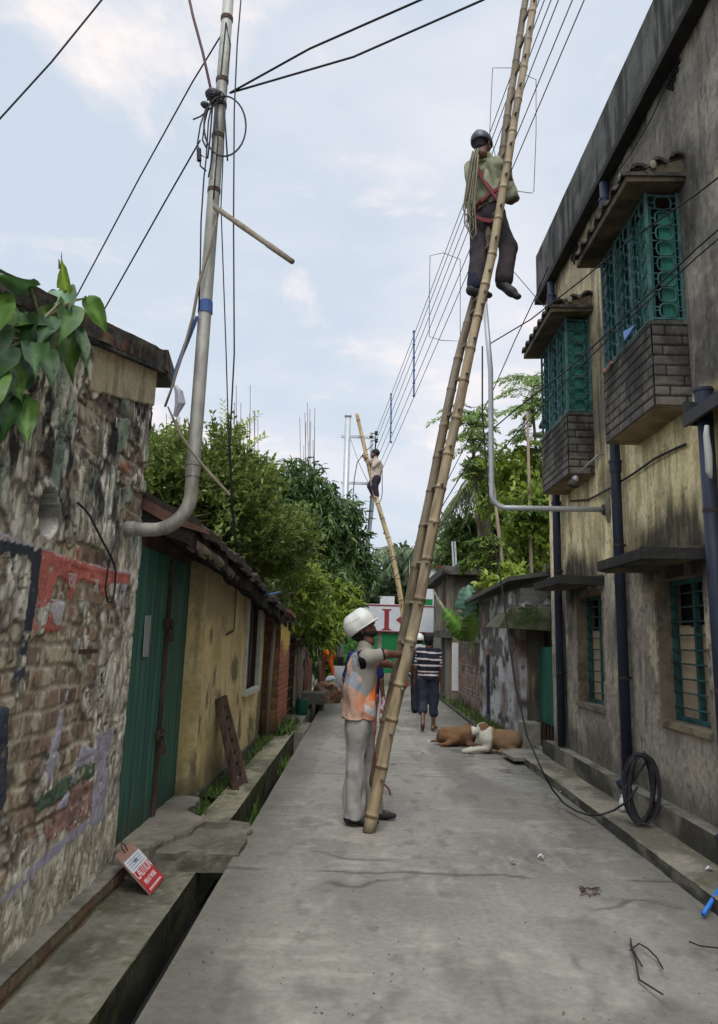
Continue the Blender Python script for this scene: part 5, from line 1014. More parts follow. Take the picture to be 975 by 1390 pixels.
# sign building closing the lane
sb = thing('sign_building', 'white building closing the lane with painted red I and diamonds over green shutters', 'building', (1, 27, 0))
SY = 27.0; x0s = -2.5; zl, zh = 1.78, 2.72
M_SW = mat('whitewash_blue', tuple(lin((196, 200, 204))), .85, .08, 3, .1, 20); M_RED = mat('red_lettering', tuple(lin((132, 52, 52))), .8, .12, 10); M_SGR = mat('bright_green_shutter', tuple(lin((26, 118, 66))), .6, .15, 4, .1, 20)
MB().box(x0s, 2.2, SY, SY + 5, -.2, 2.68).build('main_wall', M_CONC, sb); MB().box(x0s, 2.75, SY - .12, SY - .003, zl, zh).build('sign_band', M_SW, sb)
m = MB(); m.box(x0s, 2.75, SY - .135, SY - .12, zh - .06, zh - .02); m.box(x0s, 2.75, SY - .135, SY - .12, zl + .0, zl + .03); m.build('red_border', M_RED, sb)
q = P(525, 845, Y=SY - .13); m = MB(); X_, Z_ = q[0], q[2] + .1; yy = SY - .13
m.prism([(X_ - .19, yy, Z_ - .36), (X_ + .19, yy, Z_ - .36), (X_ + .08, yy, Z_ - .29), (X_ + .08, yy, Z_ + .29), (X_ + .19, yy, Z_ + .36), (X_ - .19, yy, Z_ + .36), (X_ - .08, yy, Z_ + .29), (X_ - .08, yy, Z_ - .29)], (0, .012, 0)); m.build('letter', M_RED, sb)
for dx in (-.62, .62, -2.2):
    m = MB(); m.prism([(X_ + dx - .3, yy, Z_), (X_ + dx, yy, Z_ - .24), (X_ + dx + .3, yy, Z_), (X_ + dx, yy, Z_ + .24)], (0, .012, 0)); m.build('painted_diamond', M_RED, sb)
for k in range(2):
    a = x0s + 1.2 + k * 2.0; m = MB(); m.box(a, a + 1.85, SY - .03, SY - .004, .4, 1.72)
    for j in range(16): m.box(a, a + 1.85, SY - .04, SY - .03, .42 + j * .08, .46 + j * .08)
    sh = m.build('green_shutter', M_SGR, sb)
    for j in range(4): MB().box(a + .7 + j * .27, a + .88 + j * .27, SY - .05, SY - .04, 1.38, 1.56).build('vent_slot', mat('dark_green_slot', tuple(lin((18, 70, 46))), .6, .1, 4), sh)
MB().box(x0s, 2.2, SY - .3, SY - .01, -.1, .4).build('step', M_CONC, sb)
MB().box(2.0, 8, SY + .2, SY + 5, -.2, 4.05).build('tall_wing', M_SW, sb); MB().box(1.9, 8, SY + .1, SY + 5.1, 4.05, 4.15).build('wing_cornice', M_RED, sb); MB().box(2.02, 2.45, SY + .17, SY + .195, 2.3, 2.95).build('wing_shutter', M_SGR, sb)
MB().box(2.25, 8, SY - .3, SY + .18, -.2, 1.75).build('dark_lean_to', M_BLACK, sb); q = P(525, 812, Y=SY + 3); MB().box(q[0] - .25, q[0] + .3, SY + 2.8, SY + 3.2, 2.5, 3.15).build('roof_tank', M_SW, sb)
m = MB()
for k in range(6): m.tube([(2.2, SY - .35, 1.72 - k * .1), (3.0, SY - .35, 1.5 - k * .02)], .02, 5)
m.build('lean_to_poles', M_GREYWOOD, sb)
o = MB().box(-9, -2.6, 27.5, 27.7, -.2, 1.2).build('far_wall', M_CONC); tag(o, 'low grey wall left of the sign building, behind the debris heap', 'wall')
# roofs and rebar of a building behind the left trees
q0 = P(412, 620, Y=24); rb = thing('unfinished_building', 'unfinished concrete building with rebar rising above the mango tree', 'building', (q0[0], 24, 0)); MB().box(q0[0] - 5.5, q0[0] + .9, 24, 29, 0, 5.6).build('concrete_frame', M_CONC, rb)
for (px, w_, top) in ((415, 22, 545), (250, 60, 560), (330, 40, 520)):
    m = MB()
    for k in range(11): x = px + rng.uniform(-w_ / 2, w_ / 2); a = P(x, 680, Y=24.2); b = P(x + rng.uniform(-2, 4), top + rng.uniform(0, 60), Y=24.2); m.tube([a, (a + b) / 2 + np.array((.02, 0, 0)), b], .012, 4)
    m.build('rebar_cluster', mat('rust_rebar', tuple(lin((112, 92, 92))), .8, .1, 5), rb)
# ================================================================ VEGETATION
def leaf_mat(name, rough=.5, transl=.45, var=.12):
    return mat(name, (1, 1, 1), rough, var, 3, attr=True, transl=transl, spec=.4)
M_LEAF = leaf_mat('leaf'); M_LEAFG = leaf_mat('glossy_leaf', .48, .25, .2)
M_BARK = mat('bark', tuple(lin((104, 92, 76))), .95, .3, 6, .6, 30, c2=tuple(lin((76, 68, 56))), stretch=(1, 1, .3))
def unit(v): return v / np.maximum(np.linalg.norm(v, axis=-1, keepdims=True), 1e-9)
def leaf_quads(C, D, Nn, Ln, Wd, droop=.25):
    """6-vertex folded leaves -> V, F (quads)"""
    D = unit(D); S = unit(np.cross(D, Nn)); Up = np.cross(S, D); Ln = Ln[:, None]; Wd = Wd[:, None]; n = len(C)
    v = [C, C + D * Ln * .35 + S * Wd * .5 + Up * Wd * .12 - 0, C + D * Ln * .75 + S * Wd * .36 + Up * (Wd * .1) - Up * Ln * droop * .4, C + D * Ln - Up * Ln * droop, C + D * Ln * .75 - S * Wd * .36 + Up * (Wd * .1) - Up * Ln * droop * .4, C + D * Ln * .35 - S * Wd * .5 + Up * Wd * .12, C + D * Ln * .5 - Up * Ln * droop * .12]
    V = np.stack(v, 1).reshape(-1, 3); b = np.arange(n)[:, None] * 7
    F = np.concatenate([b + np.array([[0, 1, 2, 6]]), b + np.array([[6, 2, 3, 4]]), b + np.array([[0, 6, 4, 5]])], 0)
    return V, F
def crown_mesh(name, C, D, Nn, Ln, Wd, cols, mt, parent, droop=.25):
    V, F = leaf_quads(C, D, Nn, Ln, Wd, droop); return link_mesh(name, V, F, mt, parent, False, col=np.repeat(cols, 7, 0))
def crown_points(lobes, n, r, shell=.5):
    w_ = np.array([l[1][0] * l[1][1] * l[1][2] for l in lobes]) ** .7; w_ /= w_.sum(); k = r.choice(len(lobes), n, p=w_)
    d = unit(r.normal(size=(n, 3))); rad = r.random(n) ** shell; c = np.array([l[0] for l in lobes], float)[k]; s = np.array([l[1] for l in lobes], float)[k]
    p = c + d * rad[:, None] * s; return p, unit(d / s)
def tree(label, name, base, lobes, n_twig, per, leaf, wid, pal, seed, tl=.35, droop=.25, hang=0.0, trunk_r=.12, mt=None, group=None, keep=None, cat='tree', limbs=True, up=.35, leafy=.75):
    r = np.random.default_rng(seed); base = np.array(base, float); t = thing(name, label, cat, base, group)
    p, o = crown_points(lobes, n_twig, r)
    q = n3(p, 1.3, seed); ok = q > .30; p, o = p[ok], o[ok]
    if keep is not None: k = keep(p); p, o = p[k], o[k]
    m = len(p); td = unit(o * .8 + r.normal(size=(m, 3)) * .5 + np.array([0, 0, up - hang])); tt = np.tile(np.linspace(0, 1, per), (m, 1)) + r.random((m, per)) * .1
    C = (p[:, None, :] + td[:, None, :] * tt[..., None] * tl * (.6 + .8 * r.random((m, 1, 1)))).reshape(-1, 3); C[:, 2] -= hang * (tt.reshape(-1) ** 2) * tl * .5
    D = unit(np.repeat(td, per, 0) * .9 + r.normal(size=(m * per, 3)) * leafy + np.array([0, 0, -hang])); Nn = unit(r.normal(size=(m * per, 3)) * .6 + np.array([0, 0, 1.0]))
    Ln = leaf * (.6 + .7 * r.random(m * per)); Wd = wid * (.7 + .6 * r.random(m * per))
    pc = lin(np.array(pal)); tone = np.repeat(r.random(m), per) * .55 + r.random(m * per) * .45; i = tone * (len(pal) - 1); a = np.floor(i).astype(int); b = np.minimum(a + 1, len(pal) - 1); cols = pc[a] + (pc[b] - pc[a]) * (i - a)[:, None]
    crown_mesh('crown', C, D, Nn, Ln, Wd, cols, mt or M_LEAF, t, droop)
    if limbs:
        mb = MB(); z1 = min(l[0][2] for l in lobes); c0 = np.mean([l[0] for l in lobes], 0); fork = base + (c0 - base) * .45; mb.tube([base - np.array((0, 0, .4)), base + (fork - base) * .5 + np.array((.06, 0, 0)), fork], [trunk_r * 1.25, trunk_r, trunk_r * .8], 10)
        for l in lobes:
            e_ = np.array(l[0]); mid = fork + (e_ - fork) * .5 + np.array((r.uniform(-.15, .15), 0, .1)); mb.tube([fork, mid, e_], [trunk_r * .6, trunk_r * .38, trunk_r * .2], 7)
            for _ in range(4): s = unit(r.normal(size=3) + np.array((0, 0, .3))) * np.array(l[1]) * .85; mb.tube([mid + (e_ - mid) * .6, e_ + s * .5 + np.array((0, 0, .05)), e_ + s], [trunk_r * .2, trunk_r * .12, trunk_r * .05], 5)
        mb.build('trunk', M_BARK, t, smooth=True)
    return t
def lobes_px(rows):  # (px, py, Y, rx, ry, rz)
    return [(P(a, b, Y=Y), (rx, ry, rz)) for a, b, Y, rx, ry, rz in rows]
G_BRIGHT = [(84, 106, 40), (120, 142, 54), (148, 166, 68), (176, 188, 96)]
G_DARK = [(44, 64, 32), (60, 86, 42), (80, 106, 52), (116, 138, 72)]
G_MID = [(44, 66, 30), (68, 92, 38), (90, 116, 46), (120, 142, 62)]
G_FAR = [(46, 62, 44), (60, 78, 52), (74, 92, 60), (86, 104, 70)]
G_PALE = [(112, 136, 76), (140, 164, 96), (168, 188, 120)]
tree('bright green small leaved tree rising behind the tiled hut roof', 'small_leaved_tree', (-3.0, 11.5, 0), lobes_px([(225, 668, 10.5, .8, .9, .72), (300, 672, 11, .75, .8, .6), (215, 720, 10, .9, .9, .6), (310, 722, 11.5, .95, .9, .6), (372, 736, 12.5, .72, .8, .5), (350, 780, 13, .9, .9, .55), (236, 622, 11, .45, .5, .36), (306, 612, 11, .22, .3, .42), (345, 660, 12, .4, .5, .32), (400, 805, 14, .6, .7, .5)]), 4600, 10, .09, .042, [(66, 84, 38), (94, 110, 50), (116, 130, 62), (150, 160, 90)], 5, tl=.24, droop=.12, up=.75, leafy=.6)
# tall sprigs sticking out of its top
def sprig(mb_c, a, b, n, leaf, r): return
r_ = np.random.default_rng(3); Cc, Dd = [], []
for (x, y, x1, y1) in ((305, 620, 303, 543), (310, 620, 335, 585), (312, 600, 352, 560), (325, 610, 360, 592), (298, 610, 285, 590), (318, 600, 330, 575), (200, 610, 206, 585), (280, 620, 268, 598), (240, 600, 236, 582), (345, 655, 372, 632)):
    a = P(x, y, Y=11); b = P(x1, y1, Y=11); d = unit(b - a)
    for k in range(26):
        t = k / 26; Cc.append(a + (b - a) * t); s = unit(np.array([(-1) ** k * .8, r_.uniform(-.5, .5), 0]) + d * .9 + r_.normal(size=3) * .15); Dd.append(s)
Cc = np.array(Cc); Dd = np.array(Dd); n_ = len(Cc)
slt = bpy.data.objects['small_leaved_tree']
for g_ in range(n_ // 26):
    q_ = slice(g_ * 26, g_ * 26 + 26); crown_mesh('shoot', Cc[q_], Dd[q_], np.tile([0, -.6, 1.0], (26, 1)), np.full(26, .1), np.full(26, .034), np.tile(lin((150, 168, 72)), (26, 1)), M_LEAF, slt)
tree('dark glossy mango tree overhanging the lane beyond the hut', 'mango_tree', (-2.3, 16.5, 0), lobes_px([(410, 660, 17, .65, .8, .6), (440, 700, 17, .85, .9, .6), (395, 720, 16.5, .9, .9, .7), (455, 760, 17, .8, .8, .55), (420, 790, 16.5, .9, .9, .55), (470, 780, 17, .55, .6, .5), (440, 830, 17, .75, .7, .5), (400, 850, 16, .5, .6, .35), (350, 650, 17, .6, .6, .45), (370, 790, 16, .7, .7, .6), (480, 735, 17, .25, .4, .3)]), 3000, 9, .19, .045, G_DARK, 8, tl=.22, droop=.35, hang=.75, trunk_r=.16, mt=M_LEAFG, leafy=.85)
tree('light green leafy boughs hanging at the lower front of the mango tree', 'leafy_shrub', (-2.0, 14.8, 0), lobes_px([(400, 790, 14.5, .5, .5, .4), (440, 850, 15.5, .45, .4, .35), (460, 820, 16, .35, .4, .4), (415, 830, 15, .4, .4, .3)]), 520, 8, .14, .05, G_BRIGHT, 9, tl=.2, droop=.25, hang=.3, trunk_r=.04, cat='shrub')
for k, (x, y, Y, s, lab) in enumerate(((480, 812, 48, 2.0, 'leftmost dark round tree of the far treeline, left of the far palm'), (520, 795, 52, 2.6, 'middle dark tree of the far treeline, behind the roof tank'), (560, 800, 50, 2.4, 'dark tree of the far treeline directly behind the big ladder'), (598, 770, 44, 2.4, 'tall dark tree of the far treeline right of the big ladder'), (440, 815, 50, 2.4, 'far dark tree half hidden behind the mango tree'))):
    c = P(x, y, Y=Y); tree(lab, 'broadleaf_tree', (c[0], Y, 0), [(c, (s * 1.1, s, s * .8)), (c + np.array((-s * .7, 0, -s * .5)), (s * .8, s * .8, s * .6)), (c + np.array((s * .7, 0, -s * .45)), (s * .8, s * .8, s * .6)), (c + np.array((0, 0, -s * 1.0)), (s * 1.2, s, s * .7))], 900, 7, .42, .26, G_FAR, 30 + k, tl=.5, trunk_r=.25, group='far dark treeline')
tree('dense mid green tree behind the flat roofed house', 'broadleaf_tree', (4.2, 25, 0), lobes_px([(645, 735, 24, 1.0, .9, .8), (690, 720, 24.5, 1.1, 1, .9), (720, 680, 25, 1, 1, 1.0), (665, 770, 24, 1.2, 1, .6), (740, 740, 25, 1.2, 1, .9), (640, 765, 24, .9, .9, .5)]), 2900, 8, .2, .1, G_DARK[1:] + [(108, 130, 60)], 41, tl=.32, droop=.3, hang=.2, trunk_r=.2)
tree('yellow green broad leaved tree close above the flat house roof', 'broadleaf_tree', (4.6, 21, 0), lobes_px([(700, 640, 20, .8, .7, .45), (735, 700, 19, .8, .7, .7), (715, 745, 19, .9, .7, .5), (660, 640, 21, .5, .5, .3), (675, 690, 20, .4, .4, .3), (690, 790, 18, .6, .5, .22)]), 950, 8, .17, .08, G_BRIGHT, 42, tl=.3, droop=.3, hang=.15, trunk_r=.1)
def feathery(lab, base, tops, seed, pal, leaf=.05):
    """tall thin tree: horizontal sprays of small leaflets on arching fronds"""
    r = np.random.default_rng(seed); t = thing('feathery_tree', lab, 'tree', base, 'feathery trees beside the house'); C = []; D = []; mb = MB(); top = np.array(tops[0][0]); mb.tube([np.array(base, float), (np.array(base) + top) / 2 + np.array((.1, 0, 0)), top], [.09, .06, .03], 8)
    for (c, s, n) in tops:
        c = np.array(c)
        for k in range(n):
            a = r.uniform(0, 2 * math.pi); l = s * r.uniform(.5, 1.1); z0 = r.uniform(-.9, .6) * s * .7; p0 = c + np.array((0, 0, z0)); dr = np.array((math.cos(a), math.sin(a) * .7, 0.0)); P2 = []
            for j in range(22):
                u = j / 21; P2.append(p0 + dr * l * u + np.array((0, 0, l * (.35 * u - .55 * u * u))))
            mb.tube(P2[::5], [.012, .01, .008, .006, .004], 4)
            for j in range(5, 22):
                for sgn in (-1, 1):
                    for h in range(3):
                        q = np.array(P2[j]); sd = np.cross(dr, (0, 0, 1)) * sgn; C.append(q + sd * .07 * (h + .3)); D.append(unit(sd + dr * .7 + r.normal(size=3) * .35 + np.array((0, 0, -.25))))
    n = len(C); pc = lin(np.array(pal))[r.integers(0, len(pal), n)]
    crown_mesh('crown', np.array(C), np.array(D), unit(r.normal(size=(n, 3)) * .4 + np.array((0, 0, 1.))), leaf * 2.2 * (.6 + .8 * r.random(n)), leaf * .9 * (.7 + .6 * r.random(n)), pc, M_LEAF, t); mb.build('trunk', M_BARK, t, smooth=True)
feathery('tall thin feathery tree nearest the grey house corner', (4.6, 19.5, 0), [(P(722, 535, Y=19.5), 1.25, 34), (P(722, 600, Y=19.5), .9, 18)], 51, G_PALE, .045)
feathery('shorter feathery tree standing left of the steel mast', (3.2, 20.5, 0), [(P(640, 570, Y=20.5), 1.1, 32), (P(655, 620, Y=20.5), .9, 18)], 52, G_PALE, .045)
feathery('low feathery tree above the whitewashed gable', (3.9, 18.5, 0), [(P(665, 750, Y=18.5), .8, 20), (P(700, 790, Y=18.5), .7, 14), (P(720, 690, Y=18.5), .6, 12)], 53, G_MID[1:], .055)
m_tr = MB()
for k, (a, b) in enumerate((((685, 790), (668, 640)), ((722, 790), (716, 560)), ((737, 790), (733, 690)), ((702, 790), (690, 690)))):
    o = MB().tube([P(a[0], a[1] + 90, Y=18.2 + k * .4), P(*a, Y=18.2 + k * .4), P(*b, Y=18.2 + k * .4)], [.06, .05, .03], 9).build('tree_trunk', mat('pinkish_bark', tuple(lin((122, 108, 92))), .9, .2, 8, .4, 30, stretch=(1, 1, .3)), smooth=True); tag(o, ('slim brown trunk behind the steel mast elbow', 'tall reddish trunk next to the house corner', 'thick reddish trunk touching the house corner pipe', 'slanting slim trunk between the mast and the house')[k], 'tree trunk', 'bare trunks behind the side entrance')
def palm(lab, c, base, L_, n, seed, pal, nl=26, droop=1.0, trunk=.14):
    r = np.random.default_rng(seed); t = thing('palm_tree', lab, 'palm', base); c = np.array(c, float); C = []; D = []; W = []; LL = []; mb = MB()
    mb.tube([np.array(base, float), (np.array(base) + c) / 2 + np.array((.15, 0, 0)), c], [trunk * 1.3, trunk, trunk * .8], 10); rb_ = MB()
    for k in range(n):
        a = 2 * math.pi * k / n + r.uniform(-.2, .2); el = r.uniform(-.2, 1.1); dr = np.array((math.cos(a), math.sin(a), 0)); l = L_ * r.uniform(.8, 1.1); pts = []
        for j in range(nl):
            u = j / (nl - 1); pts.append(c + dr * l * u * math.cos(el * .7) + np.array((0, 0, l * (math.sin(el) * u - droop * .75 * u * u))))
        rb_.tube(pts[::4] + [pts[-1]], .025 * L_ / 2, 4)
        for j in range(3, nl):
            tn = unit(np.array(pts[j]) - np.array(pts[j - 1])); sd = unit(np.cross(tn, (0, 0, 1)))
            for s in (-1, 1): C.append(pts[j]); D.append(unit(sd * s * .9 + tn * .6 + np.array((0, 0, -.55 - .3 * r.random())))); LL.append(L_ * .33 * (1 - .6 * abs(j / nl - .45))); W.append(L_ * .028)
    n_ = len(C); pc = lin(np.array(pal))[r.integers(0, len(pal), n_)]; crown_mesh('fronds', np.array(C), np.array(D), unit(r.normal(size=(n_, 3)) * .3 + np.array((0, 0, 1.))), np.array(LL), np.array(W), pc, M_LEAF, t, .3)
    rb_.build('frond_ribs', mat('palm_rib', tuple(lin((112, 118, 70))), .6, .1, 9), t); mb.build('trunk', M_BARK, t, smooth=True)
palm('coconut palm with drooping fronds behind the sign building', P(556, 755, Y=38), (2.3, 38, 0), 2.1, 17, 61, [(74, 96, 62), (96, 116, 80), (120, 136, 104)], trunk=.2)
palm('dense hanging palm crown left of the steel mast elbow', P(655, 655, Y=23), (3.7, 23, 0), 1.5, 24, 62, [(74, 86, 52), (98, 108, 66), (122, 126, 84)], droop=1.5, trunk=.18)
palm('far palm peeping between the big ladder and the dark tree', P(600, 745, Y=40), (4.2, 40, 0), 2.0, 13, 63, [(84, 104, 56), (112, 130, 66)], trunk=.2)
# banana plant
ban = thing('banana_plant', 'banana plant with broad torn leaves over the low brick wall', 'banana plant', (2.75, 17.5, 0))
def bleaf(base, tip, wd, bend, seed, col, name='leaf'):
    r = np.random.default_rng(seed); base = np.array(base, float); tip = np.array(tip, float); n = 16; V = []; F = []; cols = []; d = unit(tip - base); S = unit(np.cross(d, np.array((0.25, -1, .2)))); Nl = np.cross(S, d)
    for i in range(n + 1):
        u = i / n; c = base + (tip - base) * u + Nl * bend * math.sin(math.pi * u) ; w_ = wd * math.sin(math.pi * min(1, u * .92 + .06)) ** .6
        for s, j in ((-1, 0), (-.5, 1), (0, 2), (.5, 3), (1, 4)):
            V.append(c + S * w_ * s * .5 * (1 + (.12 if abs(s) == 1 else .03) * r.normal()) - Nl * abs(s) * w_ * .3 + Nl * .035 * w_ * math.sin(i * 2.2 + s * 2)); cols.append(lin(col) * (1.9 if s == 0 else (.7 + .5 * (i % 2)) * (1 + .15 * r.normal())))
    for i in range(n):
        for j in range(4):
            if j in (0, 3) and r.random() < .16: continue
            a = i * 5 + j; F.append((a, a + 1, a + 6, a + 5))
    link_mesh(name, V, F, M_LEAFG, ban, True, col=np.array(cols))
Yb = 17.2
bleaf(P(634, 870, Y=Yb), P(602, 826, Y=Yb - .3), .42, .12, 1, (86, 118, 48)); bleaf(P(640, 872, Y=Yb), P(643, 832, Y=Yb - .5), .5, .06, 2, (92, 120, 52)); bleaf(P(634, 848, Y=Yb + .2), P(636, 794, Y=Yb), .5, .1, 3, (92, 124, 104)); bleaf(P(648, 862, Y=Yb + .2), P(653, 812, Y=Yb + .3), .4, .05, 4, (60, 92, 42)); bleaf(P(628, 858, Y=Yb + .3), P(588, 800, Y=Yb + .2), .1, -.1, 5, (150, 144, 116)); bleaf(P(655, 870, Y=Yb + .3), P(668, 830, Y=Yb + .4), .35, .05, 6, (74, 104, 44))
MB().tube([(2.8, 17.5, 0), (2.72, 17.45, .9), P(638, 868, Y=Yb)], [.12, .1, .05], 10).build('stem', mat('banana_stem', tuple(lin((112, 118, 74))), .7, .2, 5), ban, smooth=True)
# peepal sapling on the left wall: big heart shaped leaves on stalks
pe = thing('peepal_sapling', 'peepal sapling with big heart shaped leaves sprouting over the brick wall top', 'sapling', (-1.7, 4.0, 3.1))
def heart(a, tip, wd, col, seed, roll=0.0, fold=.25):
    r = np.random.default_rng(seed); a = np.array(a, float); tip = np.array(tip, float); d = unit(tip - a); L_ = np.linalg.norm(tip - a); view = unit(np.array([0, 0, CH]) - a); S = unit(np.cross(d, view)); Nl = np.cross(S, d); S = unit(S * math.cos(roll) + Nl * math.sin(roll)); Nl = np.cross(S, d)
    prof = [(0, .0), (-.04, .3), (.03, .72), (.14, .95), (.28, 1.0), (.42, .9), (.55, .7), (.68, .42), (.78, .2), (.88, .07), (1.0, .0)]; V = []; cols = []; F = []
    for i, (u, w_) in enumerate(prof):
        for j in range(5):
            s = (j - 2) / 2; du = u if j != 2 else max(u, 0); bend = -.14 * L_ * (max(u, 0) ** 2); V.append(a + d * L_ * du + S * wd * .5 * w_ * s + Nl * (abs(s) * w_ * wd * fold + bend + .012 * math.sin(i * 1.7 + j * 1.3 + seed) + .1 * L_ * math.sin(seed * 1.9) * max(u, 0) * s)); cols.append(lin(col) * (1.7 if j == 2 else 1.0 - .2 * (i % 2) + .08 * r.normal()))
    for i in range(len(prof) - 1):
        for j in range(4): k = i * 5 + j; F.append((k, k + 1, k + 6, k + 5))
    return link_mesh('leaf', V, F, M_LEAFG, pe, True, col=np.clip(np.array(cols), .01, .9))
DG, MG, LG, GG = (60, 90, 46), (84, 116, 46), (124, 148, 56), (94, 120, 92)
PX_ = lambda a, X: P(a[0] if a[0] > -40 else -40, a[1], X=X)
LV = [((42, 390), (-8, 372), 26, DG, 3.9, .3), ((91, 394), (81, 362), 17, LG, 4.6, .4), ((80, 396), (98, 436), 40, GG, 4.4, .0), ((119, 404), (150, 460), 25, MG, 4.6, .2), ((95, 415), (84, 462), 34, MG, 4.5, .3), ((93, 455), (100, 510), 34, MG, 4.4, .1), ((108, 448), (122, 505), 17, DG, 4.4, .5), ((42, 435), (64, 492), 42, GG, 4.1, .1), ((28, 425), (40, 470), 30, DG, 4.0, .4), ((46, 467), (50, 505), 32, DG, 4.1, .2), ((20, 475), (0, 545), 36, GG, 3.8, .2), ((8, 470), (-10, 520), 34, DG, 3.7, .3), ((2, 400), (-6, 460), 30, MG, 3.8, .2), ((12, 420), (-2, 452), 26, MG, 3.7, .4), ((28, 540), (40, 605), 34, MG, 3.8, .2), ((18, 530), (12, 590), 24, DG, 3.8, .5), ((0, 545), (-4, 605), 24, DG, 3.6, .4), ((60, 478), (72, 525), 30, DG, 4.2, .3), ((70, 425), (40, 440), 24, MG, 4.2, .3), ((12, 498), (32, 545), 30, MG, 3.8, .3), ((-6, 500), (-12, 560), 34, MG, 3.6, .1), ((40, 500), (22, 540), 24, DG, 3.9, .5), ((66, 430), (58, 465), 26, DG, 4.2, .3), ((-6, 440), (-20, 500), 40, DG, 3.5, .2), ((34, 455), (24, 500), 24, DG, 3.9, .6)]
for k, (a, b, w_, c, Y, rl) in enumerate(LV):
    xo = -1.5 + .05 * math.sin(k * 2.3) + (.04 if b[1] > 500 else 0); A = PX_(a, xo - .05); B = PX_(b, xo + .07); sc_ = np.linalg.norm(A) * w_ / FPX; heart(A, B, sc_ * .86, c, 100 + k, rl)
m = MB()
for pts in ([(0, 480, 3.9), (25, 465, 4.0), (60, 432, 4.2), (82, 410, 4.4)], [(42, 390, 3.8), (50, 420, 4.1), (55, 450, 4.1)], [(65, 430, 4.2), (90, 442, 4.3), (108, 450, 4.3)], [(10, 442, 3.8), (35, 455, 4.0), (60, 478, 4.1)], [(95, 412, 4.3), (80, 420, 4.3), (60, 432, 4.2)], [(0, 455, 3.8), (25, 460, 3.9), (46, 467, 4.0)], [(20, 475, 3.8), (28, 500, 3.8), (28, 540, 3.75)], [(60, 432, 4.2), (98, 408, 4.4), (119, 404, 4.5)], [(82, 365, 4.5), (80, 352, 4.5)]):
    m.tube([P(x, y, X=-1.53) for x, y, Y in pts], [.009] * (len(pts) - 1) + [.004], 5)
m.build('stalks', mat('sapling_stalk', tuple(lin((120, 116, 84))), .7, .15, 10), pe, smooth=True)
# weeds, grass and ferns
def grass(name, label, boxes, n, h, pal, seed, w_=.012):
    r = np.random.default_rng(seed); C = []; k = r.integers(0, len(boxes), n); bx = np.array(boxes)[k]; C = np.stack([bx[:, 0] + (bx[:, 1] - bx[:, 0]) * r.random(n), bx[:, 2] + (bx[:, 3] - bx[:, 2]) * r.random(n), bx[:, 4]], -1)
    ok = fbm(C[:, 0] * 5, C[:, 1] * 2.5, seed, 3) > .44; C = C[ok]; n = len(C); D = unit(r.normal(size=(n, 3)) * .55 + np.array((0, 0, 1.0))); pc = lin(np.array(pal))[r.integers(0, len(pal), n)]
    o = crown_mesh(name, C, D, unit(r.normal(size=(n, 3)) + np.array((0, -1, .2))), h * (.4 + r.random(n)), np.full(n, w_), pc, M_LEAF, None, .5); tag(o, label, 'weeds', kind='stuff'); return o
grass('weeds', 'green weeds along the foot of the ochre wall', [(-1.47, -1.3, 6.95, 8.4, -.03), (-1.46, -1.34, 7.5, 9.0, -.03), (-1.47, -1.3, 11.2, 12.9, .0), (-1.4, -1.3, 9, 11, -.02)], 2600, .09, G_MID, 71)
grass('weeds', 'grass growing out of the open drain on the left', [(-1.06, -1.0, 7.6, 8.8, -.3), (-1.05, -.99, 10, 11.5, -.25), (-1.3, -1.05, 12.4, 14.2, .02), (-1.5, -1.3, 14.2, 17, .02), (-1.3, -1.2, 12.3, 13.6, .02)], 1500, .16, G_MID, 72, .016)
grass('weeds', 'rough grass verge behind the dogs on the right', [(2.24, 2.5, 11.5, 16, -.03), (2.3, 2.5, 12.0, 22, -.03), (2.2, 2.5, 13, 20, -.03)], 6000, .15, G_MID[:3] + [(100, 108, 50)], 73, .02)
grass('weeds', 'weeds and litter strip at the foot of the low walls', [(2.15, 2.26, 12, 22, .04)], 500, .08, G_MID, 74, .014)
grass('weeds', 'short grass beside the plinth at the right edge', [(2.40, 2.49, 4.6, 5.4, .085)], 240, .07, G_MID, 75, .008)
r_ = np.random.default_rng(8)
for (cx1, cy1, lab) in ((-1.38, 7.35, 'green fern tuft at the near corner of the ochre wall'), (-1.36, 7.9, 'small fern tuft under the leaning wooden ladder')):
    C = []; D = []
    for k in range(14):
        a = r_.uniform(0, 6.28); l = r_.uniform(.12, .24)
        for j in range(12): u = j / 12; q = np.array((cx1 + math.cos(a) * l * u, cy1 + math.sin(a) * l * u, -.03 + l * (.9 * u - .7 * u * u))); 
        for j in range(12):
            u = j / 12; q = np.array((cx1 + math.cos(a) * l * u, cy1 + math.sin(a) * l * u, -.03 + l * (1.0 * u - .7 * u * u)))
            for s in (-1, 1): C.append(q); D.append(unit(np.array((-math.sin(a) * s, math.cos(a) * s, .1)) + np.array((math.cos(a), math.sin(a), 0)) * .4))
    n_ = len(C); o = crown_mesh('fern', np.array(C), np.array(D), np.tile([0, 0, 1.], (n_, 1)), np.full(n_, .035), np.full(n_, .012), np.tile(lin((86, 118, 48)), (n_, 1)), M_LEAF, None); tag(o, lab, 'fern')
tree('low bright green bush behind the utility pole foot', 'bush', (-.9, 22, 0), lobes_px([(440, 895, 22, .5, .4, .35), (478, 893, 23, .5, .4, .35), (450, 905, 22, .5, .4, .25)]), 380, 8, .12, .06, [(70, 108, 44), (92, 134, 56)], 81, tl=.2, trunk_r=.03, cat='bush')
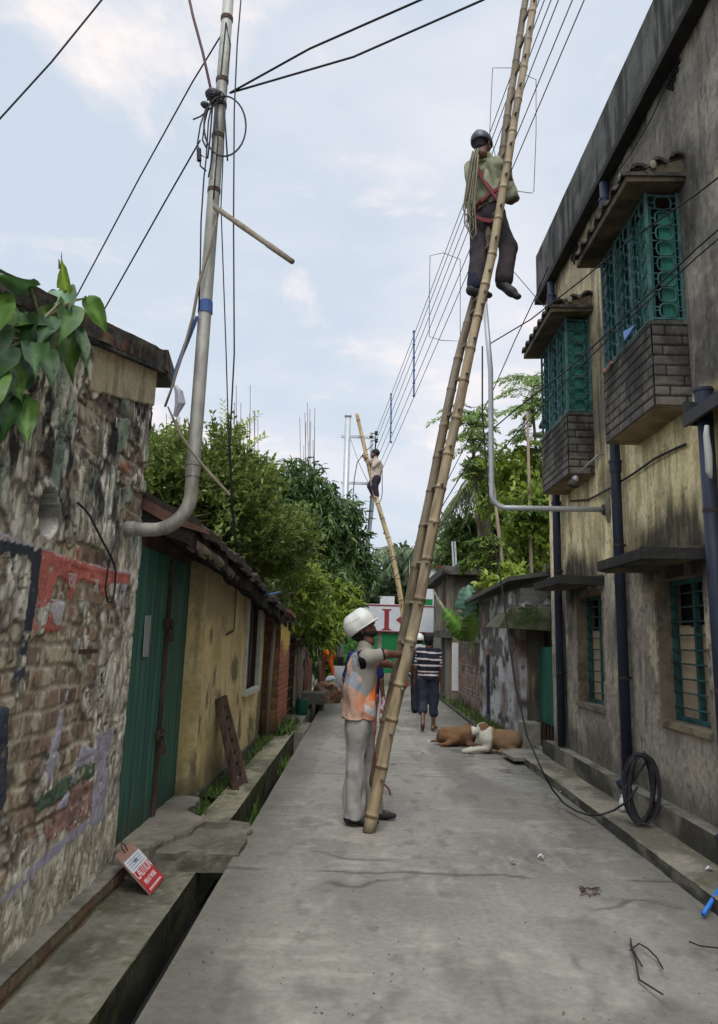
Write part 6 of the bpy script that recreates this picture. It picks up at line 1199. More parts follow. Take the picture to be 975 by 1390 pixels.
# heap of sticks, sacks and leaves beside the pole; orange cloth
hp = P(443, 935, Y=19.3); m = MB(); m.ell((hp[0], 19.3, .12), (.36, .4, .42), 18, 12); m.wobble(.09, 5, 3); o = m.build('rubbish_heap', mat('brown_rubbish', tuple(lin((116, 78, 58))), .9, .4, 8, .8, 30, c2=tuple(lin((150, 128, 104))))); tag(o, 'brown rubbish heap between the brick wall and the utility pole', 'heap')
m = MB(); m.ell((hp[0] - .22, 18.95, .16), (.13, .1, .12), 12, 8); m.ell((hp[0] + .12, 19.0, .56), (.15, .1, .07), 12, 8); m.wobble(.05, 9, 7); o = m.build('sack', M_WHITE); tag(o, 'crumpled dirty white sacking thrown on the rubbish heap', 'sacking')
m = MB(); a = P(448, 888, Y=19.8); m.tube([a + np.array((-.12, 0, .1)), a + np.array((.0, 0, -.05)), a + np.array((.1, 0, -.5))], [.08, .09, .05], 8); m.ell(a + np.array((.06, 0, .0)), (.13, .06, .13), 10, 8); m.wobble(.04, 9, 2); o = m.build('orange_cloth', mat('orange_cloth', tuple(lin((212, 92, 36))), .8, .2, 9)); tag(o, 'bright orange cloth hanging beside the far utility pole', 'cloth')
m = MB(); m.box(-1.0, -.9, 19.9, 20.0, 0, 1.1); m.wobble(.02, 3); o = m.build('red_post', mat('rust_red_post', tuple(lin((120, 66, 48))), .8, .2, 9)); tag(o, 'rust red post under the orange cloth', 'post')

# grit, pebbles and leaf crumbs on the concrete
r_ = np.random.default_rng(19); m = MB(); n_ = 620; V = []; F = []
for k in range(n_):
    y = 3.6 + 10 * r_.random() ** 1.6; x = r_.uniform(-.8, 2.1); x = x if r_.random() < .5 else (r_.choice([-.75, 2.05]) + r_.normal() * .12); s = r_.uniform(.0025, .0065); b = len(V)
    if not -.86 < x < 2.15: continue
    for q in ((-1, -1, 0), (1, -.7, 0), (1.1, 1, 0), (-.8, .9, 0), (0, .1, 1.1)): V.append((x + q[0] * s * r_.uniform(.6, 1.3), y + q[1] * s * r_.uniform(.6, 1.6), .001 + q[2] * s * .8))
    F += [(b, b + 1, b + 4), (b + 1, b + 2, b + 4), (b + 2, b + 3, b + 4), (b + 3, b, b + 4)]
o = link_mesh('grit', V, F, mat('grit', tuple(lin((112, 104, 92))), .9, .5, 3, c2=tuple(lin((60, 52, 44)))), None); tag(o, 'fine grit and leaf crumbs scattered over the concrete lane', 'grit', kind='stuff')
# ================================================================ PEOPLE AND DOGS (one continuous surface each)
def nets(prims, vox, k=.02, clips=(), pad=.04):
    """blend tapered capsules (a, b, ra, rb[, axis, squash]) and extract one closed surface"""
    lo = np.min([np.minimum(np.array(p[0]) - p[2] * 1.15, np.array(p[1]) - p[3] * 1.15) for p in prims], 0) - pad
    hi = np.max([np.maximum(np.array(p[0]) + p[2] * 1.15, np.array(p[1]) + p[3] * 1.15) for p in prims], 0) + pad
    n = np.ceil((hi - lo) / vox).astype(int) + 2; d = np.full(n, .15, np.float32); ax = [lo[i] + vox * np.arange(n[i]) for i in range(3)]
    for p in prims:
        a = np.array(p[0], float); b = np.array(p[1], float); ra, rb = p[2], p[3]; kk = p[6] if len(p) > 6 else k; r = max(ra, rb) * 1.05 + k * 2 + .03
        i0 = np.maximum(np.floor((np.minimum(a, b) - r - lo) / vox).astype(int), 0); i1 = np.minimum(np.ceil((np.maximum(a, b) + r - lo) / vox).astype(int) + 1, n)
        sl = tuple(slice(i0[i], i1[i]) for i in range(3)); X, Y, Z = np.meshgrid(ax[0][sl[0]], ax[1][sl[1]], ax[2][sl[2]], indexing='ij')
        q = np.stack([X, Y, Z], -1).astype(np.float32) - a; ab = b - a; L2 = ab.dot(ab) + 1e-12; t = np.clip(q @ ab / L2, 0, 1); v = q - t[..., None] * ab
        if len(p) > 4 and p[4] is not None: A = unit(np.array(p[4], float)); s = v @ A; v = v + (s * (p[5] - 1))[..., None] * A
        e = np.linalg.norm(v, axis=-1) - (ra + (rb - ra) * t); c = d[sl]; h = np.clip(kk - np.abs(c - e), 0, None) / kk; d[sl] = np.minimum(c, e) - h * h * kk * .25
    if clips:
        X, Y, Z = np.meshgrid(*ax, indexing='ij')
        for (o, nrm) in clips:
            nrm = unit(np.array(nrm, float)); d = np.maximum(d, (X - o[0]) * nrm[0] + (Y - o[1]) * nrm[1] + (Z - o[2]) * nrm[2])
    s = d < 0; cn = tuple(n - 1); acc = np.zeros(cn + (3,), np.float32); cnt = np.zeros(cn, np.float32); quads = []
    cid = np.arange(np.prod(cn)).reshape(cn)
    for axn in range(3):
        s0 = [slice(None)] * 3; s1 = [slice(None)] * 3; s0[axn] = slice(0, -1); s1[axn] = slice(1, None); m = s[tuple(s0)] != s[tuple(s1)]
        I = np.argwhere(m); i0 = tuple(I.T); J = I.copy(); J[:, axn] += 1; d0 = d[i0]; d1 = d[tuple(J.T)]; t = d0 / (d0 - d1); pt = I.astype(np.float32); pt[:, axn] += t; o = [a_ for a_ in range(3) if a_ != axn]; cell = []
        ok = np.ones(len(I), bool)
        for a_ in o: ok &= (I[:, a_] > 0) & (I[:, a_] < n[a_] - 1)
        I = I[ok]; pt = pt[ok]; flip = s[tuple(I.T)]
        for du, dv_ in ((0, 0), (1, 0), (1, 1), (0, 1)):
            c = I.copy(); c[:, o[0]] -= du; c[:, o[1]] -= dv_; np.add.at(acc, tuple(c.T), pt); np.add.at(cnt, tuple(c.T), 1); cell.append(cid[tuple(c.T)])
        q = np.stack(cell, -1)
        if axn == 1: flip = ~flip
        q[~flip] = q[~flip][:, ::-1]; quads.append(q)
    Q = np.concatenate(quads); used = np.unique(Q); mp = np.full(cid.size, -1); mp[used] = np.arange(len(used)); V = (acc.reshape(-1, 3)[used] / cnt.reshape(-1)[used][:, None]) * vox + lo
    return V.astype(float), mp[Q][:, ::-1]
def vnormals(V, F):
    fn = np.cross(V[F[:, 2]] - V[F[:, 0]], V[F[:, 3]] - V[F[:, 1]]); N_ = np.zeros_like(V)
    for i in range(4): np.add.at(N_, F[:, i], fn)
    return unit(N_)
def shell(name, prims, vox, mt, parent, k=.02, clips=(), folds=(0, 1), colf=None, seed=1, smooth=True, fold_stretch=(1, 1, .45)):
    V, F = nets(prims, vox, k, clips); Nn = vnormals(V, F)
    if folds[0]:
        q = V * np.array(fold_stretch); w_ = n3(V, 4, seed + 9)
        V = V + Nn * (folds[0] * ((1 - np.abs(n3(q, folds[1], seed) * 2 - 1)) - .5 + .6 * (n3(q + w_[:, None] * .1, folds[1] * 2.1, seed + 5) - .5)))[:, None]
    col = colf(V, Nn) if colf else None
    return link_mesh(name, V, F, mt, parent, smooth, col=col)
def lerp(a, b, t): return np.array(a) + (np.array(b) - np.array(a)) * t
def hand_prims(w, d, n_, size=1.0, curl=1.0, thumb=1):
    """wrist w, d towards the knuckles, n_ palm normal (fingers curl that way), thumb = +1/-1 side"""
    d = unit(np.array(d, float)); n_ = np.array(n_, float); n_ = unit(n_ - d * n_.dot(d)); t = np.cross(d, n_) * thumb; s = size; pr = [(w, w + d * .045 * s, .026 * s, .033 * s, n_, 1.7), (w + d * .045 * s + t * .018 * s, w + d * .085 * s + t * .022 * s, .022 * s, .018 * s, n_, 1.4), (w + d * .045 * s - t * .015 * s, w + d * .08 * s - t * .02 * s, .022 * s, .017 * s, n_, 1.4)]
    for i, (off, ln) in enumerate(((.030, .95), (.011, 1.05), (-.009, 1.0), (-.028, .8))):
        p = w + (d * .088 + t * off) * s; ang = .25 * curl
        for j, l in enumerate((.042, .028, .022)):
            dr = d * math.cos(ang) + n_ * math.sin(ang); q = p + dr * l * ln * s; pr.append((p, q, (.0095 - .001 * j) * s, (.0088 - .001 * j) * s, None, 1, .004)); p = q; ang += (.75 if j == 0 else .6) * curl
    p = w + (d * .02 + t * .03) * s; q = p + (d * .03 + t * .022 + n_ * .012) * s; r = q + (d * .028 + t * .004 + n_ * .02 * curl) * s
    pr += [(p, q, .014 * s, .011 * s, None, 1, .006), (q, r, .0105 * s, .009 * s, None, 1, .004)]
    return pr
def head_prims(c, f, u, s=1.0):
    f = unit(np.array(f, float)); u = np.array(u, float); u = unit(u - f * u.dot(f)); l = np.cross(u, f); c = np.array(c, float); A = lambda x, y, z: c + (f * x + l * y + u * z) * s
    return [(A(-.03, 0, .035), A(.02, 0, .045), .083 * s, .076 * s, l, 1.12), (A(.03, 0, .0), A(.045, 0, -.045), .062 * s, .048 * s, l, 1.05), (A(.05, 0, -.07), A(.062, 0, -.082), .034 * s, .026 * s), (A(.04, .03, -.03), A(.03, -.03, -.03), .045 * s, .045 * s),
            (A(.088, 0, .018), A(.108, 0, -.018), .009 * s, .0135 * s, None, 1, .01), (A(.098, .011, -.02), A(.098, -.011, -.02), .009 * s, .009 * s, None, 1, .006), (A(.082, .035, .035), A(.082, -.035, .035), .014 * s, .014 * s, None, 1, .012),
            (A(.088, .02, -.045), A(.088, -.02, -.045), .009 * s, .009 * s, None, 1, .006), (A(.085, .017, -.058), A(.085, -.017, -.058), .01 * s, .01 * s, None, 1, .006),
            (A(-.005, .083, .005), A(-.01, .085, -.03), .02 * s, .014 * s, l, 2.6, .006), (A(-.005, -.083, .005), A(-.01, -.085, -.03), .02 * s, .014 * s, l, 2.6, .006), (A(-.03, 0, -.03), A(-.025, 0, -.12), .058 * s, .056 * s)], A
def face_bits(parent, A, s=1.0, glasses=False):
    m = MB()
    for y in (.03, -.03): m.ell(A(.078, y, .017), (.012 * s,) * 3, 10, 8)
    m.build('eyes', mat('eye_white', tuple(lin((190, 184, 176))), .3, .05, 9), parent, smooth=True); m = MB()
    for y in (.03, -.03): m.ell(A(.0875, y, .017), (.0055 * s,) * 3, 8, 6); m.tube([A(.092, y - .018, .04), A(.095, y, .045), A(.09, y + .018, .04)], .004 * s, 5)
    m.build('brows', M_BLACK, parent)
    if glasses:
        m = MB()
        for y in (.03, -.03): m.tube([A(.1, y + .022 * math.cos(a), .014 + .017 * math.sin(a)) for a in np.linspace(0, 6.28, 15)[:-1]], .0018, 5, closed=True); m.tube([A(.1, y * 1.7, .017), A(.0, y * 2.9, .02)], .0018, 5)
        m.build('glasses', M_GALV, parent)
def flat(c): return lambda V, N_: np.tile(lin(c), (len(V), 1))
def limb(a, b, c, r): return [(a, b, r[0], r[1]), (b, c, r[1], r[2])]
def foot(an, toe, r=.036): an = np.array(an, float); toe = np.array(toe, float); d = unit(toe - an); return [(an + np.array((0, 0, .0)), an + np.array((0, 0, -.04)) - d * .03, r, r * .9), (an + np.array((0, 0, -.045)) - d * .03, toe - d * .06, r * .9, r * .95, (0, 0, 1), 1.2), (toe - d * .07, toe, r * .95, r * .6, (0, 0, 1), 1.5)]
def shoe_mesh(an, toe, mt, parent, sole=True, r=.047):
    an = np.array(an, float); toe = np.array(toe, float); d = unit((toe - an)); h = an + np.array((0, 0, -.04)) - d * .035; t2 = toe + d * .015
    o = shell('shoe', [(an + np.array((0, 0, .0)), h, r * .98, r * 1.0), (h, lerp(h, t2, .6), r * 1.0, r * .98, (0, 0, 1), 1.15), (lerp(h, t2, .55), t2 - d * .02, r * 1.0, r * .72, (0, 0, 1), 1.4)], .007, mt, parent, k=.02); return o
def helmet(c, f, u, parent, col, s=1.0, brim=True, vox=.007, mt=None):
    f = unit(np.array(f, float)); u = np.array(u, float); u = unit(u - f * u.dot(f)); l = np.cross(u, f); A = lambda x, y, z: np.array(c) + (f * x + l * y + u * z) * s
    pr = [(A(-.03, 0, .035), A(.02, 0, .04), .125 * s, .118 * s, l, 1.1), (A(-.06, 0, .11), A(.06, 0, .11), .05 * s, .05 * s, l, 1.4)]
    h = shell('helmet', pr, vox, mt, parent, k=.03, clips=[(A(0, 0, .0), -u)], colf=flat(col))
    if brim:
        q = []
        for a in np.linspace(0, 2 * math.pi, 40)[:-1]: q.append(A(.128 * math.cos(a) - .005 + (.045 * max(0, math.cos(a)) ** 2), .116 * math.sin(a), .004 - .014 * max(0, math.cos(a))))
        m = MB(); n = len(q); inner = [A(.10 * math.cos(a) - .005, .095 * math.sin(a), .012) for a in np.linspace(0, 2 * math.pi, 40)[:-1]]; th = u * .008 * s
        m.add(q + inner + [x + th for x in q] + [x + th for x in inner], [(i, (i + 1) % n, n + (i + 1) % n, n + i) for i in range(n)] + [(2 * n + i, 3 * n + i, 3 * n + (i + 1) % n, 2 * n + (i + 1) % n) for i in range(n)] + [(i, 2 * n + i, 2 * n + (i + 1) % n, (i + 1) % n) for i in range(n)])
        o = link_mesh('helmet_brim', m.v, m.f, mt, h, col=np.tile(lin(col), (len(m.v), 1)))
    return h, A
M_HELM = mat('helmet_plastic', (1, 1, 1), .4, .06, 8, .05, 40, attr=True, spec=.45)
M_SHOE = mat('black_leather', tuple(lin((44, 44, 46))), .6, .2, 20, .2, 60); M_HAIR = mat('black_hair', tuple(lin((26, 24, 24))), .7, .2, 40, .6, 120)

# ---------------- worker holding the ladder
b0 = P(492, 1116, Y=7.0); B0 = np.array((b0[0], 7.0, 0.0)); w1 = thing('person', 'man in white hard hat and faded orange vest steadying the ladder foot', 'person', B0)
def W(px, py, Y): return P(px, py, Y=Y)
hc = W(493, 853, 7.0); hf = (math.cos(R_(38)), -.2, math.sin(R_(38))); hu = (-math.sin(R_(38)), 0, math.cos(R_(38))); hp, HA = head_prims(hc, hf, hu, 1.0)
neck = W(495, 876, 7.0); ch = W(493, 908, 7.0); pv = W(488, 972, 7.0); sR = W(499, 893, 6.83); sL = W(499, 893, 7.17); eR = W(524, 888, 6.86); hR = W(546, 889, 6.98); eL = W(521, 900, 7.18); hL = W(541, 905, 7.22)
hipR = W(486, 978, 6.91); hipL = W(492, 978, 7.09); kR = W(483, 1044, 6.92); kL = W(495, 1042, 7.12); aR = W(480, 1103, 6.93); aL = W(508, 1096, 7.16); tR = np.array((aR[0] + .19, 6.9, .035)); tL = np.array((aL[0] + .17, 7.16, .035)); aR[2] = .085; aL[2] = .085
SK = hp + [(neck, ch, .055, .08), (sR, sL, .06, .06), (ch + np.array((0, .07, 0)), pv + np.array((0, .06, 0)), .105, .1), (ch - np.array((0, .07, 0)), pv - np.array((0, .06, 0)), .105, .1)] + limb(sR, eR, hR, (.05, .038, .026)) + limb(sL, eL, hL, (.05, .038, .026)) + limb(hipR, kR, aR, (.085, .055, .038)) + limb(hipL, kL, aL, (.085, .055, .038)) + foot(aR, tR) + foot(aL, tL)
dR = unit(hR - eR); SK += hand_prims(hR, dR + np.array((0, .2, .1)), (0.2, 1, .0), 1.0, 1.2, 1) + hand_prims(hL, unit(hL - eL) + np.array((0, -.2, .1)), (.2, -1, 0), 1.0, 1.2, -1)
shell('body', SK, .0066, M_SKIN, w1, k=.022)
face_bits(w1, HA, glasses=True)
hh, _ = helmet(hc, hf, hu, w1, (196, 196, 188), 1.04, True, .007, M_HELM)
m = MB()
for k in range(7): a = HA(.045 - .022 * k, -.112 + .004 * abs(k - 3), .092 + .004 * k); m.ell(a, (.004, .004, .004), 6, 4)
m.build('vent_holes', M_BLACK, hh)
shell('hair', [(HA(-.06, .0, -.01), HA(-.05, 0, -.06), .075, .06), (HA(-.03, .07, -.01), HA(-.02, .072, -.045), .02, .015), (HA(-.03, -.07, -.01), HA(-.02, -.072, -.045), .02, .015)], .007, M_HAIR, w1, k=.02)
shell('beard', [(HA(.045, 0, -.08), HA(.06, 0, -.09), .04, .03), (HA(.0, .06, -.05), HA(.05, .03, -.085), .018, .022), (HA(.0, -.06, -.05), HA(.05, -.03, -.085), .018, .022)], .007, M_HAIR, w1, k=.02)
# trousers
tcol = lambda V, N_: mixn(mixn(lin((168, 164, 158)), lin((150, 146, 142)), ss(n3(V * np.array((1, 1, .4)), 5, 3), .4, .6)), lin((118, 84, 80)), ss(n3(V, 16, 8), .80, .88) * ss(V[:, 2], .35, .5) * (1 - ss(V[:, 2], .62, .75)) * .8)
shell('trousers', [(pv + np.array((0, .05, .03)), pv + np.array((0, .06, -.1)), .115, .11), (pv + np.array((0, -.05, .03)), pv + np.array((0, -.06, -.1)), .115, .11), (hipR + np.array((0, 0, -.02)), kR, .112, .092), (kR, aR + np.array((.0, 0, -.02)), .092, .098), (hipL + np.array((0, 0, -.02)), kL, .108, .088), (kL, aL, .088, .092)], .008, M_CLOTH, w1, k=.03, clips=[((0, 0, .05), (0, 0, -1))], folds=(.034, 8.5), colf=tcol, seed=4)
shoe_mesh(aR, tR, M_SHOE, w1); shoe_mesh(aL, tL, M_SHOE, w1)
# shirt with dark cuffs, long vest
ud = unit(eR - sR)
def shc(V, N_):
    c = np.tile(lin((142, 138, 128)), (len(V), 1)); t = (V - sR) @ ud; side = (V[:, 1] < 6.93); c[(t > .13) & side] = lin((30, 32, 44)); t2 = (V - sL) @ unit(eL - sL); c[(t2 > .13) & (V[:, 1] > 7.08)] = lin((30, 32, 44)); return c
shell('shirt', [(neck + np.array((0, 0, -.01)), ch, .07, .1), (sR, sL, .072, .072), (ch + np.array((0, .07, 0)), pv + np.array((0, .06, .05)), .122, .112), (ch - np.array((0, .07, 0)), pv - np.array((0, .06, -.05)), .122, .112), (sR, lerp(sR, eR, .95), .07, .056), (sL, lerp(sL, eL, .95), .07, .056)], .008, M_CLOTH, w1, k=.03, clips=[(lerp(sR, eR, .9), ud * np.array((1, 1, 1)))], folds=(.01, 9), colf=shc, seed=6)
zt = neck[2]; zb = P(490, 976, Y=7.0)[2]
def vc(V, N_):
    z = V[:, 2]; x = V[:, 0] - ch[0]; w_ = n3(V, 6, 2); c = mixn(lin((178, 146, 128)), lin((188, 130, 102)), ss(w_ + x * 1.6, .4, .75)); c = mixn(c, lin((206, 178, 170)), ss(n3(V, 5, 12), .6, .72) * .6)
    r = z + x * .55; gband = ((r > ch[2] - .20) & (r < ch[2] - .115)) | ((x < -.04) & (z > ch[2] - .1) & (np.abs(V[:, 1] - 7.0) < .2) & (x > -.1)); c[gband] = lin((138, 142, 148))
    stripe = (np.abs(x - .01 + (z - ch[2]) * .25) < .032) & (z > ch[2] - .1) & (V[:, 1] < 6.95); c[stripe] = lin((22, 22, 26)); og = (x > .06) & (np.abs(z - (ch[2] - .2)) < .06); c[og] = lin((216, 112, 44)); gr = (x > .02) & (np.abs(z - (ch[2] - .3) + x * .6) < .03) & (V[:, 1] < 7.0); c[gr] = lin((172, 172, 174)); return c
shell('safety_vest', [(ch + np.array((0, .06, .05)), pv + np.array((-.02, .075, -.02)), .128, .148), (ch + np.array((0, -.06, .05)), pv + np.array((-.02, -.075, -.02)), .128, .148), (lerp(sR, sL, .04) + np.array((-.015, 0, -.005)), lerp(sR, sL, .96) + np.array((-.015, 0, -.005)), .084, .084), (lerp(sR, sL, .1) + np.array((-.03, 0, -.02)), ch + np.array((-.03, -.08, 0)), .09, .11)], .008, M_CLOTH, w1, k=.03, clips=[((0, 0, zb), (0, 0, -1)), (neck + np.array((.0, 0, -.005)), (.3, 0, 1)), (sR + np.array((.045, 0, 0)), (1, -.5, .0)), (sL + np.array((0, .035, 0)), (0, 1, 0))], folds=(.045, 8), colf=vc, seed=11, fold_stretch=(1, 1, .55))
# ---------------- climber on the ladder
W = lambda px, py, Y: P(px, py, Y=Y + .2)
cl = thing('person', 'climber', 'person', P(655, 404, Y=7.1)); cl['label'] = 'climber in olive shirt, red harness and dark trousers high on the bamboo ladder'
hc = W(655, 197, 7.02); hf = unit(np.array((.62, .72, -.05))); hu = (-.12, 0, 1); hp, HA = head_prims(hc, hf, hu, 1.02); rt = np.array((hf[1], -hf[0], 0))
neck = W(658, 217, 7.06); ch = W(661, 246, 7.1); pv = W(660, 288, 7.12); sR = W(679, 226, 6.98); sL = W(643, 231, 7.2); eR = W(694, 272, 7.0); hR = W(691, 226, 6.84); eL = W(668, 252, 7.42); hL = W(684, 232, 7.36)
hipR = W(670, 292, 7.05); hipL = W(650, 294, 7.18); kR = W(690, 336, 7.02); kL = W(650, 342, 7.06); aR = W(684, 383, 6.98); aL = W(645, 391, 6.9); tR = W(703, 403, 6.92); tL = W(664, 401, 6.9)
SK = hp + [(neck, ch, .055, .08), (sR, sL, .06, .06), (lerp(ch, sR, .45), lerp(pv, hipR, .5), .11, .1), (lerp(ch, sL, .45), lerp(pv, hipL, .5), .11, .1)] + limb(sR, eR, hR, (.05, .04, .027)) + limb(sL, eL, hL, (.05, .04, .027)) + limb(hipR, kR, aR, (.085, .056, .037)) + limb(hipL, kL, aL, (.085, .056, .04)) + foot(aR, tR) + foot(aL, tL)
SK += hand_prims(hR, (.1, .3, 1), (-.6, .6, 0), 1, 1.2, 1) + hand_prims(hL, (.3, -.3, 1), (.2, -1, 0), 1, 1.2, -1)
shell('body', SK, .0075, M_SKIN, cl, k=.022); face_bits(cl, HA)
shell('hair', [(HA(-.05, 0, .0), HA(-.05, 0, -.04), .078, .062)], .008, M_HAIR, cl, k=.02)
helmet(hc, hf, hu, cl, (42, 44, 52), .93, False, .007, M_HELM)
sc1 = lambda V, N_: mixn(lin((142, 142, 116)), lin((118, 120, 98)), ss(n3(V, 6, 5), .4, .6))
uR = unit(eR - sR)
shell('shirt', [(neck, ch, .075, .11), (sR, sL, .09, .09), (lerp(ch, sR, .5), lerp(pv, hipR, .6) + np.array((0, 0, .06)), .15, .142), (lerp(ch, sL, .6), lerp(pv, hipL, .6) + np.array((0, 0, .06)), .155, .148), (sR, eR, .092, .075), (eR, lerp(eR, hR, .72), .075, .048), (sL, lerp(sL, eL, .9), .085, .065)], .009, M_CLOTH, cl, k=.035, clips=[(pv + np.array((0, 0, .0)), (0.25, 0, -1))], folds=(.045, 8), colf=sc1, seed=21, fold_stretch=(1, 1, .7))
shell('trousers', [(lerp(pv, hipR, .5) + np.array((0, 0, .06)), hipR, .125, .12), (lerp(pv, hipL, .5) + np.array((0, 0, .06)), hipL, .125, .12), (hipR, kR, .118, .098), (kR, lerp(kR, aR, .9), .098, .1), (hipL, kL, .115, .095), (kL, lerp(kL, aL, .86), .095, .092)], .009, M_CLOTH, cl, k=.03, clips=[], folds=(.024, 8), colf=lambda V, N_: mixn(lin((66, 58, 60)), lin((52, 47, 50)), ss(n3(V, 5, 2), .4, .6)), seed=23)
shell('trouser_cuff', [(lerp(kL, aL, .78), lerp(kL, aL, .95), .09, .085)], .009, M_CLOTH, cl, k=.02, folds=(.012, 12), colf=flat((34, 38, 54)), seed=25)
shoe_mesh(aR, tR, M_SHOE, cl, r=.056); shoe_mesh(aL, tL, M_SHOE, cl, r=.056)
zr = aL[2] - .125; a_ = lpt(fz, zr); b_ = lpt(bz, zr + .02); mr = MB(); mr.tube([a_ - (b_ - a_) * .2, a_, b_, b_ + (b_ - a_) * .2], [.015, .018, .018, .015], 7); mr.build('rung', M_GREYWOOD, lad, smooth=True)
mr = MB(); cf_ = W(645, 222, 6.98); mr.tube([neck + np.array((.062 * math.cos(t_), .062 * math.sin(t_), -.03 + .012 * math.sin(t_))) for t_ in np.linspace(0, 6.28, 17)[:-1]], .018, 6, closed=True); mr.build('shirt_collar', mat('olive_cloth', tuple(lin((126, 128, 104))), .9, .1, 20), cl, smooth=True)
tb = unit(np.array((-.45, -.9, 0)))
def on_back(px, py, off=.0): q = W(px, py, 6.93 + (679 - px) / 36 * .16); return q - np.array((0, .055 + off, 0))
hs = thing('safety_harness', 'dark red webbing harness', 'harness', ch); bpy.data.objects.remove(hs)
M_WEB = mat('dark_red_webbing', tuple(lin((96, 36, 42))), .8, .15, 30, .2, 90)
for nm, pts in (('harness', [(641, 222), (648, 238), (657, 254), (668, 268), (678, 282)]), ('harness', [(676, 262), (664, 268), (652, 279), (641, 292)]), ('harness', [(638, 296), (650, 303), (664, 306), (676, 300)])):
    m = MB(); Q = [on_back(x, y, .03) for x, y in pts]
    for a, b in zip(Q[:-1], Q[1:]): m.bar(a, a + (b - a) * 1.08, .012, .045, (.25, 0, 1) if abs((b - a)[0]) > abs((b - a)[2]) else (1, 0, .3))
    m.build(nm, M_WEB, cl, bev=.003)
rp = thing('rope_hank', 'hank of pale rope hanging from the climber left shoulder down his back', 'rope', on_back(634, 230))
M_ROPE = mat('pale_rope', tuple(lin((122, 116, 98))), .9, .2, 40, .3, 120)
for k, (x0, x1, yb_) in enumerate(((639, 630, 318), (637, 628, 300), (641, 633, 326), (644, 636, 334), (640, 631, 290), (643, 634, 308))):
    m = MB(); q = [(x0 + 3, 214), (x0, 226), (x0 - 4, 250), (x1, 285), (x1 - 1, yb_ - 8), (x1 + 3, yb_), (x1 + 8, yb_ - 8), (x1 + 6, 290), (x0 + 1, 250), (x0 + 3, 222)]; m.tube([on_back(x, y, .05 + .012 * k) for x, y in q], .0075, 6); m.build('rope_strand', M_ROPE, rp, smooth=True)
# ---------------- barefoot walker in striped shirt
def simple_person(lab, base, H, yaw, cols, pose, vox=.011, stripes=None, helm=None, hands=True, long=False, hairlen=0, sleeve=.8):
    """standing or walking figure; yaw = facing direction (0 = +Y); pose gives offsets of feet, hands"""
    t = thing('person', lab, 'person', base); f = np.array((math.sin(yaw), math.cos(yaw), 0)); rr = np.array((math.cos(yaw), -math.sin(yaw), 0)); b = np.array(base, float); s = H / 1.7
    A = lambda x, y, z: b + (rr * x + f * y) * s + np.array((0, 0, z * s))
    hc_ = A(0, .03, 1.575); hp_, HA_ = head_prims(hc_, f, (0, 0, 1), s); neck_ = A(0, 0, 1.45); ch_ = A(0, 0, 1.28); pv_ = A(0, 0, .95); SR, SL = A(.165, 0, 1.38), A(-.165, 0, 1.38); HR_, HL_ = A(.09, 0, .9), A(-.09, 0, .9)
    ER, PR = A(*pose['eR']), A(*pose['hR']); EL, PL = A(*pose['eL']), A(*pose['hL']); KR, AR = A(*pose['kR']), A(*pose['aR']); KL, AL = A(*pose['kL']), A(*pose['aL']); TR, TL = A(*pose['tR']), A(*pose['tL'])
    SK = hp_ + [(neck_, ch_, .052 * s, .08 * s), (SR, SL, .055 * s, .055 * s), (A(.07, 0, 1.25), A(.06, 0, .95), .105 * s, .1 * s), (A(-.07, 0, 1.25), A(-.06, 0, .95), .105 * s, .1 * s)] + limb(SR, ER, PR, (.05 * s, .036 * s, .025 * s)) + limb(SL, EL, PL, (.05 * s, .036 * s, .025 * s)) + limb(HR_, KR, AR, (.085 * s, .052 * s, .034 * s)) + limb(HL_, KL, AL, (.085 * s, .052 * s, .034 * s)) + foot(AR, TR, .034) + foot(AL, TL, .034)
    SK += hand_prims(PR, PR - ER, f * .3 - rr, 1, .5, 1) + hand_prims(PL, PL - EL, f * .3 + rr, 1, .5, -1)
    shell('body', SK, vox * .75, M_SKIN, t, k=.02); face_bits(t, HA_)
    shell('hair', [(HA_(-.035, 0, .05), HA_(.0, 0, .06), .092 * s, .086 * s), (HA_(-.05, 0, .0), HA_(-.045, 0, -.05), .075 * s, .058 * s)], vox * .8, M_HAIR, t, k=.02, folds=(.008, 25), fold_stretch=(1, 1, 1))
    shell('shirt', [(neck_ + np.array((0, 0, -.02)), ch_, .068 * s, .1 * s), (SR, SL, .072 * s, .072 * s), (A(.075, 0, 1.25), A(.07, 0, .92), .125 * s, .125 * s), (A(-.075, 0, 1.25), A(-.07, 0, .92), .125 * s, .125 * s), (SR, lerp(SR, ER, sleeve), .066 * s, .06 * s), (SL, lerp(SL, EL, sleeve), .066 * s, .06 * s)], vox, M_CLOTH, t, k=.03, clips=[(A(0, 0, .88), (0, 0, -1))], folds=(.02, 8), colf=stripes or flat(cols[0]), seed=31)
    e1, e2 = pose.get('hem', (.75, .75)); base_p = [(A(.06, 0, .95), HR_, .115 * s, .112 * s), (A(-.06, 0, .95), HL_, .115 * s, .112 * s)]
    legs_ = [(HR_, KR, .108 * s, .088 * s), (KR, lerp(KR, AR, e1), .088 * s, .085 * s), (HL_, KL, .108 * s, .088 * s), (KL, lerp(KL, AL, e2), .088 * s, .085 * s)]
    cf = pose.get('lowcol'); shell('trousers', base_p + legs_ + ([(lerp(HR_, HL_, .5), lerp(KR, KL, .5) - np.array((0, 0, .25)), .14, .13)] if long else []), vox, M_CLOTH, t, k=.04 if long else .025, folds=(.02, 8), colf=cf or flat(cols[1]), seed=33)
    if helm: helmet(hc_, f, (0, 0, 1), t, helm, .95, True, vox * .8, M_HELM)
    return t, A
sp = P(580, 993, Z=0); zs = [1.355, 1.235, 1.125, 1.015, .955]
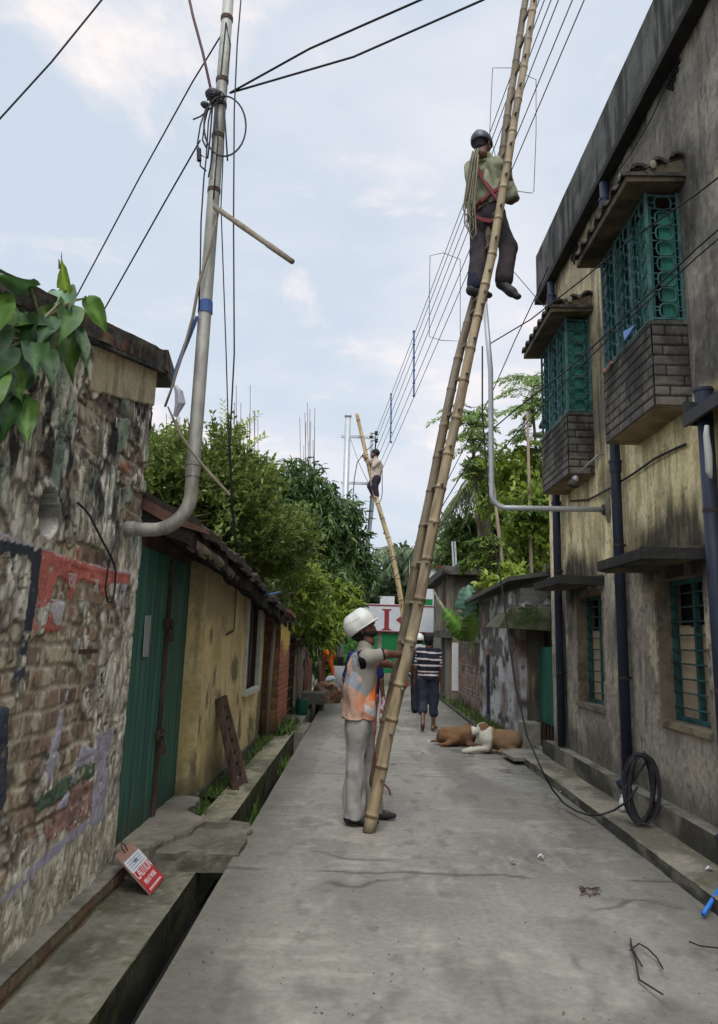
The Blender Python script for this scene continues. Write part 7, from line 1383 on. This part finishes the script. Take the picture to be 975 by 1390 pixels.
def stripef(V, N_):
    c = np.tile(lin((34, 36, 46)), (len(V), 1)); z = V[:, 2] + (n3(V, 3, 4) - .5) * .03
    for zz in zs: c[np.abs(z - zz * .985) < .014] = lin((196, 182, 184))
    for zz in (1.27, 1.17): c[(np.abs(z - zz) < .012) & (np.abs(V[:, 0] - sp[0]) > .2)] = lin((198, 184, 186))
    return c
walk = dict(eR=(.215, -.02, 1.1), hR=(.24, .04, .84), eL=(-.215, .02, 1.1), hL=(-.24, .12, .88), kR=(.1, .06, .50), aR=(.1, .05, .09), tR=(.17, .24, .04), kL=(-.09, .02, .5), aL=(-.1, -.24, .16), tL=(-.1, -.16, .03), hem=(.45, .4))
simple_person('barefoot man in dark striped polo and rolled trousers walking away', (sp[0] + .01, 13.85, 0), 1.66, R_(2), [(34, 36, 46), (52, 56, 68)], walk, .010, stripef)
hpn = P(569, 880, Y=17.2)
stand = dict(eR=(.25, .02, 1.1), hR=(.22, .18, .98), eL=(-.26, .0, 1.1), hL=(-.3, .06, .86), kR=(.08, .02, .5), aR=(.08, 0, .08), tR=(.1, .16, .03), kL=(-.08, .02, .5), aL=(-.08, -.02, .08), tL=(-.1, .14, .03), hem=(.98, .98))
tp, A3 = simple_person('man in white hard hat and dark shirt walking just behind the striped walker', (hpn[0] - .0, 17.2, 0), 1.66, R_(-6), [(40, 46, 54), (40, 42, 52)], stand, .012, None, (205, 205, 200))
shell('shoulder_cloth', [(A3(.16, -.04, 1.40), A3(-.12, -.08, 1.42), .07, .08), (A3(.2, -.06, 1.36), A3(.23, -.08, 1.1), .06, .045), (A3(-.02, -.1, 1.4), A3(.08, -.13, 1.2), .06, .05)], .011, M_CLOTH, tp, k=.04, folds=(.02, 10), colf=flat((150, 152, 144)), seed=5)
q = A3(-.31, .06, .80); o = shell('plastic_bag', [(q, q + np.array((0, 0, -.12)), .02, .075), (q + np.array((0, 0, -.12)), q + np.array((.02, 0, -.2)), .075, .07)], .01, mat('red_plastic_bag', (1, 1, 1), .4, .15, 9, attr=True, transl=.2), None, k=.02, folds=(.012, 14), colf=flat((206, 70, 74)), seed=8); tag(o, 'pinkish red plastic bag carried by the man in the white hard hat', 'bag')
q = q + np.array((.16, -.05, -.02)); o = shell('green_packet', [(q + np.array((-.05, 0, .05)), q + np.array((.08, 0, -.1)), .04, .05)], .01, mat('green_packet', (1, 1, 1), .4, .15, 9, attr=True), None, k=.02, folds=(.008, 14), colf=lambda V, N_: np.where((np.abs((V[:, 0] - q[0]) + (V[:, 2] - q[2]) - .04) < .025)[:, None], lin((190, 205, 195)), lin((34, 84, 50))), seed=8); tag(o, 'green and white packet held beside the red bag', 'packet')
chk = lambda V, N_: np.where(((np.sin(V[:, 2] * 60) > .2) ^ (np.sin(V[:, 0] * 70) > .3))[:, None], lin((178, 168, 168)), lin((150, 92, 96)))
q = P(507, 868, Y=9.6); st2 = dict(stand); st2['eR'] = (.22, .02, 1.12); st2['hR'] = (.24, .06, .9); st2['hL'] = (-.2, .05, .9)
simple_person('bystander in dark blue shirt almost hidden behind the ladder holder', (q[0] - .10, 9.6, 0), 1.62, R_(200) + math.pi, [(36, 42, 84), (150, 100, 100)], st2, .011, None, None)
q = P(521, 948, Y=9.45); o = shell('checked_cloth', [(q, q + np.array((.0, 0, -.13)), .02, .04), (q + np.array((0, 0, -.13)), q + np.array((-.02, 0, -.27)), .04, .03)], .008, M_CLOTH, None, k=.02, folds=(.012, 14), colf=chk, seed=8); tag(o, 'red and white checked cloth bundle hanging from the hidden bystander hand', 'cloth bundle')
# far worker on the pole
q = P(509, 672, Y=20.3); fw = thing('person', 'tiny far worker in pale vest perched beside the utility pole rack', 'person', q); Wf = lambda x, y, Y=20.25: P(x, y, Y=Y)
hc = Wf(509, 617); hp, HA = head_prims(hc, (-1, .1, .1), (0, 0, 1), 1.05); neck = Wf(510, 623); ch = Wf(512, 632); pv = Wf(510, 648); SK = hp + [(neck, ch, .06, .11), (ch, pv, .14, .12)] + limb(Wf(513, 627, 20.1), Wf(508, 633, 20.1), Wf(501, 627), (.055, .045, .03)) + limb(Wf(508, 627, 20.4), Wf(504, 632, 20.4), Wf(498, 622), (.055, .045, .03)) + limb(Wf(512, 650, 20.15), Wf(509, 660, 20.15), Wf(511, 674, 20.15), (.09, .06, .04)) + limb(Wf(508, 650, 20.35), Wf(503, 660, 20.3), Wf(508, 672, 20.3), (.09, .06, .04)) + hand_prims(Wf(501, 627), (-1, 0, .5), (0, 1, 0), 1, 1, 1) + hand_prims(Wf(498, 622), (-1, 0, .5), (0, -1, 0), 1, 1, -1) + foot(Wf(511, 674, 20.15), Wf(505, 676, 20.1)) + foot(Wf(508, 672, 20.3), Wf(502, 675, 20.3))
shell('body', SK, .012, M_SKIN, fw, k=.025)
shell('shirt', [(neck, ch, .08, .14), (ch, pv, .165, .15), (Wf(513, 627, 20.1), Wf(508, 633, 20.1), .08, .065), (Wf(508, 627, 20.4), Wf(504, 632, 20.4), .08, .065)], .014, M_CLOTH, fw, k=.03, folds=(.02, 8), colf=flat((176, 160, 148)), seed=3)
shell('trousers', [(pv, Wf(510, 652), .14, .14), (Wf(512, 650, 20.15), Wf(509, 660, 20.15), .11, .09), (Wf(509, 660, 20.15), Wf(511, 672, 20.15), .09, .08), (Wf(508, 650, 20.35), Wf(503, 660, 20.3), .11, .09), (Wf(503, 660, 20.3), Wf(507, 670, 20.3), .09, .08)], .014, M_CLOTH, fw, k=.03, colf=flat((52, 46, 56)))
shell('hair', [(HA(-.03, 0, .05), HA(0, 0, .06), .1, .095)], .012, M_HAIR, fw)
# ---------------- dogs
def dog(lab, sp_, colf, name='dog', vox=.009):
    t = thing(name, lab, 'dog', sp_['base']); shell('body', sp_['prims'], vox, mat('short_fur', (1, 1, 1), .9, .2, 40, .6, 140, attr=True, spec=.15), t, k=.035, folds=(.004, 14), colf=colf, seed=3, fold_stretch=(1, 1, 1))
    m = MB()
    for q in sp_['eyes']: m.ell(q, (.012, .012, .012), 8, 6)
    for q in sp_['nose']: m.ell(q, (.018, .018, .015), 8, 6)
    m.build('eyes_and_nose', M_BLACK, t); return t
D = lambda x, y, Y: P(x, y, Y=Y)
# white and brown dog resting upright on its elbows, head turned toward the other dog
Yd = 11.45; rump = D(694, 1013, Yd + .1); rump[2] = .165; chest = D(662, 1008, Yd); chest[2] = .2; wth = chest + np.array((.04, 0, .08)); hd = D(655, 988, Yd + .05); ears = []
mz = D(643, 994, Yd + .0)
pr = [(rump, lerp(rump, chest, .5) + np.array((0, 0, .0)), .155, .14), (lerp(rump, chest, .5), chest, .135, .13), (wth, hd + np.array((.04, 0, -.03)), .085, .062), (hd + np.array((.02, 0, 0)), hd, .075, .07), (hd, mz, .055, .032), (hd + np.array((-.03, 0, -.025)), mz + np.array((.01, 0, -.02)), .035, .022),
      (hd + np.array((.03, -.055, .05)), hd + np.array((.055, -.075, -.0)), .022, .016, (0, 1, 0), 1.8, .01), (hd + np.array((.03, .055, .05)), hd + np.array((.05, .07, .0)), .022, .016, (0, 1, 0), 1.8, .01)]
el1 = chest + np.array((-.0, -.1, -.12)); el2 = chest + np.array((.0, .08, -.12)); pw1 = D(634, 1023, Yd - .12); pw1[2] = .035; pw2 = D(640, 1018, Yd + .05); pw2[2] = .035
pr += [(chest + np.array((0, -.09, -.02)), el1, .07, .05), (el1, pw1, .045, .03), (pw1, pw1 + np.array((-.045, 0, -.005)), .034, .03), (chest + np.array((0, .08, -.02)), el2, .065, .048), (el2, pw2, .042, .03), (pw2, pw2 + np.array((-.045, 0, -.005)), .033, .03)]
kn = rump + np.array((-.16, -.15, -.03)); hk = rump + np.array((.02, -.17, -.12)); pf = rump + np.array((-.15, -.19, -.13)); pr += [(rump + np.array((0, -.06, .0)), kn, .11, .06), (kn, hk, .055, .035), (hk, pf, .034, .028), (pf, pf + np.array((-.05, 0, 0)), .03, .026)]
tl0 = rump + np.array((.13, .03, -.04)); pr += [(tl0, tl0 + np.array((.05, -.1, -.07)), .03, .024), (tl0 + np.array((.05, -.1, -.07)), tl0 + np.array((-.1, -.22, -.095)), .024, .016)]
def d2c(V, N_):
    c = np.tile(lin((134, 108, 80)), (len(V), 1)); x = V[:, 0]; w_ = (n3(V, 6, 3) - .5) * .12; br = lin((134, 104, 76)); wh = lin((186, 180, 166)); fr_ = ss(-(x - chest[0] - .01 + w_ - (V[:, 2] - .2) * .35), -.02, .03); c = mixn(c, wh, fr_)
    dh = np.linalg.norm(V - hd - np.array((.02, 0, .01)), axis=1) + w_ * .3; c = mixn(c, lin((122, 88, 66)), (dh < .095) * (np.abs(V[:, 1] - hd[1]) > .018)); ln_ = ss(V[:, 2] * -1, -.10, -.03) * (x < rump[0]); c = mixn(c, wh, ln_ * .5 * fr_); c = mixn(c, lin((120, 88, 58)), ss(N_[:, 2], .6, .95) * ss(n3(V, 9, 7), .4, .6) * (1 - fr_) * .4); return c
dog('white chested brown dog lying upright on the road, nearer of the two dogs', dict(base=(chest[0] + .2, Yd, 0), prims=pr, eyes=[hd + np.array((-.045, -.045, .02)), hd + np.array((-.05, .04, .02))], nose=[mz + np.array((-.03, .01, .0))]), d2c)
# tan dog lying behind with its tail stretched left
Yd = 12.15; rump = D(604, 1001, Yd); rump[2] = .14; chest = D(634, 999, Yd - .05); chest[2] = .15; hd = D(636, 989, Yd + .02); mz = D(646, 990, Yd - .1)
pr = [(rump, lerp(rump, chest, .5), .125, .125), (lerp(rump, chest, .5), chest, .125, .14), (chest + np.array((.02, .02, .07)), hd, .09, .065), (hd, hd + np.array((.02, 0, 0)), .07, .06), (hd + np.array((.02, 0, 0)), mz, .05, .03), (hd + np.array((-.03, -.05, .045)), hd + np.array((-.05, -.06, .0)), .022, .016, (0, 1, 0), 1.8, .01), (hd + np.array((-.03, .05, .045)), hd + np.array((-.05, .06, .0)), .022, .016, (0, 1, 0), 1.8, .01)]
ta = D(597, 1007, Yd); tb_ = D(580, 1008, Yd); ta[2] = .07; tb_[2] = .05; pr += [(rump + np.array((-.08, 0, -.02)), ta, .035, .024), (ta, tb_, .024, .014)]
kn = rump + np.array((.14, -.14, -.04)); pr += [(rump + np.array((0, -.05, 0)), kn, .1, .055), (kn, kn + np.array((-.12, -.03, -.06)), .05, .03), (kn + np.array((-.12, -.03, -.06)), kn + np.array((-.22, -.05, -.07)), .03, .024), (chest + np.array((0, -.09, -.03)), chest + np.array((.02, -.13, -.1)), .055, .04), (chest + np.array((.02, -.13, -.1)), chest + np.array((.16, -.2, -.115)), .035, .028)]
def d1c(V, N_):
    c = mixn(lin((120, 90, 64)), lin((98, 72, 54)), ss(n3(V, 7, 2), .4, .6)); c = mixn(c, lin((206, 196, 182)), ss(-np.linalg.norm(V - mz, axis=1), -.09, -.05)); c = mixn(c, lin((206, 196, 182)), ss(-np.linalg.norm(V - tb_, axis=1), -.07, -.04)); return c
dog('tan brown dog lying behind the white chested dog, tail stretched to the left', dict(base=(chest[0] - .2, Yd, 0), prims=pr, eyes=[hd + np.array((.04, -.045, .025)), hd + np.array((.05, .03, .025))], nose=[mz + np.array((.025, -.01, .0))]), d1c)
